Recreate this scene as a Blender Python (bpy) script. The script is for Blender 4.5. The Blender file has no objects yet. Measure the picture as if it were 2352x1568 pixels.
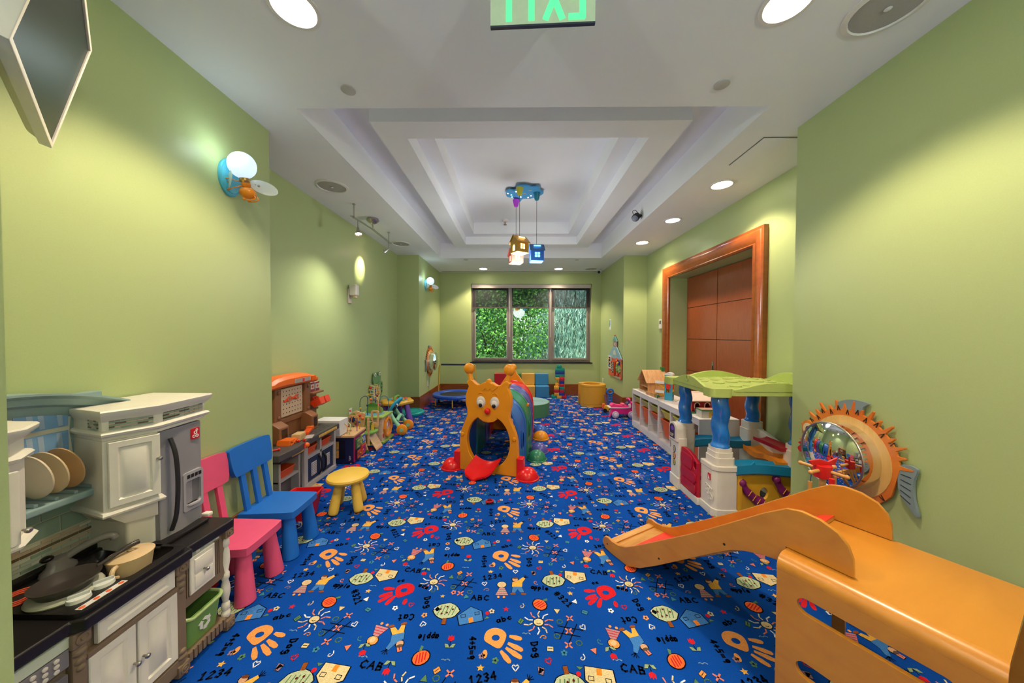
import bpy, bmesh, math, random
from math import pi, sin, cos, radians, sqrt, atan2
from mathutils import Vector, Matrix, Euler
from mathutils.geometry import tessellate_polygon
random.seed(7)
S = bpy.context.scene
COL = S.collection
# ------------------------------------------------------------------ camera
cam_d = bpy.data.cameras.new('camera'); cam = bpy.data.objects.new('camera', cam_d); COL.objects.link(cam)
cam_d.sensor_width = 36.0; cam_d.lens = 745.0 / 2352 * 36; cam_d.clip_start = 0.02; cam_d.clip_end = 200
yaw, pit, rol = .0114, .0197, .0026
F = Vector((-sin(yaw) * cos(pit), cos(yaw) * cos(pit), -sin(pit))); R = Vector((cos(yaw), sin(yaw), 0)); U = R.cross(F)
R2 = R * cos(rol) + U * sin(rol); U2 = U * cos(rol) - R * sin(rol)
m = Matrix.Identity(4)
for i in range(3): m[i][0], m[i][1], m[i][2] = R2[i], U2[i], -F[i]
m[2][3] = 1.55
cam.matrix_world = m
S.camera = cam
# ------------------------------------------------------------------ sky, sun, exposure
S.view_settings.view_transform = 'Standard'; S.view_settings.look = 'None'; S.view_settings.gamma = 1.0
S.view_settings.use_curve_mapping = False; S.view_settings.exposure = 0.85
W = bpy.data.worlds.new('sky'); S.world = W; W.use_nodes = True
nt = W.node_tree; bg = nt.nodes['Background']; sk = nt.nodes.new('ShaderNodeTexSky')
sk.sky_type = 'NISHITA'; sk.sun_disc = False; sk.sun_elevation = radians(48); sk.sun_rotation = radians(200); sk.air_density = 1.0
nt.links.new(sk.outputs[0], bg.inputs[0]); bg.inputs[1].default_value = 0.30
sun_d = bpy.data.lights.new('sun', 'SUN'); sun = bpy.data.objects.new('sun', sun_d); COL.objects.link(sun)
sun_d.energy = 3.6; sun_d.angle = .02; sun_d.color = (1, .95, .85); sun.rotation_euler = (radians(50), 0, radians(-20))

# ------------------------------------------------------------------ colour and material helpers
def C(h, a=1.0):
    h = h.lstrip('#'); c = [int(h[i:i + 2], 16) / 255 for i in (0, 2, 4)]
    return tuple([x / 12.92 if x <= .04045 else ((x + .055) / 1.055) ** 2.4 for x in c] + [a])
MATS = {}
def mat(name, col, rough=.45, metal=0, var=.06, bump=0, scale=40, spec=.5, coat=0, emit=None, es=0, trans=0, alpha=1, ior=1.45, stretch=None):
    """procedural principled material: base colour modulated by a little noise, optional bump"""
    if name in MATS: return MATS[name]
    M = bpy.data.materials.new(name); M.use_nodes = True; n = M.node_tree.nodes; l = M.node_tree.links
    b = n['Principled BSDF']; c = C(col) if isinstance(col, str) else col
    b.inputs['Base Color'].default_value = c; b.inputs['Roughness'].default_value = rough; b.inputs['Metallic'].default_value = metal
    b.inputs['Specular IOR Level'].default_value = spec; b.inputs['Coat Weight'].default_value = coat; b.inputs['Coat Roughness'].default_value = .15
    b.inputs['Transmission Weight'].default_value = trans; b.inputs['Alpha'].default_value = alpha; b.inputs['IOR'].default_value = ior
    if emit: b.inputs['Emission Color'].default_value = C(emit) if isinstance(emit, str) else emit; b.inputs['Emission Strength'].default_value = es
    if var or bump:
        tc = n.new('ShaderNodeTexCoord'); nz = n.new('ShaderNodeTexNoise'); nz.inputs['Scale'].default_value = scale; nz.inputs['Detail'].default_value = 3
        if stretch:
            mp = n.new('ShaderNodeMapping'); mp.inputs['Scale'].default_value = stretch; l.new(tc.outputs['Object'], mp.inputs[0]); l.new(mp.outputs[0], nz.inputs['Vector'])
        else: l.new(tc.outputs['Object'], nz.inputs['Vector'])
        if var:
            cr = n.new('ShaderNodeValToRGB'); e = cr.color_ramp.elements; e[0].position = .3; e[1].position = .7
            e[0].color = tuple([x * (1 - var) for x in c[:3]] + [1]); e[1].color = tuple([min(1, x * (1 + var)) for x in c[:3]] + [1])
            l.new(nz.outputs['Fac'], cr.inputs[0]); l.new(cr.outputs[0], b.inputs['Base Color'])
        if bump:
            bp = n.new('ShaderNodeBump'); bp.inputs['Strength'].default_value = bump; bp.inputs['Distance'].default_value = .002
            l.new(nz.outputs['Fac'], bp.inputs['Height']); l.new(bp.outputs[0], b.inputs['Normal'])
    MATS[name] = M; return M
def wood(name, c1, c2, rough=.35, sc=(3, 40, 40), coat=.3, wavescale=2.0, dist=6):
    if name in MATS: return MATS[name]
    M = bpy.data.materials.new(name); M.use_nodes = True; n = M.node_tree.nodes; l = M.node_tree.links; b = n['Principled BSDF']
    tc = n.new('ShaderNodeTexCoord'); mp = n.new('ShaderNodeMapping'); mp.inputs['Scale'].default_value = sc; l.new(tc.outputs['Object'], mp.inputs[0])
    nz = n.new('ShaderNodeTexNoise'); nz.inputs['Scale'].default_value = wavescale; nz.inputs['Detail'].default_value = 6; nz.inputs['Distortion'].default_value = dist * .1; l.new(mp.outputs[0], nz.inputs['Vector'])
    cr = n.new('ShaderNodeValToRGB'); cr.color_ramp.elements[0].position = .32; cr.color_ramp.elements[1].position = .68
    cr.color_ramp.elements[0].color = C(c1); cr.color_ramp.elements[1].color = C(c2); l.new(nz.outputs['Fac'], cr.inputs[0]); l.new(cr.outputs[0], b.inputs['Base Color'])
    b.inputs['Roughness'].default_value = rough; b.inputs['Coat Weight'].default_value = coat; b.inputs['Coat Roughness'].default_value = .2
    MATS[name] = M; return M
def emat(name, col, strength):
    return mat(name, col, .5, var=0, emit=col, es=strength)
def pl(col, rough=.38, var=.03): return mat('plastic ' + col + str(rough), col, rough, var=var, scale=12)     # moulded plastic of one colour
def glassy(name, tint, refl=.08, tr=.92):
    """thin clear sheet: transparent with a weak mirror reflection"""
    if name in MATS: return MATS[name]
    M = bpy.data.materials.new(name); M.use_nodes = True; n = M.node_tree.nodes; l = M.node_tree.links; n.remove(n['Principled BSDF'])
    t = n.new('ShaderNodeBsdfTransparent'); t.inputs[0].default_value = C(tint); g = n.new('ShaderNodeBsdfGlossy'); g.inputs['Roughness'].default_value = .03
    x = n.new('ShaderNodeMixShader'); x.inputs[0].default_value = refl; l.new(t.outputs[0], x.inputs[1]); l.new(g.outputs[0], x.inputs[2])
    l.new(x.outputs[0], n['Material Output'].inputs[0]); MATS[name] = M; return M
def screen_fabric(name, col, opac):
    if name in MATS: return MATS[name]
    M = bpy.data.materials.new(name); M.use_nodes = True; n = M.node_tree.nodes; l = M.node_tree.links; n.remove(n['Principled BSDF'])
    t = n.new('ShaderNodeBsdfTransparent'); g = n.new('ShaderNodeBsdfDiffuse'); g.inputs[0].default_value = C(col)
    x = n.new('ShaderNodeMixShader'); x.inputs[0].default_value = opac; l.new(t.outputs[0], x.inputs[1]); l.new(g.outputs[0], x.inputs[2])
    l.new(x.outputs[0], n['Material Output'].inputs[0]); MATS[name] = M; return M

# ------------------------------------------------------------------ mesh builder
class MB:
    def __init__(s, M=None): s.v = []; s.f = []; s.M = M
    def add(s, vs, fs):
        o = len(s.v)
        s.v += [tuple(s.M @ Vector(p)) for p in vs] if s.M is not None else [tuple(p) for p in vs]
        s.f += [tuple(i + o for i in q) for q in fs]; return s
    def box(s, x0, x1, y0, y1, z0, z1):
        return s.add([(x0, y0, z0), (x1, y0, z0), (x1, y1, z0), (x0, y1, z0), (x0, y0, z1), (x1, y0, z1), (x1, y1, z1), (x0, y1, z1)],
                     [(0, 3, 2, 1), (4, 5, 6, 7), (0, 1, 5, 4), (1, 2, 6, 5), (2, 3, 7, 6), (3, 0, 4, 7)])
    def obox(s, c, size, rot=(0, 0, 0)):
        Mx = Matrix.Translation(c) @ Euler(rot).to_matrix().to_4x4(); a, b, d = [q / 2 for q in size]
        vs = [Mx @ Vector(p) for p in [(-a, -b, -d), (a, -b, -d), (a, b, -d), (-a, b, -d), (-a, -b, d), (a, -b, d), (a, b, d), (-a, b, d)]]
        return s.add(vs, [(0, 3, 2, 1), (4, 5, 6, 7), (0, 1, 5, 4), (1, 2, 6, 5), (2, 3, 7, 6), (3, 0, 4, 7)])
    def loft(s, rings, closed=True, cap=True):
        n = len(rings[0]); vs = [p for r in rings for p in r]; fs = []
        for k in range(len(rings) - 1):
            for i in range(n if closed else n - 1):
                j = (i + 1) % n; fs.append((k * n + i, k * n + j, (k + 1) * n + j, (k + 1) * n + i))
        if cap and closed: fs.append(tuple(range(n - 1, -1, -1))); fs.append(tuple(range((len(rings) - 1) * n, len(rings) * n)))
        return s.add(vs, fs)
    def cyl(s, p0, p1, r0, r1=None, n=16, cap=True):
        r1 = r0 if r1 is None else r1; p0 = Vector(p0); p1 = Vector(p1); d = (p1 - p0).normalized(); a = d.orthogonal().normalized(); b = d.cross(a)
        return s.loft([[p + (a * cos(2 * pi * i / n) + b * sin(2 * pi * i / n)) * r for i in range(n)] for p, r in ((p0, r0), (p1, r1))], True, cap)
    def tube(s, pts, r, n=8, closed=False):
        P = [Vector(p) for p in pts]; k = len(P); rs = r if isinstance(r, (list, tuple)) else [r] * k
        T = []
        for i in range(k):
            a = P[(i + 1) % k] if (closed or i < k - 1) else P[i]; b = P[i - 1] if (closed or i > 0) else P[i]; T.append((a - b).normalized())
        N = T[0].orthogonal().normalized(); rings = []
        for i in range(k):
            N = (N - T[i] * N.dot(T[i])); N = N.normalized() if N.length > 1e-6 else T[i].orthogonal().normalized(); B = T[i].cross(N)
            rings.append([P[i] + (N * cos(2 * pi * j / n) + B * sin(2 * pi * j / n)) * rs[i] for j in range(n)])
        if closed: rings.append(rings[0])
        return s.loft(rings, True, not closed)
    def lathe(s, prof, c=(0, 0, 0), n=24, sx=1, sy=1, axis='z', cap=True):
        c = Vector(c); rings = []
        for r, z in prof:
            ring = []
            for i in range(n):
                a = 2 * pi * i / n; q = (r * sx * cos(a), r * sy * sin(a), z)
                if axis == 'x': q = (q[2], q[0], q[1])
                elif axis == 'y': q = (q[1], q[2], q[0])
                ring.append(c + Vector(q))
            rings.append(ring)
        return s.loft(rings, True, cap)
    def sph(s, c, r, nu=16, nv=10, v0=-90, v1=90):
        r = (r, r, r) if isinstance(r, (int, float)) else r; c = Vector(c); rings = []
        for k in range(nv + 1):
            t = radians(v0 + (v1 - v0) * k / nv); rr = max(cos(t), .002)
            rings.append([c + Vector((r[0] * rr * cos(2 * pi * i / nu), r[1] * rr * sin(2 * pi * i / nu), r[2] * sin(t))) for i in range(nu)])
        return s.loft(rings)
    def prism(s, poly, d0, d1, plane='xy', holes=()):
        """extruded outline; plane xy -> along z, xz -> along y, yz -> along x"""
        def P(p, d): return {'xy': (p[0], p[1], d), 'xz': (p[0], d, p[1]), 'yz': (d, p[0], p[1])}[plane]
        loops = [list(poly)] + [list(h) for h in holes]; flat = [p for L in loops for p in L]; n = len(flat)
        tris = tessellate_polygon([[Vector((p[0], p[1], 0)) for p in L] for L in loops])
        vs = [P(p, d0) for p in flat] + [P(p, d1) for p in flat]; fs = []
        for t in tris: fs.append((t[0], t[1], t[2])); fs.append((t[2] + n, t[1] + n, t[0] + n))
        o = 0
        for L in loops:
            k = len(L)
            for i in range(k): j = (i + 1) % k; fs.append((o + i, o + j, n + o + j, n + o + i))
            o += k
        return s.add(vs, fs)
    def grid(s, fn, nu, nv, thick=0):
        vs = [fn(i / nu, j / nv) for j in range(nv + 1) for i in range(nu + 1)]
        fs = [(j * (nu + 1) + i, j * (nu + 1) + i + 1, (j + 1) * (nu + 1) + i + 1, (j + 1) * (nu + 1) + i) for j in range(nv) for i in range(nu)]
        if thick:
            n = len(vs); b = [(p[0], p[1], p[2] - thick) for p in vs]; vs = vs + b; fs = fs + [tuple(n + i for i in reversed(q)) for q in fs]
            edge = list(range(nu + 1)) + [k * (nu + 1) + nu for k in range(1, nv + 1)] + [nv * (nu + 1) + i for i in range(nu - 1, -1, -1)] + [k * (nu + 1) for k in range(nv - 1, 0, -1)]
            for i in range(len(edge)): j = (i + 1) % len(edge); fs.append((edge[i], n + edge[i], n + edge[j], edge[j]))
        return s.add(vs, fs)
    def mesh(s, name, bevel=0, segs=2, sharp=38):
        me = bpy.data.meshes.new(name); bm = bmesh.new(); V = [bm.verts.new(p) for p in s.v]
        for q in s.f:
            try: bm.faces.new([V[i] for i in q])
            except ValueError: pass
        bmesh.ops.remove_doubles(bm, verts=bm.verts, dist=1e-6)
        bmesh.ops.recalc_face_normals(bm, faces=bm.faces)
        if bevel:
            es = [e for e in bm.edges if len(e.link_faces) == 2 and e.calc_face_angle(0) > radians(30)]
            if es: bmesh.ops.bevel(bm, geom=es, offset=bevel, segments=segs, profile=.5, affect='EDGES', clamp_overlap=True)
        for f in bm.faces: f.smooth = True
        for e in bm.edges:
            if len(e.link_faces) != 2 or e.calc_face_angle(0) > radians(sharp): e.smooth = False
        bm.to_mesh(me); bm.free(); return me
    def build(s, name, material, parent=None, bevel=0, segs=2, sharp=38, label=None, kind=None):
        if parent is not None and parent.name in OFF:
            inv = OFF[parent.name]; s.v = [tuple(inv @ Vector(p)) for p in s.v]
        me = s.mesh(name, bevel, segs, sharp); o = bpy.data.objects.new(name, me); COL.objects.link(o)
        if material: me.materials.append(material)
        if bevel: o.modifiers.new('weighted normals', 'WEIGHTED_NORMAL').keep_sharp = True
        if parent is not None:
            o.parent = parent
            if parent.name in OFF: OFF[o.name] = OFF[parent.name]
        if label: o['label'] = label
        if kind: o['kind'] = kind
        return o
OFF = {}   # things whose parts are given in world coordinates: name -> inverse of the thing's matrix
def tag(o, label, cat, group=None, kind=None):
    o['label'] = label; o['category'] = cat
    if group: o['group'] = group
    if kind: o['kind'] = kind
    return o
def thing(name, label, cat, loc=(0, 0, 0), rz=0, group=None, world=False):
    o = bpy.data.objects.new(name, None); COL.objects.link(o); o.empty_display_size = .1
    o.location = loc; o.rotation_euler = (0, 0, rz); tag(o, label, cat, group)
    if world: OFF[o.name] = (Matrix.Translation(loc) @ Matrix.Rotation(rz, 4, 'Z')).inverted()
    return o
def struct(o, label=None):
    o['kind'] = 'structure'
    if label: o['label'] = label
    return o
def dup(root, loc, rz=0, label=None, group=None):
    r = root.copy(); COL.objects.link(r); r.location = loc; r.rotation_euler = (0, 0, rz)
    if label: r['label'] = label
    if group: r['group'] = group
    for ch in list(root.children):
        c = ch.copy(); COL.objects.link(c); c.parent = r
        for g in ch.children:
            d = g.copy(); COL.objects.link(d); d.parent = c
    return r
def inst(me, name, material, parent, loc, scale=None, rot=None):
    o = bpy.data.objects.new(name, me); COL.objects.link(o); o.parent = parent; o.location = loc
    if scale: o.scale = scale
    if rot: o.rotation_euler = rot
    if material and not me.materials: me.materials.append(material)
    return o
def ell(cx, cy, rx, ry=None, n=24, a0=0, a1=360):
    ry = rx if ry is None else ry; full = abs(a1 - a0) >= 360; k = n if full else n + 1
    return [(cx + rx * cos(radians(a0 + (a1 - a0) * i / n)), cy + ry * sin(radians(a0 + (a1 - a0) * i / n))) for i in range(k)]
def rrect(x0, x1, y0, y1, r, n=4):
    o = []
    for cx, cy, a in ((x1 - r, y0 + r, -90), (x1 - r, y1 - r, 0), (x0 + r, y1 - r, 90), (x0 + r, y0 + r, 180)):
        for i in range(n + 1): t = radians(a + 90 * i / n); o.append((cx + r * cos(t), cy + r * sin(t)))
    return o
def spline(pts, n=6, closed=True):
    k = len(pts); o = []
    for i in range(k if closed else k - 1):
        p0, p1, p2, p3 = [pts[(i + d) % k] if closed else pts[min(max(i + d, 0), k - 1)] for d in (-1, 0, 1, 2)]
        for j in range(n):
            t = j / n
            o.append(tuple(.5 * ((2 * b) + (c - a) * t + (2 * a - 5 * b + 4 * c - d) * t * t + (3 * b - a - 3 * c + d) * t ** 3) for a, b, c, d in zip(p0, p1, p2, p3)))
    if not closed: o.append(tuple(pts[-1]))
    return o
# short stroke alphabet for painted and woven lettering: character -> polylines on a 1 x 1 box
GL = {'a': [[(.8, .6), (.4, .62), (.2, .35), (.35, .05), (.7, .1), (.82, .6), (.85, 0)]], 'b': [[(.2, 1), (.2, 0), (.6, 0), (.8, .3), (.6, .58), (.2, .5)]], 'c': [[(.8, .52), (.5, .62), (.2, .35), (.45, .02), (.8, .1)]],
      'd': [[(.8, 1), (.8, 0), (.4, 0), (.2, .3), (.4, .58), (.8, .5)]], 'e': [[(.2, .32), (.8, .36), (.6, .62), (.25, .5), (.22, .15), (.5, 0), (.8, .1)]], 'g': [[(.8, .55), (.4, .6), (.2, .35), (.5, .1), (.8, .3), (.8, -.2), (.5, -.38), (.2, -.25)]],
      'l': [[(.5, 1), (.5, 0)]], 'o': [[(.5, .6), (.2, .4), (.3, .05), (.7, .05), (.8, .4), (.5, .6)]], 'p': [[(.2, .6), (.2, -.4)], [(.2, .5), (.6, .6), (.8, .3), (.5, .02), (.2, .1)]], 't': [[(.5, 1), (.5, .05), (.75, 0)], [(.2, .65), (.8, .65)]],
      'A': [[(.1, 0), (.5, 1), (.9, 0)], [(.3, .4), (.7, .4)]], 'B': [[(.2, 0), (.2, 1), (.65, .9), (.6, .55), (.2, .52), (.75, .45), (.75, .1), (.2, 0)]], 'C': [[(.85, .85), (.5, 1), (.15, .6), (.2, .2), (.55, 0), (.85, .12)]],
      'D': [[(.2, 0), (.2, 1), (.7, .85), (.85, .4), (.6, .05), (.2, 0)]], 'E': [[(.8, 1), (.2, 1), (.2, 0), (.8, 0)], [(.2, .5), (.65, .5)]], 'I': [[(.5, 0), (.5, 1)]], 'K': [[(.2, 0), (.2, 1)], [(.8, 1), (.2, .5), (.8, 0)]],
      'O': [[(.5, 1), (.15, .7), (.15, .3), (.5, 0), (.85, .3), (.85, .7), (.5, 1)]], 'P': [[(.2, 0), (.2, 1), (.75, .9), (.75, .55), (.2, .5)]], 'T': [[(.5, 0), (.5, 1)], [(.1, 1), (.9, 1)]], 'X': [[(.1, 0), (.9, 1)], [(.1, 1), (.9, 0)]],
      '0': [[(.5, 1), (.2, .5), (.5, 0), (.8, .5), (.5, 1)]], '1': [[(.25, .75), (.5, 1), (.5, 0)], [(.25, 0), (.75, 0)]], '2': [[(.2, .8), (.5, 1), (.8, .75), (.2, 0), (.85, 0)]], '3': [[(.2, .9), (.6, 1), (.8, .75), (.45, .52), (.8, .3), (.55, 0), (.2, .1)]],
      '4': [[(.65, 0), (.65, 1), (.15, .35), (.85, .35)]], '5': [[(.8, 1), (.3, 1), (.25, .55), (.7, .55), (.75, .15), (.2, 0)]], '9': [[(.75, .6), (.4, .5), (.25, .8), (.5, 1), (.78, .85), (.7, 0)]], '=': [[(.15, .35), (.85, .35)], [(.15, .65), (.85, .65)]],
      '+': [[(.15, .5), (.85, .5)], [(.5, .15), (.5, .85)]], '#': [[(.3, 0), (.4, 1)], [(.65, 0), (.75, 1)], [(.1, .35), (.9, .35)], [(.1, .68), (.9, .68)]], '?': [[(.2, .8), (.5, 1), (.8, .75), (.5, .4), (.5, .2)]], ' ': []}
def strokes(text, x, y, w, h, ang=0, gap=1.08):
    """polylines of a line of lettering, its left end at x, y"""
    ca, sa = cos(radians(ang)), sin(radians(ang)); out = []
    for i, ch in enumerate(text):
        for L in GL[ch]: out.append([(x + ((i * gap + px) * w) * ca - py * h * sa, y + ((i * gap + px) * w) * sa + py * h * ca) for px, py in L])
    return out
def ribbon(L, t):
    """flat quads along a polyline, t wide"""
    q = []
    for (a, b), (c, d) in zip(L[:-1], L[1:]):
        l = sqrt((c - a) ** 2 + (d - b) ** 2) or 1e-6; ux, uy = (c - a) / l, (d - b) / l; nx, ny = -uy * t / 2, ux * t / 2; e = t * .35
        q.append([(a - ux * e + nx, b - uy * e + ny), (a - ux * e - nx, b - uy * e - ny), (c + ux * e - nx, d + uy * e - ny), (c + ux * e + nx, d + uy * e + ny)])
    return q
# ================================================================== THE ROOM
XL, XR, XLA, XRA = -1.968, 2.189, -2.409, 2.662
Y1L, Y1R, Y2L, Y2R, YB, CZ = 2.589, 2.581, 6.581, 6.632, 8.395, 3.167
YF = -2.6
GREEN = mat('green wall paint', '#aebd84', .42, var=.02, bump=.06, scale=160, spec=.4)
WHITE = mat('white ceiling paint', '#eceef1', .7, var=.012, scale=3)
OAK = wood('brown stained trim', '#7a3c14', '#94501c', .3, (6, 6, 60), .35)
# ---- carpet: blue pile and its woven pattern
def carpet_mat(name, attr):
    M = bpy.data.materials.new(name); M.use_nodes = True; n = M.node_tree.nodes; l = M.node_tree.links; b = n['Principled BSDF']
    tc = n.new('ShaderNodeTexCoord'); nz = n.new('ShaderNodeTexNoise'); nz.inputs['Scale'].default_value = 420; nz.inputs['Detail'].default_value = 2; l.new(tc.outputs['Object'], nz.inputs['Vector'])
    nb = n.new('ShaderNodeTexNoise'); nb.inputs['Scale'].default_value = 2.2; l.new(tc.outputs['Object'], nb.inputs['Vector'])
    mr = n.new('ShaderNodeMapRange'); mr.inputs[1].default_value = .25; mr.inputs[2].default_value = .75; mr.inputs[3].default_value = .62; mr.inputs[4].default_value = 1.3; l.new(nz.outputs['Fac'], mr.inputs[0])
    mr2 = n.new('ShaderNodeMapRange'); mr2.inputs[1].default_value = .3; mr2.inputs[2].default_value = .7; mr2.inputs[3].default_value = .9; mr2.inputs[4].default_value = 1.1; l.new(nb.outputs['Fac'], mr2.inputs[0])
    mu = n.new('ShaderNodeMath'); mu.operation = 'MULTIPLY'; l.new(mr.outputs[0], mu.inputs[0]); l.new(mr2.outputs[0], mu.inputs[1])
    vm = n.new('ShaderNodeVectorMath'); vm.operation = 'SCALE'; l.new(mu.outputs[0], vm.inputs['Scale'])
    if attr: at = n.new('ShaderNodeAttribute'); at.attribute_name = 'yarn'; l.new(at.outputs['Color'], vm.inputs[0])
    else: vm.inputs[0].default_value = C('#0946a0')[:3]
    l.new(vm.outputs[0], b.inputs['Base Color']); b.inputs['Roughness'].default_value = .95; b.inputs['Specular IOR Level'].default_value = .08
    b.inputs['Sheen Weight'].default_value = .0
    bp = n.new('ShaderNodeBump'); bp.inputs['Strength'].default_value = .35; bp.inputs['Distance'].default_value = .004; l.new(nz.outputs['Fac'], bp.inputs['Height']); l.new(bp.outputs[0], b.inputs['Normal'])
    return M
fl = MB().box(XLA - .2, 3.3, YF - .2, YB + .2, -.12, 0).build('floor', carpet_mat('blue carpet pile', False)); struct(fl, 'blue patterned play room carpet')
PAT = []          # polygons of one repeat: (points, colour, layer)
BK, OR, RD, YE, GN, LB, CR, PK, BR, WH, TL = [C(h)[:3] for h in ('#0a1020', '#e09650', '#c8202a', '#dca848', '#557f5a', '#3f78bc', '#d4c294', '#d67c68', '#8a4a20', '#dfe3ea', '#3d7f9a')]
BL = C('#0946a0')[:3]
def PO(pts, col, ly=1): PAT.append((list(pts), col, ly))
def tf(pts, x, y, a=0, s=1):
    ca, sa = cos(radians(a)) * s, sin(radians(a)) * s
    return [(x + px * ca - py * sa, y + px * sa + py * ca) for px, py in pts]
def LN(pts, t, col, ly=2):
    for q in ribbon(pts, t): PO(q, col, ly)
def TXT(s, x, y, w=.026, h=.034, a=0, col=BK, t=.0085, gap=1.1):
    for L in strokes(s, x, y, w, h, a, gap): LN(L, t, col, 1)
def OUT(pts, x, y, a, s, col, o=.0065):
    cx = sum(p[0] for p in pts) / len(pts); cy = sum(p[1] for p in pts) / len(pts); r = max(sqrt((p[0] - cx) ** 2 + (p[1] - cy) ** 2) for p in pts); k = 1 + o / s / r
    PO(tf([((p[0] - cx) * k + cx, (p[1] - cy) * k + cy) for p in pts], x, y, a, s), BK, 1); PO(tf(pts, x, y, a, s), col, 2)
def HAND(px, py, tips, roots, thumb, col):
    pal = spline([(-.062, -.005), (-.055, .04), (-.015, .062), (.03, .05), (.05, .02), (.035, -.03), (.012, -.05), (-.03, -.03)], 4)
    mx = 1 if tips[0][0] > px else -1
    PO([(px + mx * a, py + b) for a, b in pal], col, 1); PO(ell(px - mx * .004, py + .006, .021, .017, 10), BL, 2)
    for t, r in zip(tips, roots):
        d = Vector((t[0] - r[0], t[1] - r[1])); a = math.degrees(atan2(d.y, d.x)); l = d.length
        PO(tf([(0, -.007), (l * .6, -.014), (l, -.010), (l + .007, 0), (l, .010), (l * .6, .013), (0, .007)], r[0], r[1], a), col, 1)
    PO(ell(thumb[0], thumb[1], .013, .022, 10), col, 1)
HAND(-.024, .034, [(.101, .036), (.105, -.023), (.099, -.061), (.046, -.083)], [(.042, .05), (.035, .012), (.025, -.012), (.0, -.028)], (-.076, -.045), OR)
HAND(.613, .335, [(.494, .352), (.490, .292), (.499, .255), (.548, .237)], [(.555, .352), (.553, .325), (.560, .308), (.578, .298)], (.651, .257), RD)
TXT('Dog', .15, .02, a=-80); TXT('Dog', .755, .29, a=-70); TXT('1234', 1.085, .43, a=12, w=.03); TXT('apple', .165, .365, a=-6, w=.02, h=.03); TXT('#321', .30, .33, a=-52, w=.03)
TXT('abc', -.03, .125, a=18, w=.028, h=.028); TXT('ABC', 1.03, .275, a=0, w=.034); TXT('CAB', .56, .50, a=-8, w=.036); TXT('Cat', .735, .175, a=185, w=.028, h=.036); TXT('9+5=4'.replace('9+5=4', '4+5=9'), 1.06, .66, a=-88, w=.022, h=.03)
TXT('apple', .90, .055, a=182, w=.02, h=.03); TXT('cc', .55, .405, w=.022, h=.022, a=10); TXT('odo', .69, .375, a=-20, w=.022, h=.026)
def SUN(x, y):
    PO(ell(x, y, .03, .026, 12), BK, 1); PO(ell(x, y, .026, .022, 12), CR, 2); LN([(x - .01, y - .006), (x, y - .011), (x + .01, y - .006)], .003, BK, 3)
    for k in range(10):
        a = 2 * pi * k / 10 + .2; c = [PK, WH, CR][k % 3]
        LN([(x + cos(a) * .036, y + sin(a) * .033), (x + cos(a + .15) * .056, y + sin(a + .15) * .05), (x + cos(a) * .08, y + sin(a) * .07)], .0065, c, 1)
SUN(.198, .133); SUN(.78, .41)
def TTT(x, y):
    for L in ([(-.035, -.06), (-.015, .055)], [(.012, -.06), (.035, .055)], [(-.07, -.03), (.06, -.012)], [(-.06, .012), (.07, .028)]): LN(tf(L, x, y, -18), .0055, BK, 1)
    for a, b in ((-.04, .055), (-.065, -.03), (.042, -.066)): LN(tf(ell(0, 0, .015, .013, 9) + [(.015, 0)], x + a, y + b), .005, GN, 2)
    for a, b in ((.018, .077), (0, 0), (-.013, -.077)):
        LN([(x + a - .015, y + b - .013), (x + a + .015, y + b + .013)], .008, PK, 2); LN([(x + a - .015, y + b + .013), (x + a + .015, y + b - .013)], .008, PK, 2)
TTT(.352, .083); TTT(.975, .40)
def STAR(x, y, c, r=.02):
    PO([(x + (r if k % 2 == 0 else r * .45) * cos(pi / 2 + pi * k / 5), y + (r if k % 2 == 0 else r * .45) * .85 * sin(pi / 2 + pi * k / 5)) for k in range(10)], c, 1)
def HEART(x, y, c, a=0):
    LN(tf([(0, -.016), (.016, .004), (.009, .014), (0, .006), (-.009, .014), (-.016, .004), (0, -.016)], x, y, a), .005, c, 1)
STAR(-.09, -.111, YE); STAR(.02, .214, RD); STAR(.402, .332, YE); STAR(.86, .30, YE, .016); HEART(.073, -.108, WH); HEART(.432, .107, WH, 30); HEART(.693, .237, RD); HEART(.797, .115, WH, 200); HEART(.231, -.075, RD, 20); HEART(-.12, .40, WH, 10)
def APPLE(x, y, a, c=RD):
    OUT(ell(0, 0, .04, .034, 14), x, y, a, 1, C('#e86a34')[:3])
    for k in (-.02, -.006, .008, .022): LN(tf([(k - .008, -.024 + abs(k) * .3), (k + .006, .024 - abs(k) * .3)], x, y, a), .006, RD, 3)
    PO(tf([(-.004, .036), (.012, .062), (.022, .05), (.008, .034)], x, y, a), GN, 2)
APPLE(.213, .249, -35); APPLE(.839, .548, 25);
def TREE(x, y, a):
    cr = [(.058 * cos(2 * pi * k / 18) * (1 + .1 * (k % 3 == 0)), .012 + .042 * sin(2 * pi * k / 18) * (1 + .1 * (k % 3 == 1))) for k in range(18)]
    OUT(cr, x, y, a, 1.15, C('#b3bd9a')[:3])
    for k in range(5): LN(tf([(-.04 + k * .018, -.012), (-.028 + k * .018, .04)], x, y, a, 1.15), .005, GN, 3)
    for p in ((-.03, .02), (.0, .035), (.03, .02), (.005, .0), (-.02, -.005)): PO(tf(ell(p[0], p[1], .0055, n=6), x, y, a, 1.15), C('#5c1a18')[:3], 4)
    OUT([(-.009, -.03), (.009, -.03), (.011, -.062), (-.008, -.062)], x, y, a, 1.15, BR, .003)
TREE(.312, .446, 185); TREE(.905, .185, 0)
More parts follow.
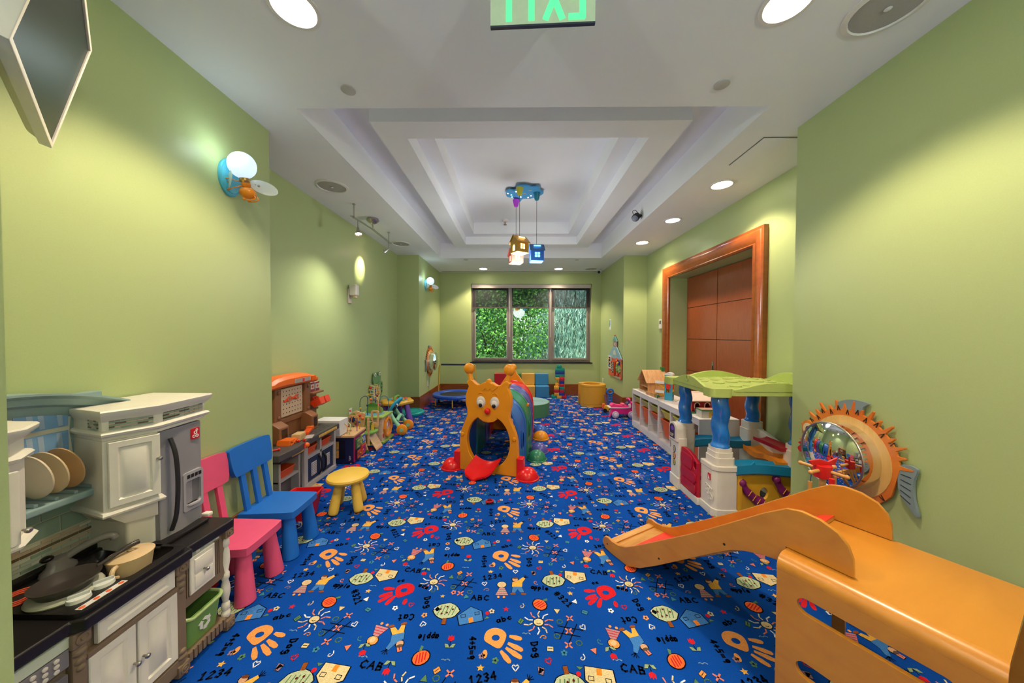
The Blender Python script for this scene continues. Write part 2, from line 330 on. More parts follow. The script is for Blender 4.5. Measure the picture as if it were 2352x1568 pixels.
def HOUSE(x, y, a, c):
    OUT([(-.05, -.035), (.055, -.035), (.055, .015), (.01, .05), (-.055, .015)], x, y, a, 1.2, c)
    PO(tf([(-.008, -.034), (.012, -.034), (.012, -.008), (-.008, -.008)], x, y, a, 1.2), C('#e8872c')[:3], 3)
    for wx in (-.03, .034): LN(tf([(wx - .01, .0), (wx + .01, .0), (wx + .01, .015), (wx - .01, .015), (wx - .01, .0)], x, y, a, 1.2), .003, BK, 3)
    OUT([(.062, -.03), (.075, -.018), (.088, -.03)], x, y, a, 1.2, GN, .002); PO(tf(ell(.08, -.002, .01, n=7), x, y, a, 1.2), RD, 2)
HOUSE(.457, .467, 172, CR); HOUSE(1.042, .165, 14, LB)
def TULIP(x, y, a):
    PO(tf([(-.016, .012), (-.014, .035), (-.006, .026), (0, .038), (.006, .026), (.014, .035), (.016, .012), (0, .002)], x, y, a), RD, 1)
    for m in (-1, 1): OUT([(0, -.03), (m * .012, -.012), (m * .028, -.01), (m * .02, -.03)], x, y, a, 1, C('#8aa07a')[:3], .003)
    LN(tf([(0, .002), (0, -.03)], x, y, a), .004, BK, 1)
TULIP(.965, .015, 0); TULIP(.544, .585, 190); TULIP(.70, .50, 175)
def KID(x, y, a, girl, shirt, pants, hair):
    if girl:
        PO(tf(ell(-.002, .036, .026, .022, 12), x, y, a, 1.22), BK, 1); PO(tf(ell(-.002, .036, .023, .019, 12), x, y, a, 1.22), hair, 2); PO(tf(ell(0, .034, .013, .013, 8), x, y, a, 1.22), C('#d9b48c')[:3], 3)
        OUT([(-.012, .016), (.012, .016), (.032, -.03), (-.03, -.03)], x, y, a, 1.22, shirt, .003)
        for k in (0, 1, 2): LN(tf([(-.016 - k * .005, .004 - k * .012), (.016 + k * .005, .004 - k * .012)], x, y, a, 1.22), .004, pants, 3)
        for m in (-.015, .012): PO(tf(ell(m, -.042, .007, n=6), x, y, a, 1.22), OR, 2)
    else:
        OUT([(-.028, -.006), (-.026, .024), (0, .034), (.03, .06), (.042, .05), (.026, .024), (.024, -.006)], x, y, a, 1.22, shirt, .003)
        OUT([(-.024, -.006), (.022, -.006), (.034, -.04), (.014, -.042), (0, -.02), (-.012, -.044), (-.028, -.042)], x, y, a, 1.22, pants, .003)
        PO(tf(ell(-.012, .044, .019, .018, 10), x, y, a, 1.22), BK, 1); PO(tf(ell(-.012, .043, .015, .014, 9), x, y, a, 1.22), C('#c79c7c')[:3], 2); PO(tf(ell(-.012, .053, .014, .007, 9), x, y, a, 1.22), hair, 3)
        for m in (-.022, .03): PO(tf(ell(m, -.05, .014, .007, 8), x, y, a, 1.22), BR, 2)
        for b in (40, 70, 100, 10): LN(tf([(.038, .056), (.038 + .02 * cos(radians(b)), .056 + .02 * sin(radians(b)))], x, y, a, 1.22), .004, BK, 1)
KID(-.01, .35, 0, 1, C('#c78a92')[:3], GN, CR); KID(.085, .385, 0, 0, YE, LB, C('#6b3a20')[:3])
KID(.577, .06, 165, 1, C('#b0808c')[:3], RD, OR); KID(.685, .048, 195, 0, LB, YE, C('#5b4a44')[:3])
for i, (x, y) in enumerate([(.245, .6), (.311, .581), (.393, .558), (.458, .595), (.193, .493), (1.197, .539), (.22, .044), (.306, .205), (.461, .2), (.61, .213), (.201, .417), (.191, .497), (.102, .139), (.789, .169), (.107, .236), (1.0, .30), (.85, .21), (.92, .33), (1.12, .35), (.88, .45), (.93, .49), (1.16, .20), (.50, .03), (.42, .27), (.72, .59), (1.13, .56), (.79, .34)]):
    c = [CR, TL, WH, PK, C('#9a7a86')[:3], GN, OR][i % 7]
    sh = i % 4
    if sh == 0: OUT([(-.016, -.01), (.014, -.012), (.016, .01), (-.013, .012)], x, y, 20 * i, 1, c, .003); LN(tf([(-.01, 0), (.01, 0)], x, y, 20 * i), .003, BK, 3)
    elif sh == 1:
        for k in range(5): PO(tf(ell(.011 * cos(2 * pi * k / 5), .010 * sin(2 * pi * k / 5), .0065, n=6), x, y, 15 * i), c, 1)
        PO(ell(x, y, .005, n=6), BK, 2)
    elif sh == 2: LN(tf([(r * .0028 * cos(r * .9), r * .0025 * sin(r * .9)) for r in range(1, 8)], x, y, 30 * i), .005, c, 1)
    else: OUT([(0, .017), (.017, -.012), (-.017, -.012)], x, y, 25 * i, 1, c, .003)
for x, y in ((.413, .375), (.13, .067), (.96, .54), (.56, .55)): LN([(x - .02 + k * .008, y + .004 * sin(k * 2.2)) for k in range(6)], .004, C('#7fa2c4')[:3], 1)
vs, fs, cs = [], [], []
for i in range(-3, 4):
    for j in range(-3, 12):
        ox, oy = -.07 + 1.22 * i, 1.59 + .615 * j
        for pts, c, ly in PAT:
            mx = sum(p[0] for p in pts) / len(pts) + ox; my = sum(p[1] for p in pts) / len(pts) + oy
            if not (XLA + .03 < mx < XRA - .03 and .2 < my < YB - .03): continue
            if (my < Y1L or my > Y2L) and (mx < XL + .03 or mx > XR - .03): continue
            b = len(vs); vs += [(p[0] + ox, p[1] + oy, .0004 + .0004 * ly) for p in pts]; fs.append(tuple(range(b, b + len(pts)))); cs.append(c)
me = bpy.data.meshes.new('carpet_pattern'); me.from_pydata(vs, [], fs)
at = me.attributes.new('yarn', 'FLOAT_COLOR', 'CORNER'); buf = []
for p, c in zip(me.polygons, cs): buf += list(c + (1,)) * p.loop_total
at.data.foreach_set('color', buf)
cp = bpy.data.objects.new('carpet_pattern', me); COL.objects.link(cp); me.materials.append(carpet_mat('patterned carpet yarn', True)); cp.parent = fl; cp['kind'] = 'stuff'
# ---- walls
def wall(name, boxes, m=GREEN):
    b = MB()
    for q in boxes: b.box(*q)
    return struct(b.build(name, m), None)
wall('wall_left', [(-2.62, XL, .86, Y1L, 0, 3.25)]); wall('wall_left_alcove', [(-2.62, XLA, Y1L, Y2L, 0, 3.25)]); wall('wall_left_far', [(-2.62, XL, Y2L, YB, 0, 3.25)])
wall('wall_left_jamb', [(-2.62, -1.315, .6, .82, 0, 3.25)]); wall('wall_left_front', [(-2.62, -2.5, YF, .6, 0, 3.25), (-2.62, XL, .82, .86, 0, 3.25)])
wall('wall_right', [(XR, 3.12, YF, Y1R, 0, 3.25)]); wall('wall_right_far', [(XR, 3.12, Y2R, YB, 0, 3.25)])
wall('wall_right_alcove', [(XRA, 3.12, Y1R, 3.655, 0, 3.25), (XRA, 3.12, 5.64, Y2R, 0, 3.25), (XRA, 3.12, 3.655, 5.64, 2.535, 3.25)])
wall('wall_front', [(-2.62, 3.12, YF - .12, YF, 0, 3.25)], mat('pale lobby paint', '#c9c7b4', .6, var=.02))
WX0, WX1, WZ0, WZ1 = -1.158, 1.95, .85, 2.868
b = MB().prism([(-2.62, 0), (3.12, 0), (3.12, 3.25), (-2.62, 3.25)], YB, YB + .30, 'xz', [[(WX0, WZ0), (WX1, WZ0), (WX1, WZ1), (WX0, WZ1)]]); struct(b.build('wall_back', GREEN))
# ---- ceiling with its stepped tray
def rect(x0, x1, y0, y1): return [(x0, y0), (x1, y0), (x1, y1), (x0, y1)]
o1, r1, r2_, s2 = rect(-1.578, 1.788, 2.338, 6.84), rect(-1.21, 1.435, 2.69, 6.51), rect(-.97, 1.173, 2.92, 6.30), rect(-.79, .985, 3.10, 6.12)
b = MB().prism(rect(-2.62, 3.12, YF, YB), CZ, 3.49, 'xy', [o1]); b.prism(rect(-1.7, 1.9, 2.2, 7.0), 3.48, 3.7, 'xy', [r1]); b.prism(r1, 3.30, 3.7, 'xy', [r2_]); b.prism(r2_, 3.45, 3.7, 'xy', [s2]); b.box(-1.7, 1.9, 2.2, 7.0, 3.66, 3.76)
struct(b.build('ceiling', WHITE), 'white ceiling with stepped tray recess')
# ---- baseboards
def base(name, segs):
    b = MB()
    for x0, x1, y0, y1 in segs:
        b.box(x0, x1, y0, y1, 0, .25); dx = .006 if x1 - x0 < y1 - y0 else 0; dy = .006 if not dx else 0
        b.box(x0 + (dx if x0 > 0 else 0), x1 - (dx if x0 < 0 else 0), y0 + dy, y1, .25, .285)
    struct(b.build(name, OAK, bevel=.004))
t = .024
base('baseboard_left', [(XL, XL + t, .82, Y1L), (XLA, XLA + t, Y1L, Y2L), (XL, XL + t, Y2L - t, YB), (XLA, XL, Y2L - t, Y2L)])
base('baseboard_right', [(XR - t, XR, YF, Y1R), (XRA - t, XRA, Y1R, 3.46), (XRA - t, XRA, 5.82, Y2R), (XR - t, XR, Y2R - t, YB), (XR, XRA, Y2R - t, Y2R)])
base('baseboard_back', [(XL + t, XR - t, YB - t, YB)])
# ---- double door in its brown casing
DOORW = wood('red brown door veneer', '#8a3f1c', '#9c4f28', .3, (40, 40, 2.5), .35, 2.5)
DX = 2.95
for i, (y0, y1) in enumerate(((3.66, 4.793), (4.799, 5.636))):
    rows = [0.01, .43, .96, 1.49, 2.02, 2.53]
    o = struct(MB().box(DX + .016, DX + .06, y0, y1, 0.005, 2.53).build('door_%d' % (i + 1), wood('dark door groove', '#4a2110', '#552612', .5)), 'brown veneer door leaf with grooved panels')
    for a, c in zip(rows[:-1], rows[1:]): MB().box(DX, DX + .02, y0 + .003, y1 - .003, a + .004, c - .004).build('panel', DOORW, o, .002)
    if i:
        h = MB().prism(rrect(4.86, 4.90, 1.02, 1.16, .006), DX - .004, DX + .001, 'yz').build('flush_handle', mat('brushed steel', '#b9b6ae', .3, 1, var=.03), o, label='brushed steel flush pull'); MB().prism(rrect(4.87, 4.892, 1.035, 1.10, .004), DX - .006, DX - .003, 'yz').build('recess', pl('#2c2a28'), h)
def casing(pts_in, prof_w=.19):
    b = MB(); prof = [(0, 0), (.0, .03), (.018, .045), (.035, .03), (.05, .04), (.09, .06), (.13, .068), (.155, .06), (.165, .05), (.19, .052), (.19, 0)]
    y0, y1, zt = pts_in; rings = []
    for (y, z, sy, sz) in ((y0, 0, -1, 0), (y0, zt, -1, 1), (y1, zt, 1, 1), (y1, 0, 1, 0)): rings.append([(XRA - q[1], y + sy * q[0], z + sz * q[0]) for q in prof])
    return b.loft(rings, True, True)
struct(casing((3.655, 5.64, 2.535)).build('trim_1', wood('orange brown casing', '#94491a', '#a5561c', .25, (3, 3, 8), .5), sharp=50), 'moulded brown wooden door casing')
# ---- window: sill, frame, casements, panes, blinds
ALU = mat('taupe window frame', '#8f857f', .4, .3, var=.03)
win = struct(MB().prism(rect(WX0, WX1, WZ0, WZ1), YB + .12, YB + .19, 'xz', [rect(WX0 + .055, -.185, WZ0 + .05, 2.78), rect(-.105, .87, WZ0 + .05, 2.78), rect(.95, WX1 - .055, WZ0 + .05, 2.78)]).build('window_1', ALU, bevel=.003), 'wide three part window with taupe frame')
for i, (x0, x1, w) in enumerate(((WX0 + .055, -.185, .05), (-.105, .87, .018), (.95, WX1 - .055, .05))):
    s = MB().prism(rect(x0, x1, .90, 2.78), YB + .10, YB + .165, 'xz', [rect(x0 + w, x1 - w, .90 + w, 2.78 - w)]).build('sash', ALU, win, .003)
    MB().box(x0 + w, x1 - w, YB + .13, YB + .136, .90 + w, 2.78 - w).build('pane', glassy('window glass', '#e6f2ee', .025), s)
    MB().prism(rect(x0 + w - .006, x1 - w + .006, .90 + w - .006, 2.78 - w + .006), YB + .118, YB + .128, 'xz', [rect(x0 + w + .006, x1 - w - .006, .90 + w + .006, 2.78 - w - .006)]).build('gasket', pl('#d7d9d2'), s)
    if i != 1:
        hx = x1 - w / 2 if i == 0 else x0 + w / 2
        MB().box(hx - .012, hx + .012, YB + .088, YB + .10, 1.28, 1.38).tube([(hx, YB + .085, 1.36), (hx, YB + .07, 1.34), (hx, YB + .068, 1.25)], .007).build('lever', mat('brushed steel', '#b9b6ae', .3, 1), s)
struct(MB().box(WX0 - .03, WX1 + .03, YB - .03, YB + .12, WZ0 - .028, WZ0).build('trim_2', mat('dark window sill', '#1d222c', .25), bevel=.004), 'dark stone window sill')
bl = thing('roller_blind', 'long grey blind cassette along the window head with three dark screens', 'blind', (.39, YB + .05, 2.28), 0, None, True)
MB().box(WX0 + .01, WX1 - .01, YB + .01, YB + .09, 2.765, 2.862).build('cassette', mat('grey blind cassette', '#b8aea8', .4, var=.03), bl, .006)
for x0, x1 in ((WX0 + .03, -.195), (-.10, .865), (.945, WX1 - .03)):
    MB().box(x0, x1, YB + .06, YB + .062, 2.27, 2.77).build('screen', screen_fabric('grey blind screen', '#34333a', .5), bl); MB().box(x0, x1, YB + .052, YB + .07, 2.245, 2.275).build('bottom_rail', pl('#4a423f'), bl, .003)
for x in (-.165, .905): MB().cyl((x, YB + .075, 1.5), (x, YB + .075, 2.77), .006, n=8).build('wand', pl('#cfcac6'), bl)
# ---- garden outside
struct(MB().box(-14, 14, YB + .6, 30, -1.3, -1.2).build('ground', mat('lawn', '#7d9a58', .9, var=.2, scale=3)), 'green lawn beyond the window')
def foliage(name, label, blobs, n, size, cols, droop, trunk, group):
    t0 = thing(name, label, 'tree', (trunk[0][0], trunk[0][1], -1.2), 0, group, True); v, f = [], []; rnd = random.Random(len(label) * 7 + n)
    lf = [[], [], []]
    for k in range(n):
        bx, by, bz, rx, ry, rz_ = blobs[k % len(blobs)]
        while True:
            p = Vector((rnd.uniform(-1, 1), rnd.uniform(-1, 1), rnd.uniform(-1, 1)))
            if p.length < 1: break
        p = Vector((bx + p.x * rx, by + p.y * ry, bz + p.z * rz_)); s = size * rnd.uniform(.6, 1.3)
        if droop: d = Vector((rnd.gauss(0, .25), rnd.gauss(0, .25), -1)).normalized(); w = s * .16; L = s * 2.6
        else: d = Vector((rnd.gauss(0, 1), rnd.gauss(0, 1), rnd.gauss(0, .6))).normalized(); w = s * .5; L = s * 1.3
        e = d.orthogonal().normalized(); e = (Matrix.Rotation(rnd.uniform(0, 6.28), 3, d) @ e) * w
        lf[k % 3].append([p - d * L / 2, p + e, p + d * L / 2, p - e])
    for i in range(3):
        b = MB()
        for q in lf[i]: b.add(q, [(0, 1, 2, 3)])
        me = bpy.data.meshes.new('foliage'); inv = OFF[t0.name]; me.from_pydata([tuple(inv @ Vector(p)) for p in b.v], [], b.f)
        M = mat('leaf ' + cols[i], cols[i], .6, var=.25, scale=6); me.materials.append(M)
        o = bpy.data.objects.new('foliage', me); COL.objects.link(o); o.parent = t0; o['kind'] = 'stuff'
    MB().tube(trunk, [.16 - .12 * i / (len(trunk) - 1) for i in range(len(trunk))], 8).build('trunk', mat('bark', '#4a4038', .9, var=.2), t0)
    for k in range(7):
        a = trunk[1 + k % (len(trunk) - 1)]; bx, by, bz, rx, ry, rz_ = blobs[k % len(blobs)]; q = Vector((bx + rnd.uniform(-.7, .7) * rx, by - .5 * ry, bz + rnd.uniform(-.5, .5) * rz_)); a = Vector(a); mid = a.lerp(q, .5) + Vector((0, 0, .25))
        MB().tube([a, mid, q], [.05, .035, .015], 6).build('branch', MATS['bark'], t0)
    return t0
foliage('maple_tree', 'bright green broadleaf tree close outside the window', [(-1.4, 12.3, 1.9, 1.8, 1.0, 1.6), (.2, 12.5, 1.7, 1.3, .9, 1.4), (-1.1, 12.9, 3.3, 2.0, .9, 1.0), (.3, 12.9, 3.1, 1.1, .8, .9), (-1.7, 12.7, .4, 1.5, .8, .8)], 15000, .082, ('#5f9a38', '#7fb347', '#4c8236'), False, [(-1.2, 13.0, -1.2), (-1.1, 12.9, .6), (-.8, 12.8, 2.0), (-.7, 12.8, 3.4)], 'trees outside the window')
foliage('weeping_conifer', 'blue grey weeping conifer with drooping needles outside the window', [(2.6, 15.4, 2.8, 1.8, .9, 1.4), (1.9, 15.4, .9, 1.8, .9, 1.4), (3.6, 15.8, 1.4, 1.4, 1.0, 1.9), (3.4, 15.6, 4.5, 1.5, .8, .6)], 14000, .12, ('#8fae9a', '#6f9384', '#a9c2ab'), True, [(3.0, 16.2, -1.2), (3.0, 16.1, 1.0), (2.9, 16.0, 3.0), (2.8, 15.9, 5.0)], 'trees outside the window')
foliage('hedge_shrub', 'low blue green shrub row along the bottom of the window view', [(-1.5, 10.3, .1, 1.2, .4, .75), (.4, 10.4, .0, 1.2, .4, .8), (2.1, 10.4, .1, 1.3, .4, .8)], 7000, .055, ('#6f9c92', '#8fb8ae', '#5d8a80'), True, [(.3, 10.5, -1.2), (.3, 10.5, -.6), (.3, 10.5, -.2)], None)
foliage('cedar_tree', 'tall dark cedar seen through the upper blind screens', [(-.7, 20, 6.1, 3.2, 1.4, 1.1), (1.0, 20, 5.1, 2.5, 1.4, 1.1), (-3.2, 20, 4.6, 2.5, 1.4, 1.9), (3.6, 21, 6.4, 2.7, 1.0, .45), (1.2, 21, 2.2, 5.5, 1.2, 2.9), (-3.2, 20.6, 1.6, 3.2, 1.2, 2.4), (-3.0, 20.4, 2.6, 2.6, 1.2, 2.0)], 22000, .2, ('#31513f', '#3f6049', '#2a4538'), True, [(-.4, 20.6, -1.2), (-.4, 20.6, 2), (-.4, 20.6, 5), (-.4, 20.6, 8)], 'trees outside the window')
# ================================================================== LAMPS AND FIXTURES
def lamp(kind, name, loc, energy, col=(1, 1, 1), size=.05, tgt=None, angle=120, blend=.4, parent=None):
    d = bpy.data.lights.new(name, kind); d.energy = energy; d.color = col
    o = bpy.data.objects.new(name, d); COL.objects.link(o); o.location = loc
    if kind == 'AREA': d.shape = 'DISK'; d.size = size
    else: d.shadow_soft_size = size
    if kind == 'SPOT': d.spot_size = radians(angle); d.spot_blend = blend
    if tgt is not None: o.rotation_euler = (Vector(tgt) - Vector(loc)).to_track_quat('-Z', 'Y').to_euler()
    if parent is not None: o.parent = parent; o.location = Vector(loc) - Vector(parent.location)
    return o
WARM = (1, .80, .56)
TRIM = mat('white lamp trim', '#e4e2de', .4, var=.02)
def downlight(x, y, e, label, col=WARM, on=18, blend=.4, ang=120):
    t = thing('downlight', label, 'ceiling light', (x, y, CZ), 0, 'recessed downlights')
    MB().lathe([(.118, 0), (.118, -.006), (.10, -.008), (.092, -.002), (.092, 0)], n=32).build('trim_ring', TRIM, t)
    MB().lathe([(.001, -.001), (.092, -.001), (.092, -.003), (.001, -.003)], n=32).build('lens', emat('lamp lens %d' % on, '#fff1dc', on) if col == WARM else emat('bluish lens', '#cfd4ff', 3), t)
    if e: lamp('SPOT', 'downlight_lamp', (x, y, CZ - .015), e, col, .09, (x, y, 0), ang, blend, t)
for x, y, e, lb in ((-1.103, 1.626, 108, 'lit downlight nearest the green wall with the bee lamp'), (1.316, 1.62, 108, 'lit downlight between exit sign and ceiling speaker'), (2.205, 3.535, 72, 'lit downlight beside the ceiling hatch'),
                    (2.20, 5.713, 85, 'lit downlight at the window end of the door wall row'), (-.797, 7.944, 120, 'lit downlight before the window on the bee lamp side'), (1.039, 7.942, 120, 'lit downlight before the window beside a ceiling speaker'),
                    (-1.10, -.5, 55, 'added unseen fill downlight behind the doorway jamb'), (1.31, -.5, 55, 'added unseen fill downlight over the wooden platform end'), (.1, -1.8, 60, 'added unseen fill downlight in the middle of the lobby ceiling')): downlight(x, y, e, lb)  # last three downlights are unseen, added behind the camera as fill light
downlight(2.201, 4.617, 10, 'bluish dim downlight, middle one above the door', (.75, .8, 1))
def disc(name, x, y, r, label, cat, grp, grille=True):
    t = thing(name, label, cat, (x, y, CZ), 0, grp)
    MB().lathe([(r, 0), (r, -.006), (r * .86, -.012), (r * .84, -.004), (r * .84, 0)], n=36).build('rim', TRIM, t)
    MB().lathe([(r * .84, -.003), (r * .5, -.007), (.001, -.008)], n=36).build('grille', mat('speaker grille', '#a9a8a4', .6, var=.1, scale=500), t); MB().sph((0, 0, -.012), (.016, .016, .006), 10, 4).build('badge', TRIM, t)
for x, y, lb in ((-2.01, 3.55, 'round ceiling speaker between bee lamp wall and track light'), (1.824, 1.646, 'round ceiling speaker beside the lit downlight over the slide'), (1.83, 7.94, 'round ceiling speaker near the security camera'), (-2.04, 5.76, 'round ceiling speaker beyond the track light')): disc('ceiling_speaker', x, y, .165, lb, 'speaker', 'ceiling speakers')
for x, y, lb in ((-1.11, 2.162, 'flat round sprinkler cover nearest the bee lamp wall'), (1.321, 2.134, 'flat round sprinkler cover on the slide side of the tray'), (-1.075, 6.984, 'small sprinkler cover at the window end, bee lamp side'), (1.303, 6.985, 'small sprinkler cover at the window end, door side')):
    tag(MB().lathe([(.001, 0), (.046, 0), (.046, -.006), (.042, -.009), (.001, -.009)], (x, y, CZ), 28).build('sprinkler_cover', mat('grey cover plate', '#bdbcb8', .5, var=.02)), lb, 'sprinkler cover', 'sprinkler covers')
t = thing('ceiling_sprinkler', 'small pendent sprinkler on the tray ceiling beside the cloud lamp', 'sprinkler', (-.2, 5.99, 3.66))
MB().lathe([(.055, 0), (.055, -.02), (.04, -.035), (.001, -.035)]).build('escutcheon', TRIM, t); MB().cyl((0, 0, -.035), (0, 0, -.085), .012).build('bulb', pl('#c98a70'), t); MB().lathe([(.03, -.085), (.03, -.09), (.001, -.092)], n=14).build('deflector', mat('steel', '#8c8880', .35, 1), t)
h = struct(MB().box(2.025, 2.655, 2.705, 3.13, CZ - .008, CZ).build('trim_3', WHITE, bevel=.002), 'white square ceiling access hatch'); MB().box(2.015, 2.655, 2.697, 2.703, CZ - .004, CZ).box(2.015, 2.021, 2.703, 3.13, CZ - .004, CZ).build('hatch_gap', pl('#6a6a5a'), h)
v = thing('slot_diffuser', 'long thin air slot in the ceiling above the window', 'air vent', (.1, 8.26, CZ)); MB().box(-2.0, 2.0, -.05, .05, -.006, 0).build('flange', TRIM, v)
for y in (-.02, .012): MB().box(-1.98, 1.98, y, y + .012, -.008, -.005).build('slot', pl('#77767a'), v)
# exit sign, seen from behind so that its word is mirrored
t = thing('exit_sign', 'clear green edge lit exit sign hanging from the ceiling', 'exit sign', (.113, 1.45, CZ), radians(-2.2))
MB().box(-.235, .235, -.03, .03, -.028, 0).build('housing', mat('brushed steel', '#b9b6ae', .3, 1), t, .004)
pm = mat('green tinted acrylic', '#a9bb9c', .25, var=.03, emit='#a3b896', es=.22); MB().box(-.228, .228, -.006, .006, -.262, -.028).build('plate', pm, t)
MB().box(-.228, .228, -.007, .007, -.266, -.258).build('edge', mat('dark plate edge', '#3c4450', .2), t)
gm = emat('lit green lettering', '#55dc90', .6)
for k, ch in enumerate('EXIT'):
    b = MB()
    for L in strokes(ch, 0, 0, .085, .17):
        for q in ribbon(L, .027): b.prism([(.19 - k * .098 - p[0], -.235 + p[1]) for p in q], -.009, .009, 'xz')
    b.build('letter', gm, t, label='green letter %s' % ch)
# track light
STEEL = mat('brushed steel', '#b9b6ae', .3, 1)
t = thing('track_light', 'steel twin rail track light with two heads by the wall', 'track light', (-2.0, 4.55, CZ), 0, None, True)
for dx in (-.012, .012): MB().tube([(-2.01 + dx, 3.96, 3.0), (-2.0 + dx, 4.5, 3.02), (-1.99 + dx, 5.18, 3.0)], .005, 8).build('rail', STEEL, t)
for y in (4.02, 5.12): MB().cyl((-2.005, y, 3.0), (-2.005, y, CZ), .007).sph((-2.005, y, 3.0), .016, 8, 6).cyl((-2.005, y, 3.155), (-2.005, y, CZ), .018).build('stem', STEEL, t)
MB().lathe([(.001, .147), (.075, .147), (.085, .12), (.07, .1), (.05, .085), (.012, .07), (.008, .01), (.001, .01)], (-1.995, 4.53, 3.02), 24).build('canopy', STEEL, t)
for y, tg in ((4.12, (-1.72, 3.8, 1.2)), (5.12, (-2.33, 5.04, 2.66))):
    p = Vector((-2.005, y, 2.9)); d = (Vector(tg) - p).normalized(); hd = MB().cyl((-2.005, y, 3.0), p, .006).sph(p, .016, 8, 6).build('arm', STEEL, t)
    MB().cyl(p, p + d * .03, .014, .02).cyl(p + d * .03, p + d * .085, .02, .042, 18, False).build('head', STEEL, hd); MB().cyl(p + d * .06, p + d * .066, .03, .034, 16).build('bulb', emat('pinkish halogen bulb', '#ffd9d0', 25), hd)
    lamp('SPOT', 'track_lamp', p + d * .09, 34 if y > 5 else 58, (1, .88, .55) if y > 5 else (1, .93, .8), .012 if y > 5 else .05, p + d, 46 if y > 5 else 125, .9, t)
# cloud pendant with three lantern houses
t = thing('cloud_pendant_lamp', 'blue cloud ceiling lamp with three hanging lantern houses', 'ceiling lamp', (.12, 4.78, 3.66))
cl = spline([(-.27, -.05), (-.22, -.13), (-.14, -.12), (-.10, -.24), (.03, -.26), (.10, -.22), (.20, -.22), (.23, -.10), (.28, -.03), (.22, .08), (.10, .16), (-.02, .18), (-.06, .28), (-.14, .24), (-.16, .14), (-.25, .10)], 4)
MB().prism(cl, -.05, -.03).build('cloud', pl('#4fa0d8', .35), t); MB().prism([(x * .8, y * .8) for x, y in cl], -.03, 0).build('spacer', pl('#2c4a66'), t)
for i, (x, y, c) in enumerate(((-.24, -.02, '#ffb0a0'), (-.19, .03, '#7fffe0'), (-.18, .10, '#7fffe0'), (-.12, -.08, '#ffffff'), (-.05, .10, '#ffffff'), (.06, .12, '#ffb0a0'), (.10, .06, '#ffb0a0'))): MB().lathe([(.001, -.051), (.010, -.051), (.010, -.054), (.001, -.055)], (x, y, 0), 10).build('star_light', emat('star ' + c, c, 5), t)
for x, y in ((.08, -.12), (.0, -.02)): MB().prism(ell(x, y, .025, .012, 8), -.052, -.049).build('bird_print', pl('#e0b050'), t)
for i, (x, y, zc, c, lc, hx, hw, hz0, hz1, rz) in enumerate(((-.07, -.20, -.10, '#c9c63a', '#ffd080', -.07, .19, 2.70, 2.86, .6), (.18, -.03, -.10, '#0f7f9a', '#58b0ff', .18, .18, 2.62, 2.79, .12), (-.12, .16, -.12, '#b83ad0', '#ffb090', -.12, .18, 2.64, 2.78, .3))):
    hc = ('#c79a34', '#1f5fb8', '#e8806c')[i]
    MB().lathe([(.05, 0), (.052, -.004), (.034, -.085), (.028, -.10), (.001, -.105)], (x, y, zc + .05), 20).build('balloon_cup', pl(c, .3), t)
    MB().tube([(x, y, zc - .05), (hx, y, hz1 - 3.66 + .08)], .0035, 6).build('cord', pl('#5a6468'), t)
    M4 = Matrix.Translation((hx, y, 0)) @ Matrix.Rotation(rz, 4, 'Z'); w = hw / 2; z0, z1 = hz0 - 3.66, hz1 - 3.66; dp = w * .85; zr = z1 + .075
    win_ = [[(a, b_), (a + .034, b_), (a + .034, b_ + .034), (a, b_ + .034)] for a in (-.037, .003) for b_ in ((z0 + z1) / 2 - .035, (z0 + z1) / 2 + .003)]
    hb = MB(M4); hb.prism([(-w, z0), (w, z0), (w, z1), (-w, z1)], -dp, -dp + .008, 'xz', win_); hb.prism([(-w, z0), (w, z0), (w, z1), (-w, z1)], dp - .008, dp, 'xz')
    door = [(-.03, z0 + .02), (.03, z0 + .02), (.03, z0 + .075)] + ell(0, z0 + .075, .03, n=8, a0=0, a1=180)[1:]
    for sx in (-1, 1): hb.prism([(-dp, z0), (dp, z0), (dp, z1), (0, zr), (-dp, z1)], sx * w - .004, sx * w + .004, 'yz', [door])
    ho = hb.build('lantern_house', pl(hc), t)
    for sy in (-1, 1):
        k = Vector((0, sy * dp * 1.35, z1 - .026)); MB(M4).add([(-w * 1.2, 0, zr + .008), (w * 1.2, 0, zr + .008), (w * 1.2, k.y, k.z), (-w * 1.2, k.y, k.z), (-w * 1.2, 0, zr), (w * 1.2, 0, zr), (w * 1.2, k.y, k.z - .008), (-w * 1.2, k.y, k.z - .008)], [(0, 1, 2, 3), (7, 6, 5, 4), (0, 4, 5, 1), (1, 5, 6, 2), (2, 6, 7, 3), (3, 7, 4, 0)]).build('roof', pl(('#b98a30', '#2a5a8c', '#e06a58')[i]), ho)
        MB(M4).obox((0, sy * dp * .72, (zr + z1) / 2 - .002 + .012), (.10, .024, .006), (atan2(-(zr - z1 + .026), dp * 1.35) * sy, 0, 0)).build('roof_light', emat('lantern glow ' + lc, lc, 3), ho)
    MB(M4).box(-w + .006, w - .006, -dp + .009, dp - .009, z0 + .005, z1 - .004).build('inner_glow', MATS['lantern glow ' + lc], ho); MB(M4).box(-w + .004, w - .004, -dp, dp, z0 - .006, z0 + .002).build('base_glow', MATS['lantern glow ' + lc], ho)
lamp('POINT', 'pendant_lamp', (.12, 4.72, 2.42), 26, (.93, .97, 1), .22)
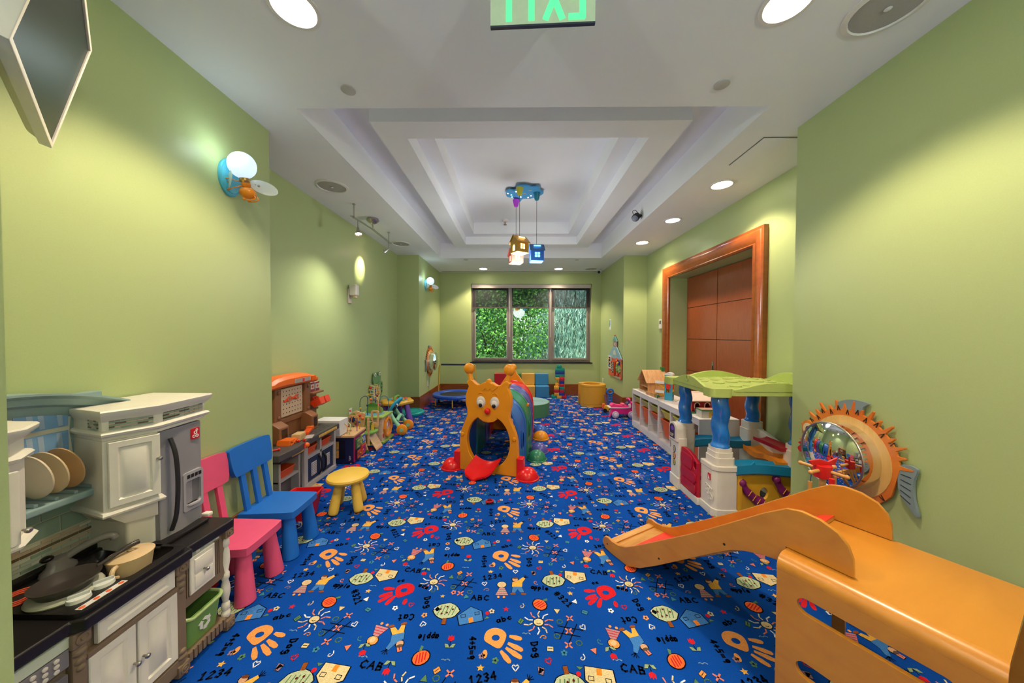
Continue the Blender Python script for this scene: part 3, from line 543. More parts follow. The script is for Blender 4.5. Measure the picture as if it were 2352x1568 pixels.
# bee wall lamps
def bee(x, y, z, label):
    t = thing('bee_wall_lamp', label, 'wall lamp', (x, y, z), 0, 'bee wall lamps'); BL_ = pl('#58b9cf', .3); OG = pl('#e58a1c', .3)
    p = MB(); rings = []
    for s_, d in ((1, 0), (1, .012), (.93, .02), (.86, .018), (.82, .024), (.6, .028), (.02, .03)): rings.append([(d, .085 * s_ * cos(2 * pi * i / 32), .125 * s_ * sin(2 * pi * i / 32)) for i in range(32)])
    p.loft(rings).build('back_plate', BL_, t)
    MB().sph((.11, -.02, .075), (.085, .075, .085), 24, 16).build('globe', emat('white lit globe', '#d4ecff', .45), t)
    MB().lathe([(.02, -.012), (.03, .0), (.03, .02), (.02, .03)], (.11, .0, -.025), 14).build('collar', mat('brass', '#c9a060', .3, 1), t)
    MB().sph((.11, .01, -.04), .028, 14, 10).build('thorax', OG, t); MB().sph((.115, .02, -.095), (.05, .046, .038), 18, 12).build('abdomen', OG, t)
    for pts in ([(.10, .0, -.03), (.05, -.05, -.03), (.015, -.055, -.02)], [(.10, .0, -.05), (.05, -.035, -.085), (.02, -.03, -.09)], [(.10, .03, -.04), (.05, .05, -.05), (.015, .05, -.04)]): MB().tube(pts, .0035, 6).sph(pts[-1], .008, 8, 6).build('leg', OG, t)
    for s_ in (-1, 1): MB().tube(spline([(.15, .03 + s_ * .012, -.10), (.165, .035 + s_ * .014, -.13), (.13, .03 + s_ * .016, -.145), (.105, .02 + s_ * .02, -.142)], 4, False), .004, 6).sph((.105, .02 + s_ * .02, -.142), .009, 8, 6).build('feeler', OG, t)
    W_ = mat('frosted wing glass', '#e2e8e6', .3, var=.02)
    for c, rot in (((.185, .075, -.035), (0, .25, .45)), ((.055, -.055, -.035), (0, -.2, -.7))):
        M4 = Matrix.Translation(c) @ Euler(rot).to_matrix().to_4x4(); MB(M4).prism(ell(0, 0, .085, .045, 28), -.002, .002, 'xz').build('wing', W_, t); MB(M4).cyl((-.045, 0, 0), (-.10, .01, 0), .004).sph((-.03, -.004, 0), .008, 8, 6).build('wing_pin', STEEL, t)
    lamp('POINT', 'bee_lamp', (x + .12, y - .13, z + .12), .7, (.8, .95, 1), .06, parent=t)
bee(XL, 2.22, 2.62, 'orange and turquoise bee wall lamp on the wall above the toy kitchen'); bee(XL, 7.06, 2.64, 'orange and turquoise bee wall lamp above the fish mirror near the trampoline')
for x, s_, lb in ((-2.5, 1, 'added unseen white bowl fill sconce on the lobby wall behind the jamb'), (XR, -1, 'added unseen white bowl fill sconce on the lobby stretch of the slide wall')):  # unseen uplights added behind the camera to brighten the ceiling
    t = thing('added_fill_sconce', lb, 'wall lamp', (x, -1.3, 2.25), 0, 'added unseen fill sconces'); MB().box(min(0, s_ * .02), max(0, s_ * .02), -.06, .06, -.08, .10).build('back_plate', TRIM, t, .004); MB().lathe([(.03, -.06), (.09, -.02), (.125, .05), (.12, .05), (.085, -.012), (.03, -.05)], (s_ * .14, 0, 0), 28, cap=False).build('bowl', TRIM, t); MB().cyl((s_ * .02, 0, -.04), (s_ * .12, 0, -.045), .014).build('arm', STEEL, t)
    lamp('POINT', 'added_fill_lamp', (x + s_ * .14, -1.3, 2.33), 46, (.9, .96, 1), .06, parent=t)
# small devices on walls and ceiling
t = thing('motion_sensor', 'cream wall mounted motion sensor with clear lens', 'sensor', (XLA, 4.67, 2.13)); MB().box(0, .02, -.045, .045, -.13, .08).build('bracket', pl('#d8c8bc'), t, .006); MB().box(.02, .13, -.05, .05, -.02, .14).build('body', pl('#e2dcd4'), t, .02, 3); MB().cyl((.085, 0, -.05), (.085, 0, -.02), .036).build('lens', mat('clear amber lens', '#c9b080', .15), t)
def plate(name, x, y, z, w, h, face, label, cat, grp, d=.008):
    t = thing(name, label, cat, (x, y, z), 0, grp); MB().box(min(0, face * d), max(0, face * d), -w / 2, w / 2, -h / 2, h / 2).build('cover', pl('#e8e4dc'), t, .003)
    if name == 'wall_outlet':
        for k in (-.022, .022): MB().lathe([(.001, 0), (.016, 0), (.016, .003), (.001, .003)], (face * d if face > 0 else face * d - .003, 0, k), 12, axis='x').build('socket', pl('#d9d4cc'), t)
    return t
plate('wall_outlet', XLA, 4.68, .42, .075, .12, 1, 'white socket plate above the wooden activity toys', 'outlet', 'wall outlets'); plate('wall_outlet', XL, 7.22, .47, .075, .12, 1, 'white socket plate below the small fish mirror', 'outlet', 'wall outlets'); plate('wall_outlet', XR, 8.12, .42, .075, .12, -1, 'white socket plate behind the yellow foam ring', 'outlet', 'wall outlets')
t = plate('thermostat', XRA, 5.955, 1.76, .13, .17, -1, 'white wall thermostat beside the brown door casing', 'thermostat', None, .025); MB().box(-.028, -.025, -.035, .035, 0, .06).build('display', pl('#6a7360'), t)
t = thing('wall_notice', 'small white and blue notice on the wall above the house panel', 'sign', (XR, 7.54, 1.80)); MB().box(-.004, 0, -.07, .07, -.12, .12).build('sheet', pl('#dfe8ea'), t); MB().box(-.006, -.004, .0, .055, -.05, .10).build('blue_print', pl('#2a9ac0'), t)
for k in range(4): MB().box(-.006, -.004, -.055, -.01, .08 - k * .03, .09 - k * .03).build('print_line', pl('#7c8a90'), t)
t = thing('security_camera', 'white ceiling security camera with dark lens by the window corner', 'camera', (2.03, 7.94, CZ)); MB().cyl((0, 0, -.012), (0, 0, 0), .05, n=24).cyl((0, 0, -.05), (0, 0, -.01), .02).build('mount', TRIM, t); d = Vector((-.35, -.8, -.45)).normalized(); MB().cyl(Vector((0, 0, -.06)) - d * .03, Vector((0, 0, -.06)) + d * .07, .04, n=20).build('body', TRIM, t, .006); MB().cyl(Vector((0, 0, -.06)) + d * .07, Vector((0, 0, -.06)) + d * .076, .034, n=20).build('lens', mat('black lens', '#0c1830', .1), t)
t = thing('projector_light', 'small black projector lamp fixed to the side of the ceiling tray', 'lamp', (1.785, 4.68, 3.26)); MB().cyl((0, 0, 0), (-.05, 0, -.02), .02).build('bracket', pl('#161618'), t); d = Vector((-.5, -.5, -.55)).normalized(); MB().cyl(Vector((-.07, 0, -.02)) - d * .03, Vector((-.07, 0, -.02)) + d * .05, .05, .052, 20).build('body', pl('#141416', .5), t, .006); MB().sph(Vector((-.07, 0, -.02)) + d * .05, .044, 14, 8).build('dome', mat('clear dome', '#8a93a8', .08), t); MB().tube(spline([(-.04, 0, .03), (-.09, -.01, .07), (-.13, -.02, .05), (-.12, -.03, .0)], 4, False), .004, 6).build('cable', pl('#141416'), t)
# television on a corner arm
A_, B_, C_ = Vector((-1.16, .742, 2.222)), Vector((-1.686, 1.173, 2.222)), Vector((-1.626, 1.247, 2.637))
t = thing('wall_television', 'white framed flat television tilted down in the corner', 'television', tuple((A_ + B_) / 2), 0, None, True)
ux = (A_ - B_).normalized(); uz = (C_ - B_).normalized(); un = -ux.cross(uz).normalized()
if un.y < 0: un = -un
M4 = Matrix.Identity(4)
for i in range(3): M4[i][0], M4[i][1], M4[i][2], M4[i][3] = ux[i], un[i], uz[i], B_[i]
w_, h_ = (A_ - B_).length, (C_ - B_).length
MB(M4).prism([(0, 0), (w_, 0), (w_, h_), (0, h_)], -.03, 0, 'xz', [[(.016, .016), (w_ - .016, .016), (w_ - .016, h_ - .016), (.016, h_ - .016)]]).build('bezel', pl('#ded9cc', .35), t, .003)
MB(M4).box(.014, w_ - .014, -.02, -.006, .014, h_ - .014).build('screen', mat('dark glossy screen', '#101516', .38, spec=.35, var=.02), t)
MB(M4).loft([[(.01, -.03, .01), (w_ - .01, -.03, .01), (w_ - .01, -.03, h_ - .01), (.01, -.03, h_ - .01)], [(.02, -.055, .02), (w_ - .02, -.055, .02), (w_ - .02, -.055, h_ - .02), (.02, -.055, h_ - .02)], [(.12, -.085, .08), (w_ - .12, -.085, .08), (w_ - .12, -.085, h_ - .08), (.12, -.085, h_ - .08)]]).build('back_case', pl('#c9c3ae', .45), t, .006)
pm_ = M4 @ Vector((w_ / 2, -.085, h_ / 2)); MB().tube([pm_, pm_ - un * .12, (XL + .0, .95, pm_.z + .02)], .02, 10).build('bracket_arm', pl('#b8b29c'), t)
# ================================================================== TOY KITCHEN (against the left wall)
IV = pl('#e3ded0', .4); KB = pl('#7d6a55', .5); KK = mat('black counter', '#191616', .35, var=.08, bump=.15, scale=300); GY = pl('#8d8b90', .35); BG_ = pl('#8aa3a2', .42)
def nest(b, y0, y1, z0, z1, steps, first):
    """nested rectangles facing +x: steps of (x, inset)"""
    b.loft([[(x, y0 + i, z0 + i), (x, y1 - i, z0 + i), (x, y1 - i, z1 - i), (x, y0 + i, z1 - i)] for x, i in [first] + steps]); return b
def raised(y0, y1, z0, z1, x, fr=.03, t=.018):
    fr = min(fr, (y1 - y0) * .22, (z1 - z0) * .25)
    return nest(MB(), y0, y1, z0, z1, [(x - .003, 0), (x, .003), (x, fr), (x - .007, fr + .006), (x - .007, fr + .010), (x + .002, fr + .022)], (x - t, 0))
def knob(p, par, r=.009, m=None):
    return MB().lathe([(.004, 0), (.004, .012), (r, .016), (r, .022), (r * .5, .026), (.0005, .026)], p, 12, axis='x').build('knob', m or mat('satin nickel', '#a9a49c', .3, 1), par)
K = thing('toy_kitchen', 'large play kitchen with black counter, white cabinets and brown base', 'toy kitchen', (-1.72, 1.2, 0), 0, None, True)
XB, XF = -1.925, -1.53
# base cabinet
MB().box(XB, XF, .70, 1.44, .03, .52).build('base_body', KB, K, .006)
MB().box(XB, XF + .02, 1.44, 1.665, .035, .075).build('bin_shelf', KB, K, .004)
for k in range(9): MB().box(XF + .012, XF + .026, 1.455 + k * .022, 1.470 + k * .022, .03, .072).build('slat', KB, K)
MB().box(XB, XB + .03, 1.44, 1.66, .07, .53).build('bay_back', KB, K); MB().box(XB, XF + .012, 1.44, 1.665, .285, .53).build('drawer_case', KB, K, .004); MB().box(XB, XB + .06, 1.63, 1.67, .07, .3).build('rear_post', KB, K)
def rosette(y, z, x=-1.495, s=.026):
    o = MB().box(XF - .02, x, y - s, y + s, z - s, z + s).build('rosette_block', KB, K, .006); MB().lathe([(.019, 0), (.019, .003), (.014, .004), (.012, .001), (.008, .001), (.006, .005), (.0005, .005)], (x, y, z), 18, axis='x').build('rosette', KB, o)
for y in (1.085, 1.425):
    rosette(y, .50); rosette(y, .035); MB().box(XF - .02, -1.505, y - .02, y + .02, .06, .47).build('pilaster', KB, K, .006)
    for z, r in ((.45, .02), (.42, .017), (.395, .013), (.115, .016), (.09, .02)): MB().sph((-1.507, y, z), (.012, r, .013), 12, 8).build('pilaster_bead', KB, K)
rosette(1.665, .515); rosette(1.665, .03)
MB().lathe([(.014, .0), (.02, .01), (.02, .03), (.013, .04), (.018, .05), (.018, .075), (.012, .085), (.02, .13), (.02, .16), (.013, .20), (.018, .21), (.018, .235), (.013, .245), (.021, .30), (.019, .35), (.013, .375), (.019, .385), (.019, .41), (.014, .425)], (-1.525, 1.665, .06), 18).build('turned_post', IV, K)
# doors and drawers
d = raised(1.135, 1.40, .43, .53, -1.505).build('false_drawer', IV, K)
for y0, y1, ky in ((1.108, 1.25, 1.238), (1.258, 1.408, 1.27)):
    d = raised(y0, y1, .10, .402, -1.505).build('door', IV, K); knob((-1.503, ky, .25), d)
MB().box(XF, -1.50, 1.10, 1.41, .405, .425).build('door_rail', KB, K, .004); MB().box(XF, -1.505, 1.10, 1.41, .03, .09).build('plinth', KB, K, .004)
d = MB(); nest(d, 1.467, 1.59, .335, .508, [(-1.508, 0), (-1.505, .003)], (-1.53, 0)); nest(d, 1.483, 1.574, .425, .492, [(-1.501, .002), (-1.498, .012)], (-1.506, 0)); nest(d, 1.483, 1.574, .350, .415, [(-1.501, .002), (-1.498, .012)], (-1.506, 0)); d = d.build('drawer', IV, K); knob((-1.503, 1.528, .421), d)
for y in (1.45, 1.605):
    for k in range(3): MB().box(-1.52, -1.513, y - .004 + k * .010, y + .001 + k * .010, .33, .50).build('flute', KB, K)
TILE = [pl(c, .3) for c in ('#b9c4b4', '#8fa795', '#d3d5c6', '#9fb3a4', '#6f5a48', '#c8b39a')]
tb = MB().box(0, .004, 0, 1, 0, 1).mesh('tile')
def tiles(x, ya, yb, za, zb, ny, nz, gap, par, pick, thick=.003, brick=False):
    h_ = (zb - za) / nz
    for j in range(nz):
        w0 = (yb - ya) / ny; off = w0 * .5 if brick and j % 2 else 0; y = ya - off
        while y < yb - 1e-5:
            a, c = max(ya, y), min(yb, y + w0)
            if c - a > .006: MBt(x, a + gap / 2, c - gap / 2, za + j * h_ + gap / 2, za + (j + 1) * h_ - gap / 2, thick, par, TILE[pick(j)])
            y += w0
TM = {}
def MBt(x, y0, y1, z0, z1, t_, par, m):
    if m.name not in TM:
        TM[m.name] = MB().box(0, 1, 0, 1, 0, 1).mesh('tile'); TM[m.name].materials.append(m)
    q = OFF[par.name] @ Vector((x, y0, z0)); o = bpy.data.objects.new('tile', TM[m.name]); COL.objects.link(o); o.parent = par; o.location = q; o.scale = (t_, y1 - y0, z1 - z0)
rt = random.Random(3)
tiles(-1.515, 1.46, 1.62, .512, .528, 8, 1, .001, K, lambda j: rt.choice((0, 1, 2, 3)))
# oven at the near end
o = MB().box(-1.54, -1.512, .70, 1.06, .07, .40).build('oven_door', pl('#6e6c70', .35), K, .004); MB().box(-1.512, -1.508, .74, 1.02, .12, .33).build('oven_window', mat('smoked window', '#26262a', .12), o); MB().tube([(-1.512, .74, .365), (-1.49, .75, .37), (-1.49, 1.01, .37), (-1.512, 1.02, .365)], .009, 10).build('oven_handle', mat('dull chrome', '#9c9a98', .25, 1), o)
o = MB().box(-1.54, -1.508, .70, 1.06, .425, .485).build('oven_panel', pl('#77757a'), K, .003); MB().box(-1.54, -1.508, .70, 1.06, .49, .525).build('tile_band', TILE[0], K)
for k in range(4):
    for j in range(3): MB().lathe([(.007, 0), (.007, .003), (.0005, .004)], (-1.508, .95 + k * .026, .437 + j * .018), 10, axis='x').build('oven_button', pl('#cfcac0'), o)
# counters with sink and stove
MB().prism([(XB, .70), (-1.505, .70), (-1.505, 1.06), (-1.47, 1.075), (-1.47, 1.445), (-1.50, 1.455), (-1.49, 1.68), (-1.505, 1.70), (XB, 1.70)], .53, .575, 'xy', [rrect(-1.86, -1.53, 1.235, 1.43, .03)]).build('countertop', KK, K, .008, 3)
MB().prism(rrect(-1.875, -1.485, 1.07, 1.445, .035), .572, .592, 'xy', [rrect(-1.86, -1.525, 1.235, 1.43, .03)]).build('cooktop_rim', KK, K, .006)
si = MB(); si.loft([[(x, y, z) for x, y in rrect(-1.862 + q, -1.523 - q, 1.233 + q, 1.432 - q, .03)] for z, q in ((.590, .0), (.57, .004), (.545, .02))], True, False); si.prism(rrect(-1.842, -1.543, 1.253, 1.412, .02), .539, .545); si.build('sink', KK, K)
MB().box(XB, -1.88, .70, 1.44, .57, .612).build('upstand', KK, K, .006)
def ring(c, r0, r1, z, name, m, par): return MB().prism(ell(c[0], c[1], r1, n=32), z, z + .002, 'xy', [ell(c[0], c[1], r0, n=32)]).build(name, m, par)
RB = pl('#d9553a')
bn = MB().prism(ell(-1.80, 1.135, .062, n=32), .592, .594).build('burner', pl('#241a18'), K)
for r in (.028, .042, .056): ring((-1.80, 1.135), r - .004, r + .004, .5945, 'burner_ring', RB, bn)
MB().lathe([(.088, 0), (.092, .006), (.088, .014), (.001, .014)], (-1.665, 1.165, .592), 36).build('hot_plate', pl('#b9bba6'), K, label='pale green round burner pad')
for p in ((-1.575, 1.205), (-1.575, 1.135)):
    o = MB().lathe([(.030, 0), (.028, .012), (.001, .013)], (p[0], p[1], .592), 24).build('stove_knob', pl('#d9dcd6'), K); MB().obox((p[0], p[1], .609), (.05, .009, .010), (0, 0, .9)).build('knob_grip', pl('#c3c8c4'), o)
lb = MB().box(-1.528, -1.505, 1.09, 1.225, .592, .5935).build('stove_label', pl('#d7d3cc'), K)
for y in (1.10, 1.14, 1.175, 1.213): MB().prism(ell(-1.516, y, .008, n=12), .5935, .5945).build('indicator', pl('#e0663a'), lb)
f = MB().lathe([(.036, 0), (.034, .012), (.022, .03), (.02, .055), (.0005, .06)], (-1.85, 1.275, .592), 20, 1, 1.5).build('tap_base', pl('#77736f', .3), K); MB().tube(spline([(-1.85, 1.29, .63), (-1.82, 1.32, .655), (-1.78, 1.355, .675), (-1.755, 1.375, .675), (-1.748, 1.38, .66)], 4, False), .014, 12).build('spout', pl('#8a8682', .25), f); MB().sph((-1.86, 1.25, .655), (.018, .018, .012), 12, 8).build('tap_lever', pl('#1c1818', .25), f)
# tiled splashback, window wall, plate rack
MB().box(-1.945, -1.915, .74, 1.46, .60, .885).build('splashback', pl('#c9c4ae'), K)
tiles(-1.915, .76, 1.44, .72, .86, 6, 2, .005, K, lambda j: rt.choice((0, 1, 2, 3, 1)), .004, True)
tiles(-1.915, .76, 1.44, .675, .715, 12, 3, .003, K, lambda j: 4 if j == 0 else rt.choice((0, 3, 2, 5)), .003, True); tiles(-1.915, .76, 1.44, .617, .672, 12, 4, .003, K, lambda j: rt.choice((0, 1, 2, 5)), .003, True)
MB().box(-1.955, -1.905, .74, 1.47, .87, 1.29).build('window_wall', BG_, K, .006)
def arch(y): return 1.325 - .075 * ((y - 1.11) / .38) ** 2
rings = []
for k in range(25):
    y = .70 + (1.515 - .70) * k / 24; z = arch(y); rings.append([(-1.955, y, z - .10), (-1.90, y, z - .10), (-1.885, y, z - .075), (-1.885, y, z - .055), (-1.862, y, z - .045), (-1.855, y, z - .02), (-1.83, y, z - .008), (-1.83, y, z), (-1.955, y, z)])
MB().loft(rings).build('cornice_arch', BG_, K)
wn = MB().prism([(1.00, 1.02), (1.36, 1.035), (1.35, 1.14), (1.36, 1.255), (1.18, 1.272), (1.00, 1.262)], -1.905, -1.897, 'yz').build('toy_window', pl('#d9d3c2'), K)
for y0, y1 in ((1.012, 1.175), (1.195, 1.345)):
    for z0, z1 in ((1.035, 1.14), (1.158, 1.25)):
        pn = MB().box(-1.897, -1.894, y0, y1, z0 + (.005 if y0 > 1.1 else 0), z1 + (.004 if y0 > 1.1 else 0)).build('pane', pl('#7fa9d6', .25), wn)
        for q in (.25, .45, .8): MB().add([(-1.8935, y0 + (y1 - y0) * (q - .05), z1), (-1.8935, y0 + (y1 - y0) * (q + .06), z1), (-1.8935, y0 + (y1 - y0) * (q + .10), z0 + .01), (-1.8935, y0 + (y1 - y0) * (q + .0), z0 + .01)], [(0, 1, 2, 3)]).build('curtain_print', pl('#a9bfd8'), pn)
MB().box(-1.945, -1.765, 1.0, 1.425, .875, .905).build('plate_shelf', BG_, K, .008, 3)
for y in (1.06, 1.115, 1.17, 1.225, 1.28, 1.335, 1.39): MB().box(-1.89, -1.775, y - .006, y + .006, .905, .918).build('rack_rib', BG_, K, .003)
MB().prism([(-1.93, .905), (-1.77, .905)] + ell(-1.85, .95, .075, .11, 12, 0, 180), 1.41, 1.43, 'xz').build('rack_end', BG_, K, .004)
# upper cabinets: a bay with chamfered front, cornice and tile strip
def upper(pts, z0, z1, name, sel=(0, 1, 2)):
    o = MB().prism(pts, z0, z1 - .006).build(name, IV, K, .005); cx = sum(p[0] for p in pts) / len(pts); cy = sum(p[1] for p in pts) / len(pts)
    def off(d):
        out = []
        for i, p in enumerate(pts):
            if p[0] < -1.94: out.append((p[0], p[1] + (d if p[1] > cy else -d))); continue
            v = Vector((p[0] - cx, p[1] - cy)); a = 1.0; out.append((p[0] + d * (1 if p[0] > -1.8 else .6), p[1] + d * (.9 if p[1] > cy else -.9)))
        return out
    for za, prof in [q for i_, q in enumerate(((z1 - .115, [(0, .0), (.012, .006), (.016, .016), (.010, .024), (0, .028)]), (z1 - .03, [(0, -.02), (.006, -.012), (.014, .0), (.022, .010), (.024, .024), (.02, .03)]), (z0 - .012, [(0, .0), (.014, .003), (.018, .012), (.012, .022), (0, .025)]))) if i_ in sel]:
        MB().loft([[(q[0], q[1], za + dz) for q in off(d_)] for d_, dz in prof]).build('moulding', IV, o)
    return o
UR = upper([(-1.955, 1.385), (-1.70, 1.305), (-1.625, 1.455), (-1.655, 1.70), (-1.955, 1.70)], 1.105, 1.235, 'upper_cabinet', (0, 1)); upper([(-1.955, 1.385), (-1.70, 1.305), (-1.63, 1.452), (-1.66, 1.468), (-1.955, 1.468)], .80, 1.112, 'cabinet_bay', (2,))
MB().prism([(-1.955, 1.43), (-1.72, 1.40), (-1.668, 1.465), (-1.668, 1.685), (-1.955, 1.685)], .575, 1.105).build('tower', IV, K, .01, 3)
MB().loft([[(-1.955, 1.39 + d * .5, z), (-1.715, 1.33 + d, z), (-1.645, 1.46, z), (-1.66, 1.472, z), (-1.955, 1.472, z)] for d, z in ((0, .795), (.015, .765), (.04, .74), (.06, .72))]).build('corbel', IV, K)
M4 = Matrix.Translation((-1.6575, 1.383, .965)) @ Matrix.Rotation(-.4636, 4, 'Z'); d = raised(-.076, .076, -.14, .135, .012, .026); d.v = [tuple(M4 @ Vector(p)) for p in d.v]; d = d.build('upper_door', IV, K); knob((-1.622, 1.437, .99), d)
def strip(a, b, z0, z1, par):
    a = Vector((a[0], a[1])); b = Vector((b[0], b[1])); n_ = 4; L = (b - a).length; dr = (b - a) / L; nr = Vector((dr.y, -dr.x)); nr = nr if nr.x - .5 * nr.y > 0 else -nr
    for j in range(7):
        zz0 = z0 + (z1 - z0) * j / 7 + .0006; zz1 = z0 + (z1 - z0) * (j + 1) / 7 - .0006; off = .5 if j % 2 else 0
        for k in range(n_ + 1):
            s0 = max(0, (k - off) / n_); s1 = min(1, (k + 1 - off) / n_)
            if s1 - s0 < .02: continue
            p = a + dr * L * (s0 + .006); q = a + dr * L * (s1 - .006); e = nr * .0035
            MB().add([(p.x, p.y, zz0), (q.x, q.y, zz0), (q.x, q.y, zz1), (p.x, p.y, zz1)] + [(p.x + e.x, p.y + e.y, zz0), (q.x + e.x, q.y + e.y, zz0), (q.x + e.x, q.y + e.y, zz1), (p.x + e.x, p.y + e.y, zz1)], [(0, 1, 2, 3), (4, 5, 6, 7), (0, 1, 5, 4), (2, 3, 7, 6), (0, 3, 7, 4), (1, 2, 6, 5)]).build('tile', TILE[rt.choice((0, 1, 3)) if j % 2 == 0 else rt.choice((4, 5))], par)
strip((-1.692, 1.322), (-1.634, 1.438), 1.150, 1.200, UR); strip((-1.627, 1.47), (-1.653, 1.685), 1.150, 1.200, UR); strip((-1.79, 1.333), (-1.72, 1.311), 1.150, 1.200, UR)
fr_ = MB().prism([(-1.72, 1.465), (-1.648, 1.47), (-1.638, 1.56), (-1.652, 1.675), (-1.72, 1.675)], .585, 1.10).build('fridge_front', GY, K, .005)
MB().tube(spline([(-1.632, 1.505, 1.06), (-1.612, 1.51, .98), (-1.605, 1.512, .85), (-1.612, 1.51, .70), (-1.632, 1.505, .62)], 5, False), .009, 10).build('fridge_handle', pl('#2b292a', .35), fr_)
MB().prism(rrect(1.565, 1.665, .665, .86, .012), -1.655, -1.634, 'yz', [rrect(1.577, 1.653, .70, .815, .01)]).build('dispenser_frame', pl('#a3a1a6', .3), fr_, .004); MB().prism(rrect(1.575, 1.655, .69, .82, .006), -1.66, -1.645, 'yz').build('dispenser_recess', pl('#6f6d72'), fr_); MB().prism(ell(-1.637, 1.615, .02, .036, 16), .692, .700).build('drip_tray', pl('#b3b1b5', .25), fr_)
for k in range(4): MB().box(-1.634, -1.632, 1.583 + k * .019, 1.597 + k * .019, .828, .846).build('dispenser_button', pl('#1d1c20'), fr_)
lg = MB().prism(rrect(1.613, 1.657, 1.015, 1.07, .006), -1.652, -1.641, 'yz').build('maker_badge', pl('#cc1f2c', .3), fr_, label='red square badge with white figures')
for k, (y, z, r) in enumerate(((1.627, 1.03, .008), (1.643, 1.03, .008), (1.635, 1.048, .009), (1.642, 1.06, .006))): MB().prism(ell(y, z, r, n=10), -1.6412, -1.6395, 'yz', [ell(y, z, r * .55, n=10)]).build('badge_mark', pl('#f2efe8'), lg)
MB().box(-1.70, -1.60, 1.42, 1.66, .575, .592).build('fridge_foot', KK, K, .006); MB().obox((-1.645, 1.695, .592), (.04, .03, .02)).build('hinge_tab', IV, K, .006)
UL = upper([(-1.955, .72), (-1.62, .72), (-1.615, 1.01), (-1.69, 1.09), (-1.955, 1.09)], .86, 1.245, 'upper_cabinet')
strip((-1.617, .93), (-1.613, .975), 1.155, 1.21, UL); strip((-1.622, 1.0), (-1.68, 1.055), 1.155, 1.21, UL)
MB().obox((-1.60, 1.005, .99), (.012, .025, .24)).build('open_door', IV, UL, .004); knob((-1.594, 1.02, .915), UL)
# things in and on the kitchen
def dish(p, r, m, label):
    t = thing('toy_plate', label, 'plate', p, 0, 'plates in the rack'); b = MB(Matrix.Rotation(radians(-82), 4, 'X')); b.lathe([(.001, 0), (r * .55, 0), (r, .012), (r, .017), (r * .6, .006), (.001, .006)], n=36).build('dish', m, t)
    MB(Matrix.Rotation(radians(-82), 4, 'X')).lathe([(r * .58, .0045), (r * .58, .0075), (r * .6, .0085), (r * .62, .0075)], n=36, cap=False).build('foot_ring', m, t); return t
dish((-1.83, 1.18, 1.005), .086, pl('#d8c8ac'), 'cream toy plate in the rack beside the near cabinet'); dish((-1.83, 1.222, 1.005), .086, pl('#d3bd95'), 'pale tan toy plate in the middle of the rack'); dish((-1.83, 1.268, 1.005), .086, pl('#c29a68'), 'darker tan toy plate at the cabinet end of the rack')
t = thing('frying_pan', 'black toy frying pan lying on the pale burner pad', 'frying pan', (-1.665, 1.165, .606)); PB = mat('black pan', '#3b3531', .28, var=.04)
MB().lathe([(.001, 0), (.064, 0), (.086, .036), (.082, .036), (.060, .005), (.001, .005)], n=36).build('bowl', PB, t, sharp=60); MB().tube(spline([(.02, .078, .03), (.035, .12, .045), (.05, .16, .058), (.058, .185, .06)], 4, False), [.008] * 6 + [.010] * 7, 10).build('handle', PB, t)
t = thing('toy_saucepan', 'beige toy saucepan with lid standing in the sink', 'saucepan', (-1.62, 1.33, .5455)); TA = pl('#d3b78c', .4)
MB().lathe([(.001, 0), (.058, 0), (.068, .075), (.064, .075), (.055, .006), (.001, .006)], n=32).build('pot', TA, t); ld = MB().lathe([(.07, .075), (.071, .082), (.05, .09), (.001, .094)], n=32).build('lid', TA, t); MB().sph((0, 0, .098), (.014, .010, .007), 10, 6).build('lid_knob', TA, ld); MB().tube(spline([(.02, -.062, .07), (.03, -.085, .068), (.034, -.09, .045), (.03, -.07, .03)], 4, False), .008, 8).build('handle', TA, t)
t = thing('recycling_bin', 'green toy recycling bin with white arrows under the kitchen drawer', 'bin', (-1.60, 1.545, .0755)); LG = pl('#9fb777', .42)
def rr(x0, x1, y0, y1, z, r): return [(x, y, z) for x, y in rrect(x0, x1, y0, y1, r)]
b = MB().loft([rr(-.12, .07, -.078, .078, 0, .02), rr(-.13, .088, -.09, .09, .15, .02), rr(-.125, .083, -.085, .085, .15, .02), rr(-.115, .065, -.073, .073, .006, .02)]).build('tub', pl('#6f9a4a', .42), t)
rim = [(x, y, .155 - .03 * max(0, cos((y) * 16)) * (1 if x > .05 else .2)) for x, y in rrect(-.132, .092, -.092, .092, .025, 6)]
MB().tube(rim, .008, 8, True).build('rim', LG, t)
for k in range(3):
    a = radians(90 + 120 * k); b = MB(Matrix.Translation((.0795, 0, .066)) @ Matrix.Rotation(radians(90) + radians(120 * k), 4, 'X') @ Matrix.Identity(4)); b.prism([(-.022, .012), (.008, .012), (.008, .006), (.022, .019), (.008, .032), (.008, .026), (-.014, .026)], 0, .004, 'yz'); b.build('arrow', pl('#e6e6de'), t)
tag(MB().lathe([(.001, 0), (.028, 0), (.03, .06), (.024, .075), (.001, .078)], (-1.60, 1.505, .086), 20).build('green_cup', pl('#2f8a3c', .35)), 'small green toy cup inside the recycling bin', 'cup')
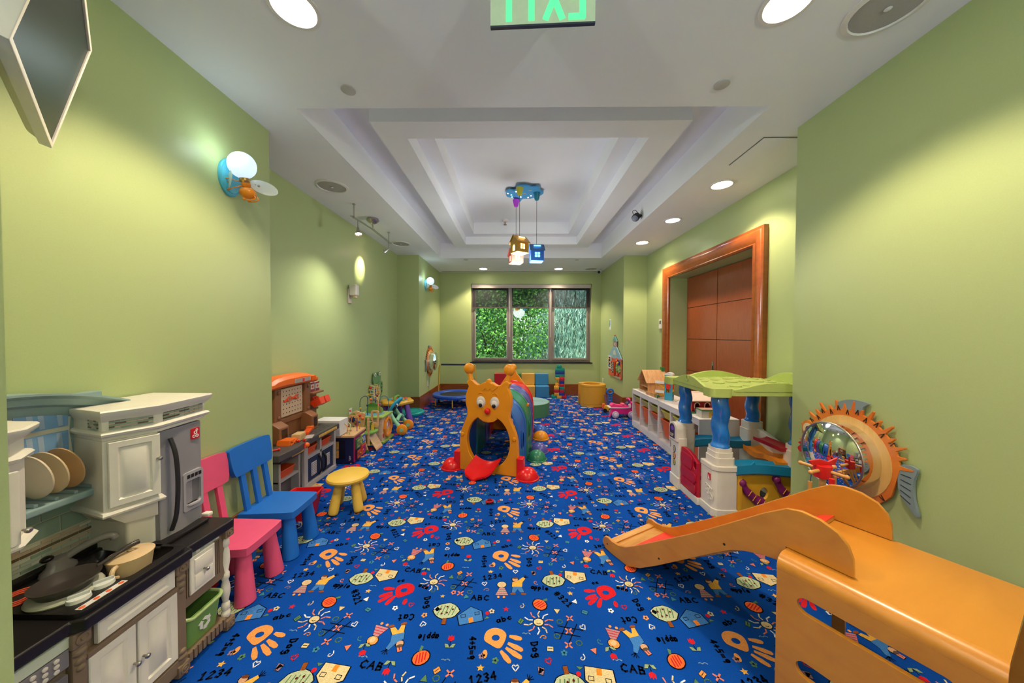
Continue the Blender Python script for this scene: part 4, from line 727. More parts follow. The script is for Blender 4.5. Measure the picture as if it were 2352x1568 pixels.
# ================================================================== CHAIRS, STOOL, WORKBENCH AND TOYS ALONG THE LEFT WALL
def kid_chair(x, y, rz, col, label):
    """child's chair facing local +x"""
    m = pl(col, .42); t = thing('child_chair', label, 'chair', (x, y, 0), rz, 'plastic children chairs')
    sp = [(.18, -.135), (.18, .135), (-.17, .165), (-.17, -.165)]
    MB().prism(spline([(.185, -.12), (.188, 0), (.185, .12), (.16, .15), (0, .158), (-.15, .165), (-.175, .14), (-.175, -.14), (-.15, -.165), (0, -.158), (.16, -.15)], 3), .285, .33).build('seat', m, t, .008, 3)
    for a, b in ((.125, .10), (.125, -.10), (-.12, .11), (-.12, -.11)):
        MB().cyl((a, b, .29), (a * 1.2, b * 1.2, 0), .036, .052, 24).build('leg', m, t, .004)
    M4 = Matrix.Translation((-.15, 0, .32)) @ Matrix.Rotation(radians(-9), 4, 'Y')
    MB(M4).prism(spline([(-.165, .455), (-.187, .42), (-.183, .33), (-.17, .275), (-.145, .262), (0, .262), (.145, .262), (.17, .275), (.183, .33), (.187, .42), (.165, .455), (0, .462)], 4), -.016, .016, 'yz').build('backrest', m, t, .006, 3)
    for b in (-.10, 0, .10): MB(M4).box(-.012, .012, b * 1.05 - .02, b * 1.05 + .02, -.02, .29).build('back_slat', m, t, .004)
    return t
kid_chair(-1.715, 2.325, radians(2), '#1a6cc8', 'bright blue plastic child chair against the wall'); kid_chair(-1.715, 1.945, radians(2), '#e0557c', 'pink plastic child chair beside the toy kitchen')
t = thing('child_stool', 'yellow plastic round stool on four fat legs', 'stool', (-1.495, 2.86, 0), .3); m = pl('#e0b84a', .45)
MB().lathe([(.001, .262), (.15, .262), (.17, .272), (.176, .288), (.17, .302), (.155, .309), (.001, .311)], n=48).build('seat', m, t)
for k in range(4):
    a = pi / 4 + k * pi / 2; d = Vector((cos(a), sin(a), 0)); pts = [d * .085 + Vector((0, 0, .275)), d * .10 + Vector((0, 0, .20)), d * .125 + Vector((0, 0, .09)), d * .14 + Vector((0, 0, .03)), d * .147 + Vector((0, 0, .005))]; MB().tube(spline([tuple(p) for p in pts], 3, False), [.03, .031, .033, .035, .037, .039, .040, .041, .041, .041, .040, .036, .026], 16).build('leg', m, t)
t = thing('red_storage_box', 'red plastic storage box on the carpet behind the blue chair', 'storage box', (-1.80, 2.715, 0), .12); m = pl('#d3141c', .35)
MB().loft([rr(-.09, .075, -.08, .08, 0, .02), rr(-.13, .11, -.11, .11, .20, .02), rr(-.125, .105, -.105, .105, .20, .02), rr(-.085, .07, -.075, .075, .008, .02)]).build('tub', m, t); MB().tube([(x, y, .205 + .012 * cos(y * 28)) for x, y in rrect(-.133, .113, -.113, .113, .03, 5)], .009, 8, True).build('rim', m, t)
# ---- workbench
WB = thing('toy_workbench', 'brown and grey toy workbench with orange top and peg board', 'workbench', (-2.2, 3.2, 0), 0, None, True)
LGY, DGY, BRN, ORG = pl('#b0aaa8', .45), mat('dark grey bench', '#4b4746', .45, var=.06), pl('#8a5c3c', .45), pl('#e86a1e', .4)
MB().prism([(-2.38, 2.68), (-1.985, 2.68), (-1.975, 2.94), (-2.02, 3.12), (-2.03, 3.70), (-2.38, 3.70)], .47, .53).build('bench_top', DGY, WB, .008)
for j in range(5):
    for k in range(6): MB().box(-2.31 + j * .05, -2.268 + j * .05, 3.20 + k * .075, 3.262 + k * .075, .53, .5325).build('top_pad', DGY, WB)
rl = MB().box(-2.03, -2.022, 3.30, 3.63, .487, .513).build('ruler_label', pl('#e0b24a'), WB)
for k in range(14): MB().box(-2.022, -2.0212, 3.315 + k * .022, 3.318 + k * .022, .49, .503).build('ruler_mark', pl('#2a2420'), rl)
o = MB().box(-2.38, -2.10, 3.17, 3.72, .03, .06).build('cabinet_floor', LGY, WB, .004); MB().box(-2.38, -2.10, 3.17, 3.20, .03, .47).box(-2.38, -2.085, 3.685, 3.72, 0, .47).box(-2.38, -2.36, 3.17, 3.72, .03, .47).build('cabinet_side', LGY, WB, .006)
MB().box(-2.38, -2.09, 3.19, 3.70, .29, .325).build('cabinet_shelf', LGY, WB, .005); MB().box(-2.13, -2.09, 3.425, 3.455, .05, .47).build('cabinet_divider', LGY, WB, .004); MB().box(-2.12, -2.085, 3.16, 3.22, 0, .47).build('front_post', LGY, WB, .008); MB().box(-2.15, -2.08, 3.17, 3.72, 0, .05).build('plinth', LGY, WB, .006)
for y0, y1, hy in ((3.215, 3.425, 3.40), (3.455, 3.665, 3.48)):
    d = MB().box(-2.105, -2.09, y0, y1, .06, .285).build('cabinet_door', pl('#26324a', .4), WB, .004); lb = MB().box(-2.09, -2.0885, y0 + .06, y1 - .065, .10, .235).build('label', pl('#c9c4c4'), d)
    for k in range(7):
        for j in range(4): MB().prism(ell(y0 + .072 + j * .02, .11 + k * .018, .006, n=6), -2.0885, -2.0880, 'yz').build('screw_print', pl('#4a3e44'), lb)
    MB().tube(spline([(-2.09, hy, .07), (-2.065, hy, .11), (-2.06, hy, .17), (-2.065, hy, .23), (-2.09, hy, .275)], 4, False), .011, 8).build('handle', pl('#1c1c20', .35), d)
TR = []
for y0, y1, z0, x1, lb in ((3.215, 3.40, .326, -2.10, 'orange tray on the bench shelf next to the front post'), (3.465, 3.66, .326, -2.10, 'orange tray on the bench shelf at the white box end'), (2.90, 3.10, .226, -2.13, 'orange tray on the low shelf under the vise')):
    tr = thing('orange_tray', lb, 'tray', ((x1 - .12), (y0 + y1) / 2, z0), 0, 'orange bench trays'); w = (y1 - y0) / 2
    MB().loft([rr(-.10, .10, -w + .012, w - .012, 0, .012), rr(-.115, .115, -w, w, .07, .012), rr(-.11, .11, -w + .005, w - .005, .07, .012), rr(-.095, .095, -w + .017, w - .017, .006, .012)]).build('tub', pl('#e0521a', .4), tr); MB().tube([(x, y, .07) for x, y in rrect(-.118, .118, -w - .002, w + .002, .014)], .005, 6, True).build('rim', pl('#e0521a', .4), tr)
# low vise end
[MB().box(-2.38, -2.12, a, a + .027, 0, .40).build('vise_leg', LGY, WB, .006) for a in (2.86, 3.127)]; MB().box(-2.38, -2.125, 2.86, 3.155, .20, .225).build('vise_shelf', LGY, WB, .005); MB().box(-2.38, -2.20, 2.88, 3.13, .0, .2).build('vise_back', pl('#6d6866'), WB); MB().box(-2.36, -2.085, 2.84, 3.165, .39, .445).build('vise_table', DGY, WB, .01); lb = MB().box(-2.085, -2.083, 2.98, 3.15, .405, .43).build('vise_label', pl('#e0b24a'), WB)
VM = Matrix.Translation((0, .075, 0))
vs_ = MB(VM).box(-2.19, -2.03, 2.82, 3.0, .445, .515).build('vise_base', ORG, WB, .012); MB(VM).prism([(2.84, .515), (2.98, .515), (2.96, .575), (2.86, .575)], -2.19, -2.07, 'yz').build('vise_jaw', ORG, vs_, .006); MB(VM).cyl((-2.07, 2.93, .50), (-2.00, 2.96, .50), .014).sph((-1.985, 2.967, .50), .026, 14, 10).build('vise_screw', ORG, vs_)
for q in ((2.87, 2.95), (2.95, 2.87)): MB(VM).tube([(-2.068, q[0], .525), (-2.066, q[1], .568)], .005, 6).build('jaw_rib', ORG, vs_)
# back board
MB().box(-2.375, -2.30, 2.72, 3.60, .53, 1.04).build('back_board', BRN, WB, .006)
for y in (3.06, 3.50): MB().box(-2.31, -2.265, y - .045, y + .045, .56, 1.05).build('board_post', BRN, WB, .012)
for y in (3.06, 3.50):
    for z in (.75, .99): MB().sph((-2.262, y, z), (.012, .018, .018), 10, 8).build('bolt_head', BRN, WB)
MB().box(-2.31, -2.28, 2.75, 3.5, .67, .72).build('board_rail', BRN, WB, .008)
pg = MB().box(-2.302, -2.285, 3.12, 3.44, .735, 1.015).build('peg_board', pl('#d0b79a', .5), WB, .004); b = MB()
for i in range(7):
    for j in range(6): b.cyl((-2.287, 3.155 + i * .042, .77 + j * .043), (-2.2835, 3.155 + i * .042, .77 + j * .043), .0055, n=8)
b.build('peg_hole', pl('#4a3426'), pg, kind='stuff')
hd = MB().loft([[(x, y, z) for x, z in ((-2.375, 1.035 + a * .3), (-2.24, 1.03 + a * .2), (-2.215, 1.05 + a * .3), (-2.215, 1.08 + a), (-2.25, 1.105 + a), (-2.375, 1.11 + a))] for y, a in ((2.74, -.01), (2.95, .0), (3.0, .02), (3.12, .034), (3.35, .036), (3.47, .03), (3.52, .01), (3.60, -.005), (3.605, -.02))]).build('orange_hood', ORG, WB, .008, 3)
sg = MB().box(-2.2145, -2.212, 3.22, 3.47, 1.06, 1.10).build('hood_sign', pl('#b9b4b0'), hd); MB().box(-2.212, -2.2105, 3.335, 3.365, 1.063, 1.097).build('maker_badge', pl('#cc1f2c'), sg); b = MB()
for i in range(26):
    for j in range(5):
        if 10 < i < 15: continue
        b.prism(ell(3.23 + i * .0092, 1.065 + j * .0075, .0026, n=6), -2.212, -2.2112, 'yz')
b.build('diamond_plate', pl('#77726e'), sg, kind='stuff')
for k in range(5): MB().box(-2.216, -2.207, 3.49 + k * .014, 3.496 + k * .014, 1.05, 1.10).build('hood_rib', ORG, hd)
MB().prism([(3.58, .53), (3.74, .53), (3.745, .9), (3.745, 1.03), (3.72, 1.06), (3.58, 1.06)], -2.375, -2.32, 'yz').build('side_tower', BRN, WB, .006); MB().box(-2.375, -2.24, 3.555, 3.755, .885, .905).build('tower_shelf', BRN, WB, .005); MB().box(-2.33, -2.30, 3.56, 3.745, .69, .71).build('tower_rail', BRN, WB, .004)
for y in (3.59, 3.68):
    c = MB().box(-2.32, -2.29, y, y + .065, .907, 1.01).build('can_label', pl('#cfc6c2'), WB, .006); [MB().box(-2.29, -2.288, y, y + .065, a, a_).build('can_band', pl('#8c3040'), c) for a, a_ in ((.907, .935), (.99, 1.01))]; MB().prism(ell(y + .032, .962, .018, .014, 10), -2.29, -2.2875, 'yz').build('can_print', pl('#c05a30'), c)
for k in range(3): MB().prism(ell(3.61 + k * .045, .62, .018, .03, 10), -2.32, -2.316, 'yz').build('tool_print', pl('#c9a890'), WB)
for y0, y1, x1 in ((3.42, 3.53, -2.17), (2.94, 3.07, -2.17)):
    p = MB().prism([(-2.30, .53), (x1, .53), (x1, .68), (-2.24, .72), (-2.30, .72)], y0, y1, 'xz').build('tool_holster', BRN, WB, .010); MB().box(x1, x1 + .002, y0 + .03, y1 - .025, .56, .66).build('holster_slot', pl('#3a2418'), p)
bd = MB().prism(rrect(3.005, 3.05, .478, .524, .005), -1.99, -1.984, 'yz').build('maker_badge', pl('#cc1f2c', .3), WB); MB().prism([(3.012, .486), (3.043, .486), (3.028, .516)], -1.984, -1.983, 'yz').build('badge_mark', pl('#efece6'), bd)
# loose tools
def pliers(y, z, a, label):
    t = thing('toy_pliers', label, 'pliers', (-2.276, y, z), 0, 'pliers on the peg board'); m = pl('#e0481a', .4); M4 = Matrix.Rotation(a, 4, 'X')
    for s_ in (-1, 1): MB(M4).tube(spline([(0, -.03, s_ * -.004), (0, 0, 0), (0, .03, s_ * .018), (0, .065, s_ * .016)], 4, False), .0065, 8).build('handle', m, t)
    MB(M4).cyl((-.006, 0, 0), (.008, 0, 0), .011).build('pivot', m, t); MB(M4).box(-.005, .005, -.04, -.01, -.008, .008).build('jaw', m, t, .002)
pliers(3.19, .895, .2, 'orange toy pliers at the near side of the peg board'); pliers(3.30, .905, .0, 'orange toy pliers at the middle of the peg board')
t = thing('tool_caddy', 'open orange toy tool caddy hooked on the bench side', 'tool caddy', (-2.215, 3.69, .755)); m = pl('#e0401a', .4); M4 = Matrix.Rotation(-.5, 4, 'Y')
for y in (-.10, .005): MB(M4).loft([rr(-.05, .05, y, y + .085, 0, .008), rr(-.07, .06, y - .006, y + .091, .075, .008), rr(-.066, .056, y - .002, y + .087, .075, .008), rr(-.046, .046, y + .004, y + .081, .005, .008)]).build('pocket', m, t)
MB(M4).tube(spline([(-.03, -.05, .07), (-.05, -.04, .11), (-.06, 0, .115), (-.05, .04, .11), (-.03, .05, .07)], 3, False), .012, 8).build('handle', m, t)
t = thing('toy_saw', 'orange toy saw lying on the bench top', 'saw', (-2.17, 3.36, .5335), .35); t.scale = (1.5, 1.4, 1.3); MB().box(-.02, .02, -.10, .02, 0, .022).build('blade', pl('#e0531a', .4), t, .004); MB().box(-.022, .022, .02, .09, 0, .035).build('grip', pl('#e86a1e', .4), t, .008)
t = thing('toy_block', 'tan toy wood block with rounded edges on the bench top', 'block', (-2.10, 3.10, .5335), .15); MB().box(-.04, .04, -.055, .055, 0, .065).build('body', pl('#d3b27e', .5), t, .008); MB().prism(rrect(-.035, .035, .015, .05, .008), .04, .042, 'yz').build('printed_face', pl('#c49c62'), t)
t = thing('instruction_sheet', 'pale printed sheet lying flat under the tan block', 'sheet', (-2.06, 3.20, .5305)); MB().obox((0, 0, .0012), (.07, .13, .002), (0, 0, .4)).build('paper', pl('#b8b0ac'), t)
for i, (x, y, r) in enumerate(((-2.08, 2.80, .9), (-2.02, 3.055, .2), (-2.06, 3.03, 1.2))):
    t = thing('toy_screw', ('long red toy screw lying by the vise', 'red toy bolt head beside the red badge', 'red toy bolt head beside the tan block')[i], 'screw', (x, y, .531), r, 'red toy screws'); L = .05 if i == 0 else .012
    MB().cyl((-L, 0, .012), (0, 0, .012), .007, n=10).build('shaft', pl('#e03020', .35), t); MB().cyl((0, 0, .012), (.014, 0, .012), .0125, n=8).build('head', pl('#e03020', .35), t, .002)
tag(MB().box(-2.37, -2.07, 3.775, 3.965, .352, .535).build('white_carton', pl('#e6e2e0', .5), None, .004), 'plain white carton lying on the activity cube beside the workbench', 'box')
# ---- activity cube, navy and magenta
AC = thing('activity_cube', 'navy and magenta wooden activity cube with bead maze top', 'activity cube', (-2.11, 4.0, 0), radians(4)); NV, MG, PI_ = pl('#161c4a', .4), pl('#a3205c', .4), wood('birch ply', '#d0a070', '#e0b888', .4, (4, 4, 30))
MB().box(-.155, .155, -.17, .17, .012, .315).build('body', NV, AC, .004); MB().box(-.17, .17, -.185, .185, .318, .345).build('top_board', PI_, AC, .006); MB().box(.155, .162, -.165, .165, .015, .315).build('magenta_face', MG, AC)
for x, z, c in ((-.12, .0, 0), (.12, .0, 0)): MB().cyl((x, -.15, 0), (x, -.15, .014), .014).cyl((x, .15, 0), (x, .15, .014), .014).build('foot', PI_, AC)
for k, (y, z, c1, c2) in enumerate(((-.075, .22, '#3f6a3c', '#9fae6a'), (.075, .23, '#a8c06a', '#2a58b0'), (-.075, .09, '#3a1c2c', '#e8621c'), (.075, .10, '#e86020', '#c8307a'))):
    d = MB().box(.162, .182, y - .055, y + .055, z - .06, z + .06).build('door', pl(c1, .4), AC, .004); MB().box(.182, .185, y - .042, y + .042, z - .046, z + .046).build('picture', pl(c2), d)
    for j in range(3): MB().obox((.186, y - .028 + j * .028, z), (.002, .008, .06), (.5, 0, 0)).build('picture_stripe', pl(('#1c2418', '#e8e8e0', '#281418', '#8a1850')[k]), d)
    MB().sph((.19, y + .035 * (-1 if k % 2 else 1), z), .008, 8, 6).build('knob', PI_, d)
fw = MB().box(-.13, .06, -.172, -.168, .06, .29).build('recess', pl('#0c0f26'), AC)
for x in (-.10, -.035):
    for z in (.075, .18): MB().prism([(x - .025, z), (x + .025, z), (x + .025, z + .095), (x - .025, z + .095)], -.185, -.172, 'xz').build('turning_tile', wood('maple tile', '#b9853f', '#d0a058', .4), fw, .004)
for L in strokes('B', .10, .045, .03, .05):
    b = MB()
    for q in ribbon(L, .005): b.prism(q, -.1712, -.170, 'xz')
    b.build('printed_letter', pl('#c9c9d6'), AC)
def maze(par, paths, beads, z0):
    for pts, c in paths: MB().tube(spline([(p[0], p[1], z0 + p[2]) for p in pts], 5, False), .0045, 8).build('wire', pl(c, .3), par)
    for x, y, z, r, c in beads: MB().sph((x, y, z0 + z), r, 10, 8).build('bead', pl(c, .35), par)
maze(AC, [([(-.12, -.12, 0), (-.12, -.12, .10), (-.02, -.12, .14), (.06, -.12, .10), (.06, -.12, 0)], '#e0a030'), ([(.0, .13, 0), (.02, .12, .14), (.10, .10, .16), (.12, .10, 0)], '#e0962a'), ([(.10, -.15, 0), (.11, -.13, .10), (.05, -.05, .12), (-.05, .0, .14), (-.10, .1, .0)], '#a9c8a0'), ([(.13, .0, 0), (.13, .0, .17)], '#8a2860')],
     [(-.05, -.12, .135, .016, '#e0702a'), (.05, .0, .01, .014, '#d03030'), (.12, .1, .09, .014, '#3060b0'), (-.03, -.02, .13, .015, '#e0b030'), (.02, -.04, .02, .02, '#306a40')], .345)
MB().prism(rrect(-.16, -.05, -.14, .02, .02), .345, .40, 'xy').build('maze_block', wood('birch ply', '', ''), AC, .006)
# ---- wooden tree house activity centre
TC = thing('activity_tree', 'wooden tree house activity toy with green platform and ramp', 'activity toy', (-2.10, 4.37, 0)); PLY = wood('birch ply', '', ''); GP = pl('#74a04c', .45); DG = pl('#3c7a3a', .45)
MB().prism(ell(.02, 0, .20, .17, 32), .225, .245).build('platform', GP, TC, .004)
tr_ = MB().prism(spline([(-.19, .245), (-.19, .40), (-.17, .44), (-.09, .45), (-.05, .47), (.04, .49), (.05, .42), (.02, .245)], 3), -.012, .012, 'xz', [ell(-.06, .34, .04, n=16)]).build('back_panel', PLY, TC, .004)
b = MB(Matrix.Translation((-.11, -.02, .40)) @ Matrix.Rotation(.3, 4, 'Z')); b.prism([(.035 * (1 if k % 2 else .6) * cos(pi * k / 8) * 1.3, .035 * (1 if k % 2 else .6) * sin(pi * k / 8) * 1.3) for k in range(16)], -.012, .006, 'xz').build('star_gear', pl('#1c2f6a'), TC)
MB().prism(spline([(-.2, .245), (-.2, .42), (-.17, .46), (-.10, .50), (-.02, .47), (.0, .42), (.0, .36), (.02, .245)], 3), .05, .075, 'xz').build('tree_panel', PLY, TC, .004)
MB().prism([(.14, .08), (.165, .08), (.165, .45), (.14, .45)] , -.13, -.11, 'xz').prism(rrect(.09, .20, .26, .50, .03), .09, .11, 'xz', [rrect(.115, .175, .33, .475, .02)]).build('front_arch', PLY, TC, .004)
MB().prism([(-.06, .0), (.175, .0), (.13, .14), (.12, .225), (-.06, .225)], -.16, -.145, 'xz').build('side_panel', PLY, TC, .004); MB().prism([(-.06, 0), (.18, 0), (.172, .035), (-.06, .035)], -.164, -.16, 'xz').build('grass_print', DG, TC)
MB().grid(lambda u, v: (.12 + .10 * u + .03 * u * u, -.10 + .2 * v, .225 - .21 * u ** 1.3), 8, 4, .014).build('ramp', PLY, TC); MB().grid(lambda u, v: (.235 + .015 * u, -.10 + .2 * v, .036 - .03 * u), 2, 2, .01).build('ramp_tip', DG, TC)
MB().prism(spline([(-.02, .247), (.10, .247), (.09, .36), (.05, .38), (.0, .36)], 3), .12, .13, 'xz').build('green_hill', GP, TC, .003); MB().box(.08, .12, -.02, .06, .245, .36).build('ladder_panel', pl('#8aa868'), TC, .003)
for k in range(5): MB().box(.121, .127, -.015, .055, .26 + k * .02, .268 + k * .02).build('rung', pl('#2a3a20'), TC)
MB(Matrix.Translation((.12, .02, .246)) @ Matrix.Rotation(.5, 4, 'Z')).prism([(-.02, 0), (.04, 0), (.045, .07), (.028, .085), (.01, .07), (-.008, .085), (-.025, .07)], 0, .035, 'xz').build('crown_cup', pl('#e0b840'), TC)
for x, y, z, r, c in ((.0, -.04, .46, .018, '#d03028'), (.03, -.03, .42, .02, '#e8702a'), (-.14, -.02, .52, .012, '#d03028'), (.05, .0, .26, .016, '#2a2a30'), (-.03, -.03, .30, .014, '#e0b030'), (.10, .10, .36, .014, '#d03028')): MB().sph((x, y, z), r, 12, 8).build('bead', pl(c, .35), TC)
for i_, (x, z) in enumerate(((-.16, .42), (-.12, .46), (-.07, .43), (-.14, .36), (-.05, .37), (-.02, .42), (-.10, .32))): MB().prism(ell(x, z, .022, .016, 10), .046, .05, 'xz').build('leaf_print', pl(('#5f8a44', '#8aa85a', '#c8502c')[i_ % 3]), TC)
for i_ in range(5): MB().prism(ell(-.17 + i_ * .035, .30 + .03 * (i_ % 2), .012, .012, 8), -.016, -.012, 'xz').build('panel_print', pl(('#c8402c', '#2a4a8a', '#5a8a44')[i_ % 3]), TC)
# ---- maple activity table with octagon window
T2 = thing('activity_table', 'pale wooden activity box with orange octagon window and wire maze', 'activity table', (-2.09, 4.74, 0)); MP = wood('pale maple', '#cfae94', '#e0c4ac', .4, (3, 3, 20))
MB().box(-.19, .19, -.17, .17, .03, .36).build('body', MP, T2, .004); MB().box(-.22, .225, -.20, .20, 0, .03).build('base', pl('#8aa84c'), T2, .006); MB().box(-.21, .215, -.19, .19, .36, .385).build('top', pl('#9db85a'), T2, .006); MB().prism(ell(0, 0, .15, .14, 24), .385, .389).build('pond_print', pl('#6fa8c8'), T2)
oc = ell(0, .195, .135, .15, 8); fo = MB().prism(oc, .19, .225, 'yz', [[(p[0] * .78, .195 + (p[1] - .195) * .78) for p in oc]]).build('octagon_frame', pl('#e08a24', .4), T2, .004); MB().prism([(p[0] * .79, .195 + (p[1] - .195) * .79) for p in oc], .192, .198, 'yz').build('octagon_picture', pl('#d8b0a8'), fo)
for y, z, c in ((-.03, .15, '#e89030'), (.04, .14, '#f0c030'), (.0, .23, '#e8e0d8'), (.05, .22, '#d06080'), (-.05, .22, '#a8b8d0')): MB().prism(ell(y, z, .025, .03, 10), .198, .202, 'yz').build('picture_shape', pl(c), fo)
MB().obox((.193, -.13, .10), (.006, .018, .06), (.3, 0, 0)).build('red_print', pl('#d02838'), T2)
maze(T2, [([(-.15, -.1, 0), (-.15, -.1, .22), (-.05, -.1, .26), (-.05, -.1, 0)], '#24406a'), ([(.10, -.1, 0), (.10, -.08, .22), (.02, -.02, .26), (-.1, .02, .28), (.08, .05, .31), (-.1, .06, .34), (.06, .06, .37), (-.08, .05, .40), (.05, .02, .42)], '#d8b040'), ([(.0, .05, 0), (.0, .05, .36)], '#24508a'), ([(.05, .1, 0), (.05, .1, .18), (.10, .12, .24), (.16, .14, .18), (.16, .14, 0)], '#3a6a9a'), ([(-.05, .12, 0), (-.02, .1, .14), (.05, .02, .18), (.12, -.02, 0)], '#c03a50')],
     [(-.02, -.05, .22, .02, '#e8702a'), (.1, -.08, .15, .014, '#d03030'), (-.15, -.1, .1, .014, '#e0b030'), (.05, .1, .12, .014, '#d86080'), (-.05, -.1, .14, .016, '#2a3a60')], .389)
MB().prism(spline([(-.12, .39), (.10, .39), (.12, .46), (.04, .50), (-.03, .54), (-.10, .49)], 4), .02, .032, 'xz').build('tree_panel', pl('#7fa84c'), T2, .003); MB().prism(spline([(-.08, .5), (.06, .5), (.05, .53), (-.01, .55), (-.07, .53)], 4), -.02, -.008, 'xz').build('leaf_panel', pl('#4c8a3c'), T2, .003)
# ---- frog wall panel and socket dot
FGS = 1.45
FG = thing('frog_wall_panel', 'green wooden frog activity panel fixed to the wall', 'wall toy', (XLA, 5.53, .68)); FGm = pl('#6f9a64', .45); FL = pl('#cdbf9a', .5)
MB().prism(spline([(-.06, .20), (-.10, .17), (-.11, .11), (-.09, .04), (-.05, .0), (.05, .0), (.09, .04), (.11, .11), (.10, .17), (.06, .20), (.03, .175), (-.03, .175)], 4), .02, .035, 'yz').build('head', FGm, FG, .003)
for y in (-.065, .065):
    e = MB().prism(ell(y, .19, .04, n=18), .022, .040, 'yz').build('eye', FGm, FG, .003); MB().prism(ell(y, .192, .026, .03, 14), .040, .043, 'yz').build('eye_white', pl('#ece8de'), e); MB().prism(ell(y, .19, .010, .014, 10), .043, .045, 'yz').build('pupil', pl('#141414'), e)
for L in ([(-.05, .06), (-.03, .045), (0, .04), (.03, .045), (.05, .06)],):
    b = MB()
    for q in ribbon(L, .004): b.prism(q, .035, .0365, 'yz')
    b.build('smile', pl('#243a20'), FG)
MB().prism(spline([(-.05, .02), (-.09, -.06), (-.10, -.15), (-.06, -.23), (.06, -.23), (.10, -.15), (.09, -.06), (.05, .02)], 4), .018, .03, 'yz').build('belly', FL, FG, .003)
for s_ in (-1, 1):
    lg = MB().prism(spline([(s_ * .07, .0), (s_ * .15, .05), (s_ * .18, -.02), (s_ * .175, -.12), (s_ * .14, -.20), (s_ * .10, -.23), (s_ * .085, -.12)], 4), .012, .026, 'yz').build('thigh', pl('#7f9f8c' if s_ < 0 else '#6f9a64'), FG, .003)
    for k in range(3): MB().prism(ell(s_ * .14, .0 - k * .065, .012, .022, 10), .026, .028, 'yz').build('spot', pl('#24405a' if s_ < 0 else '#1f3a2a'), lg)
for y, z in ((-.205, .0), (-.195, -.26)): MB().sph((.03, y + .03, z), .02, 10, 8).build('red_peg', pl('#d03028', .35), FG)
for L in ([(-.03, .0), (-.05, -.08), (-.02, -.17)], [(.0, -.02), (.02, -.10), (-.01, -.18)], [(.04, .0), (.05, -.09), (.04, -.17)]): MB().tube([(.032, p[0], p[1]) for p in spline(L, 4, False)], .0035, 6).build('track', pl('#4a3424'), FG)
for y, z, c in ((.03, -.12, '#2a4a9a'), (.045, -.15, '#e0c050'), (-.01, -.18, '#302a28'), (-.02, -.16, '#c03a2a'), (.0, -.02, '#e09a8a')): MB().sph((.04, y, z), .014, 10, 8).build('bead', pl(c, .35), FG)
FG.scale = (1, 1.4, 1)
# ---- push walker
WK = thing('push_walker', 'mint green push walker with orange wheels and blue handle', 'push walker', (-1.87, 5.13, 0)); MN, TQ = pl('#8ac8a0', .35), pl('#2a9ac4', .35)
for sy in (-.13, .17): MB().tube(spline([(.10, sy, .085), (.04, sy, .15), (-.05, sy * .85, .26), (-.10, sy * .7, .36)], 5, False), [.032] * 6 + [.028] * 10, 12).build('leg', MN, WK)
MB().tube(spline([(.02, -.11, .21), (.03, .0, .27), (.02, .15, .21)], 5, False), .028, 12).build('cross_arch', MN, WK)
for sy in (-.13, .17):
    w = MB().lathe([(.001, -.022), (.07, -.022), (.083, -.012), (.083, .012), (.07, .022), (.001, .022)], (.115, sy - .035, .083), 32, axis='y').build('wheel', pl('#e8901c', .4), WK); MB().lathe([(.001, -.028), (.028, -.028), (.028, .028), (.001, .028)], (.115, sy - .035, .083), 16, axis='y').build('hub', MN, w)
    MB().lathe([(.001, -.02), (.06, -.02), (.06, .02), (.001, .02)], (-.20, sy * .8, .06), 24, axis='y').build('rear_wheel', pl('#e8901c', .4), WK)
    MB().tube([(-.05, sy * .8, .2), (-.20, sy * .8, .06)], .022, 10).build('rear_leg', MN, WK)
MB().tube(spline([(-.10, -.09, .34), (-.05, -.10, .44), (.02, -.06, .52), (.03, .0, .53), (.02, .08, .52), (-.05, .13, .44), (-.10, .12, .34)], 5, False), .024, 12).build('handle', TQ, WK); MB().obox((-.09, .01, .37), (.06, .17, .14), (0, .5, 0)).build('toy_panel', pl('#3a3a40'), WK, .02); MB().sph((-.06, -.06, .40), .045, 14, 10).build('black_ball', pl('#1a1a1c', .3), WK); MB().sph((-.06, .08, .41), .03, 12, 8).build('white_dial', pl('#e4e4e4'), WK)
# ---- activity table with purple legs, teal balance disc
T3 = thing('baby_activity_table', 'yellow baby activity table with purple legs and bright buttons', 'activity table', (-2.08, 5.66, 0)); YW = pl('#e0ac38', .38); PU = pl('#6a4aa8', .35)
MB().loft([[(x, y, z) for x, y in [((.27 + .02 * cos(6 * a) - d) * cos(a), (.27 + .02 * cos(6 * a) - d) * sin(a)) for a in [2 * pi * k / 48 for k in range(48)]]] for z, d in ((.345, .03), (.36, .005), (.39, .0), (.405, .012), (.41, .03))]).build('table_top', YW, T3)
for k in range(3):
    a = radians(-20 + 120 * k); d = Vector((cos(a), sin(a), 0)); MB().tube([tuple(d * .19 + Vector((0, 0, .35))), tuple(d * .24 + Vector((0, 0, .18))), tuple(d * .275 + Vector((0, 0, .06))), tuple(d * .28 + Vector((0, 0, 0)))], [.045, .045, .05, .058], 16).build('leg', PU, T3)
for x, y, z, sx, c in ((.05, -.02, .43, .05, '#5a9a4a'), (.10, -.12, .42, .028, '#d03030'), (.13, -.06, .42, .028, '#4aa070'), (.15, .0, .42, .028, '#2a70b8'), (.0, .12, .43, .04, '#e8602a'), (-.08, .15, .43, .045, '#e04a28'), (-.02, -.12, .43, .035, '#e87a2a'), (-.12, -.02, .42, .05, '#48a8b8'), (.10, .14, .42, .04, '#d84a40')): MB().sph((x, y, z - .012), (sx, sx, sx * .7), 14, 8).build('button', pl(c, .35), T3)
MB().tube(spline([(.0, -.14, .41), (.0, -.10, .47), (.02, .0, .48), (.02, .06, .41)], 4, False), .02, 10).build('green_arch', pl('#6aa84a', .35), T3)
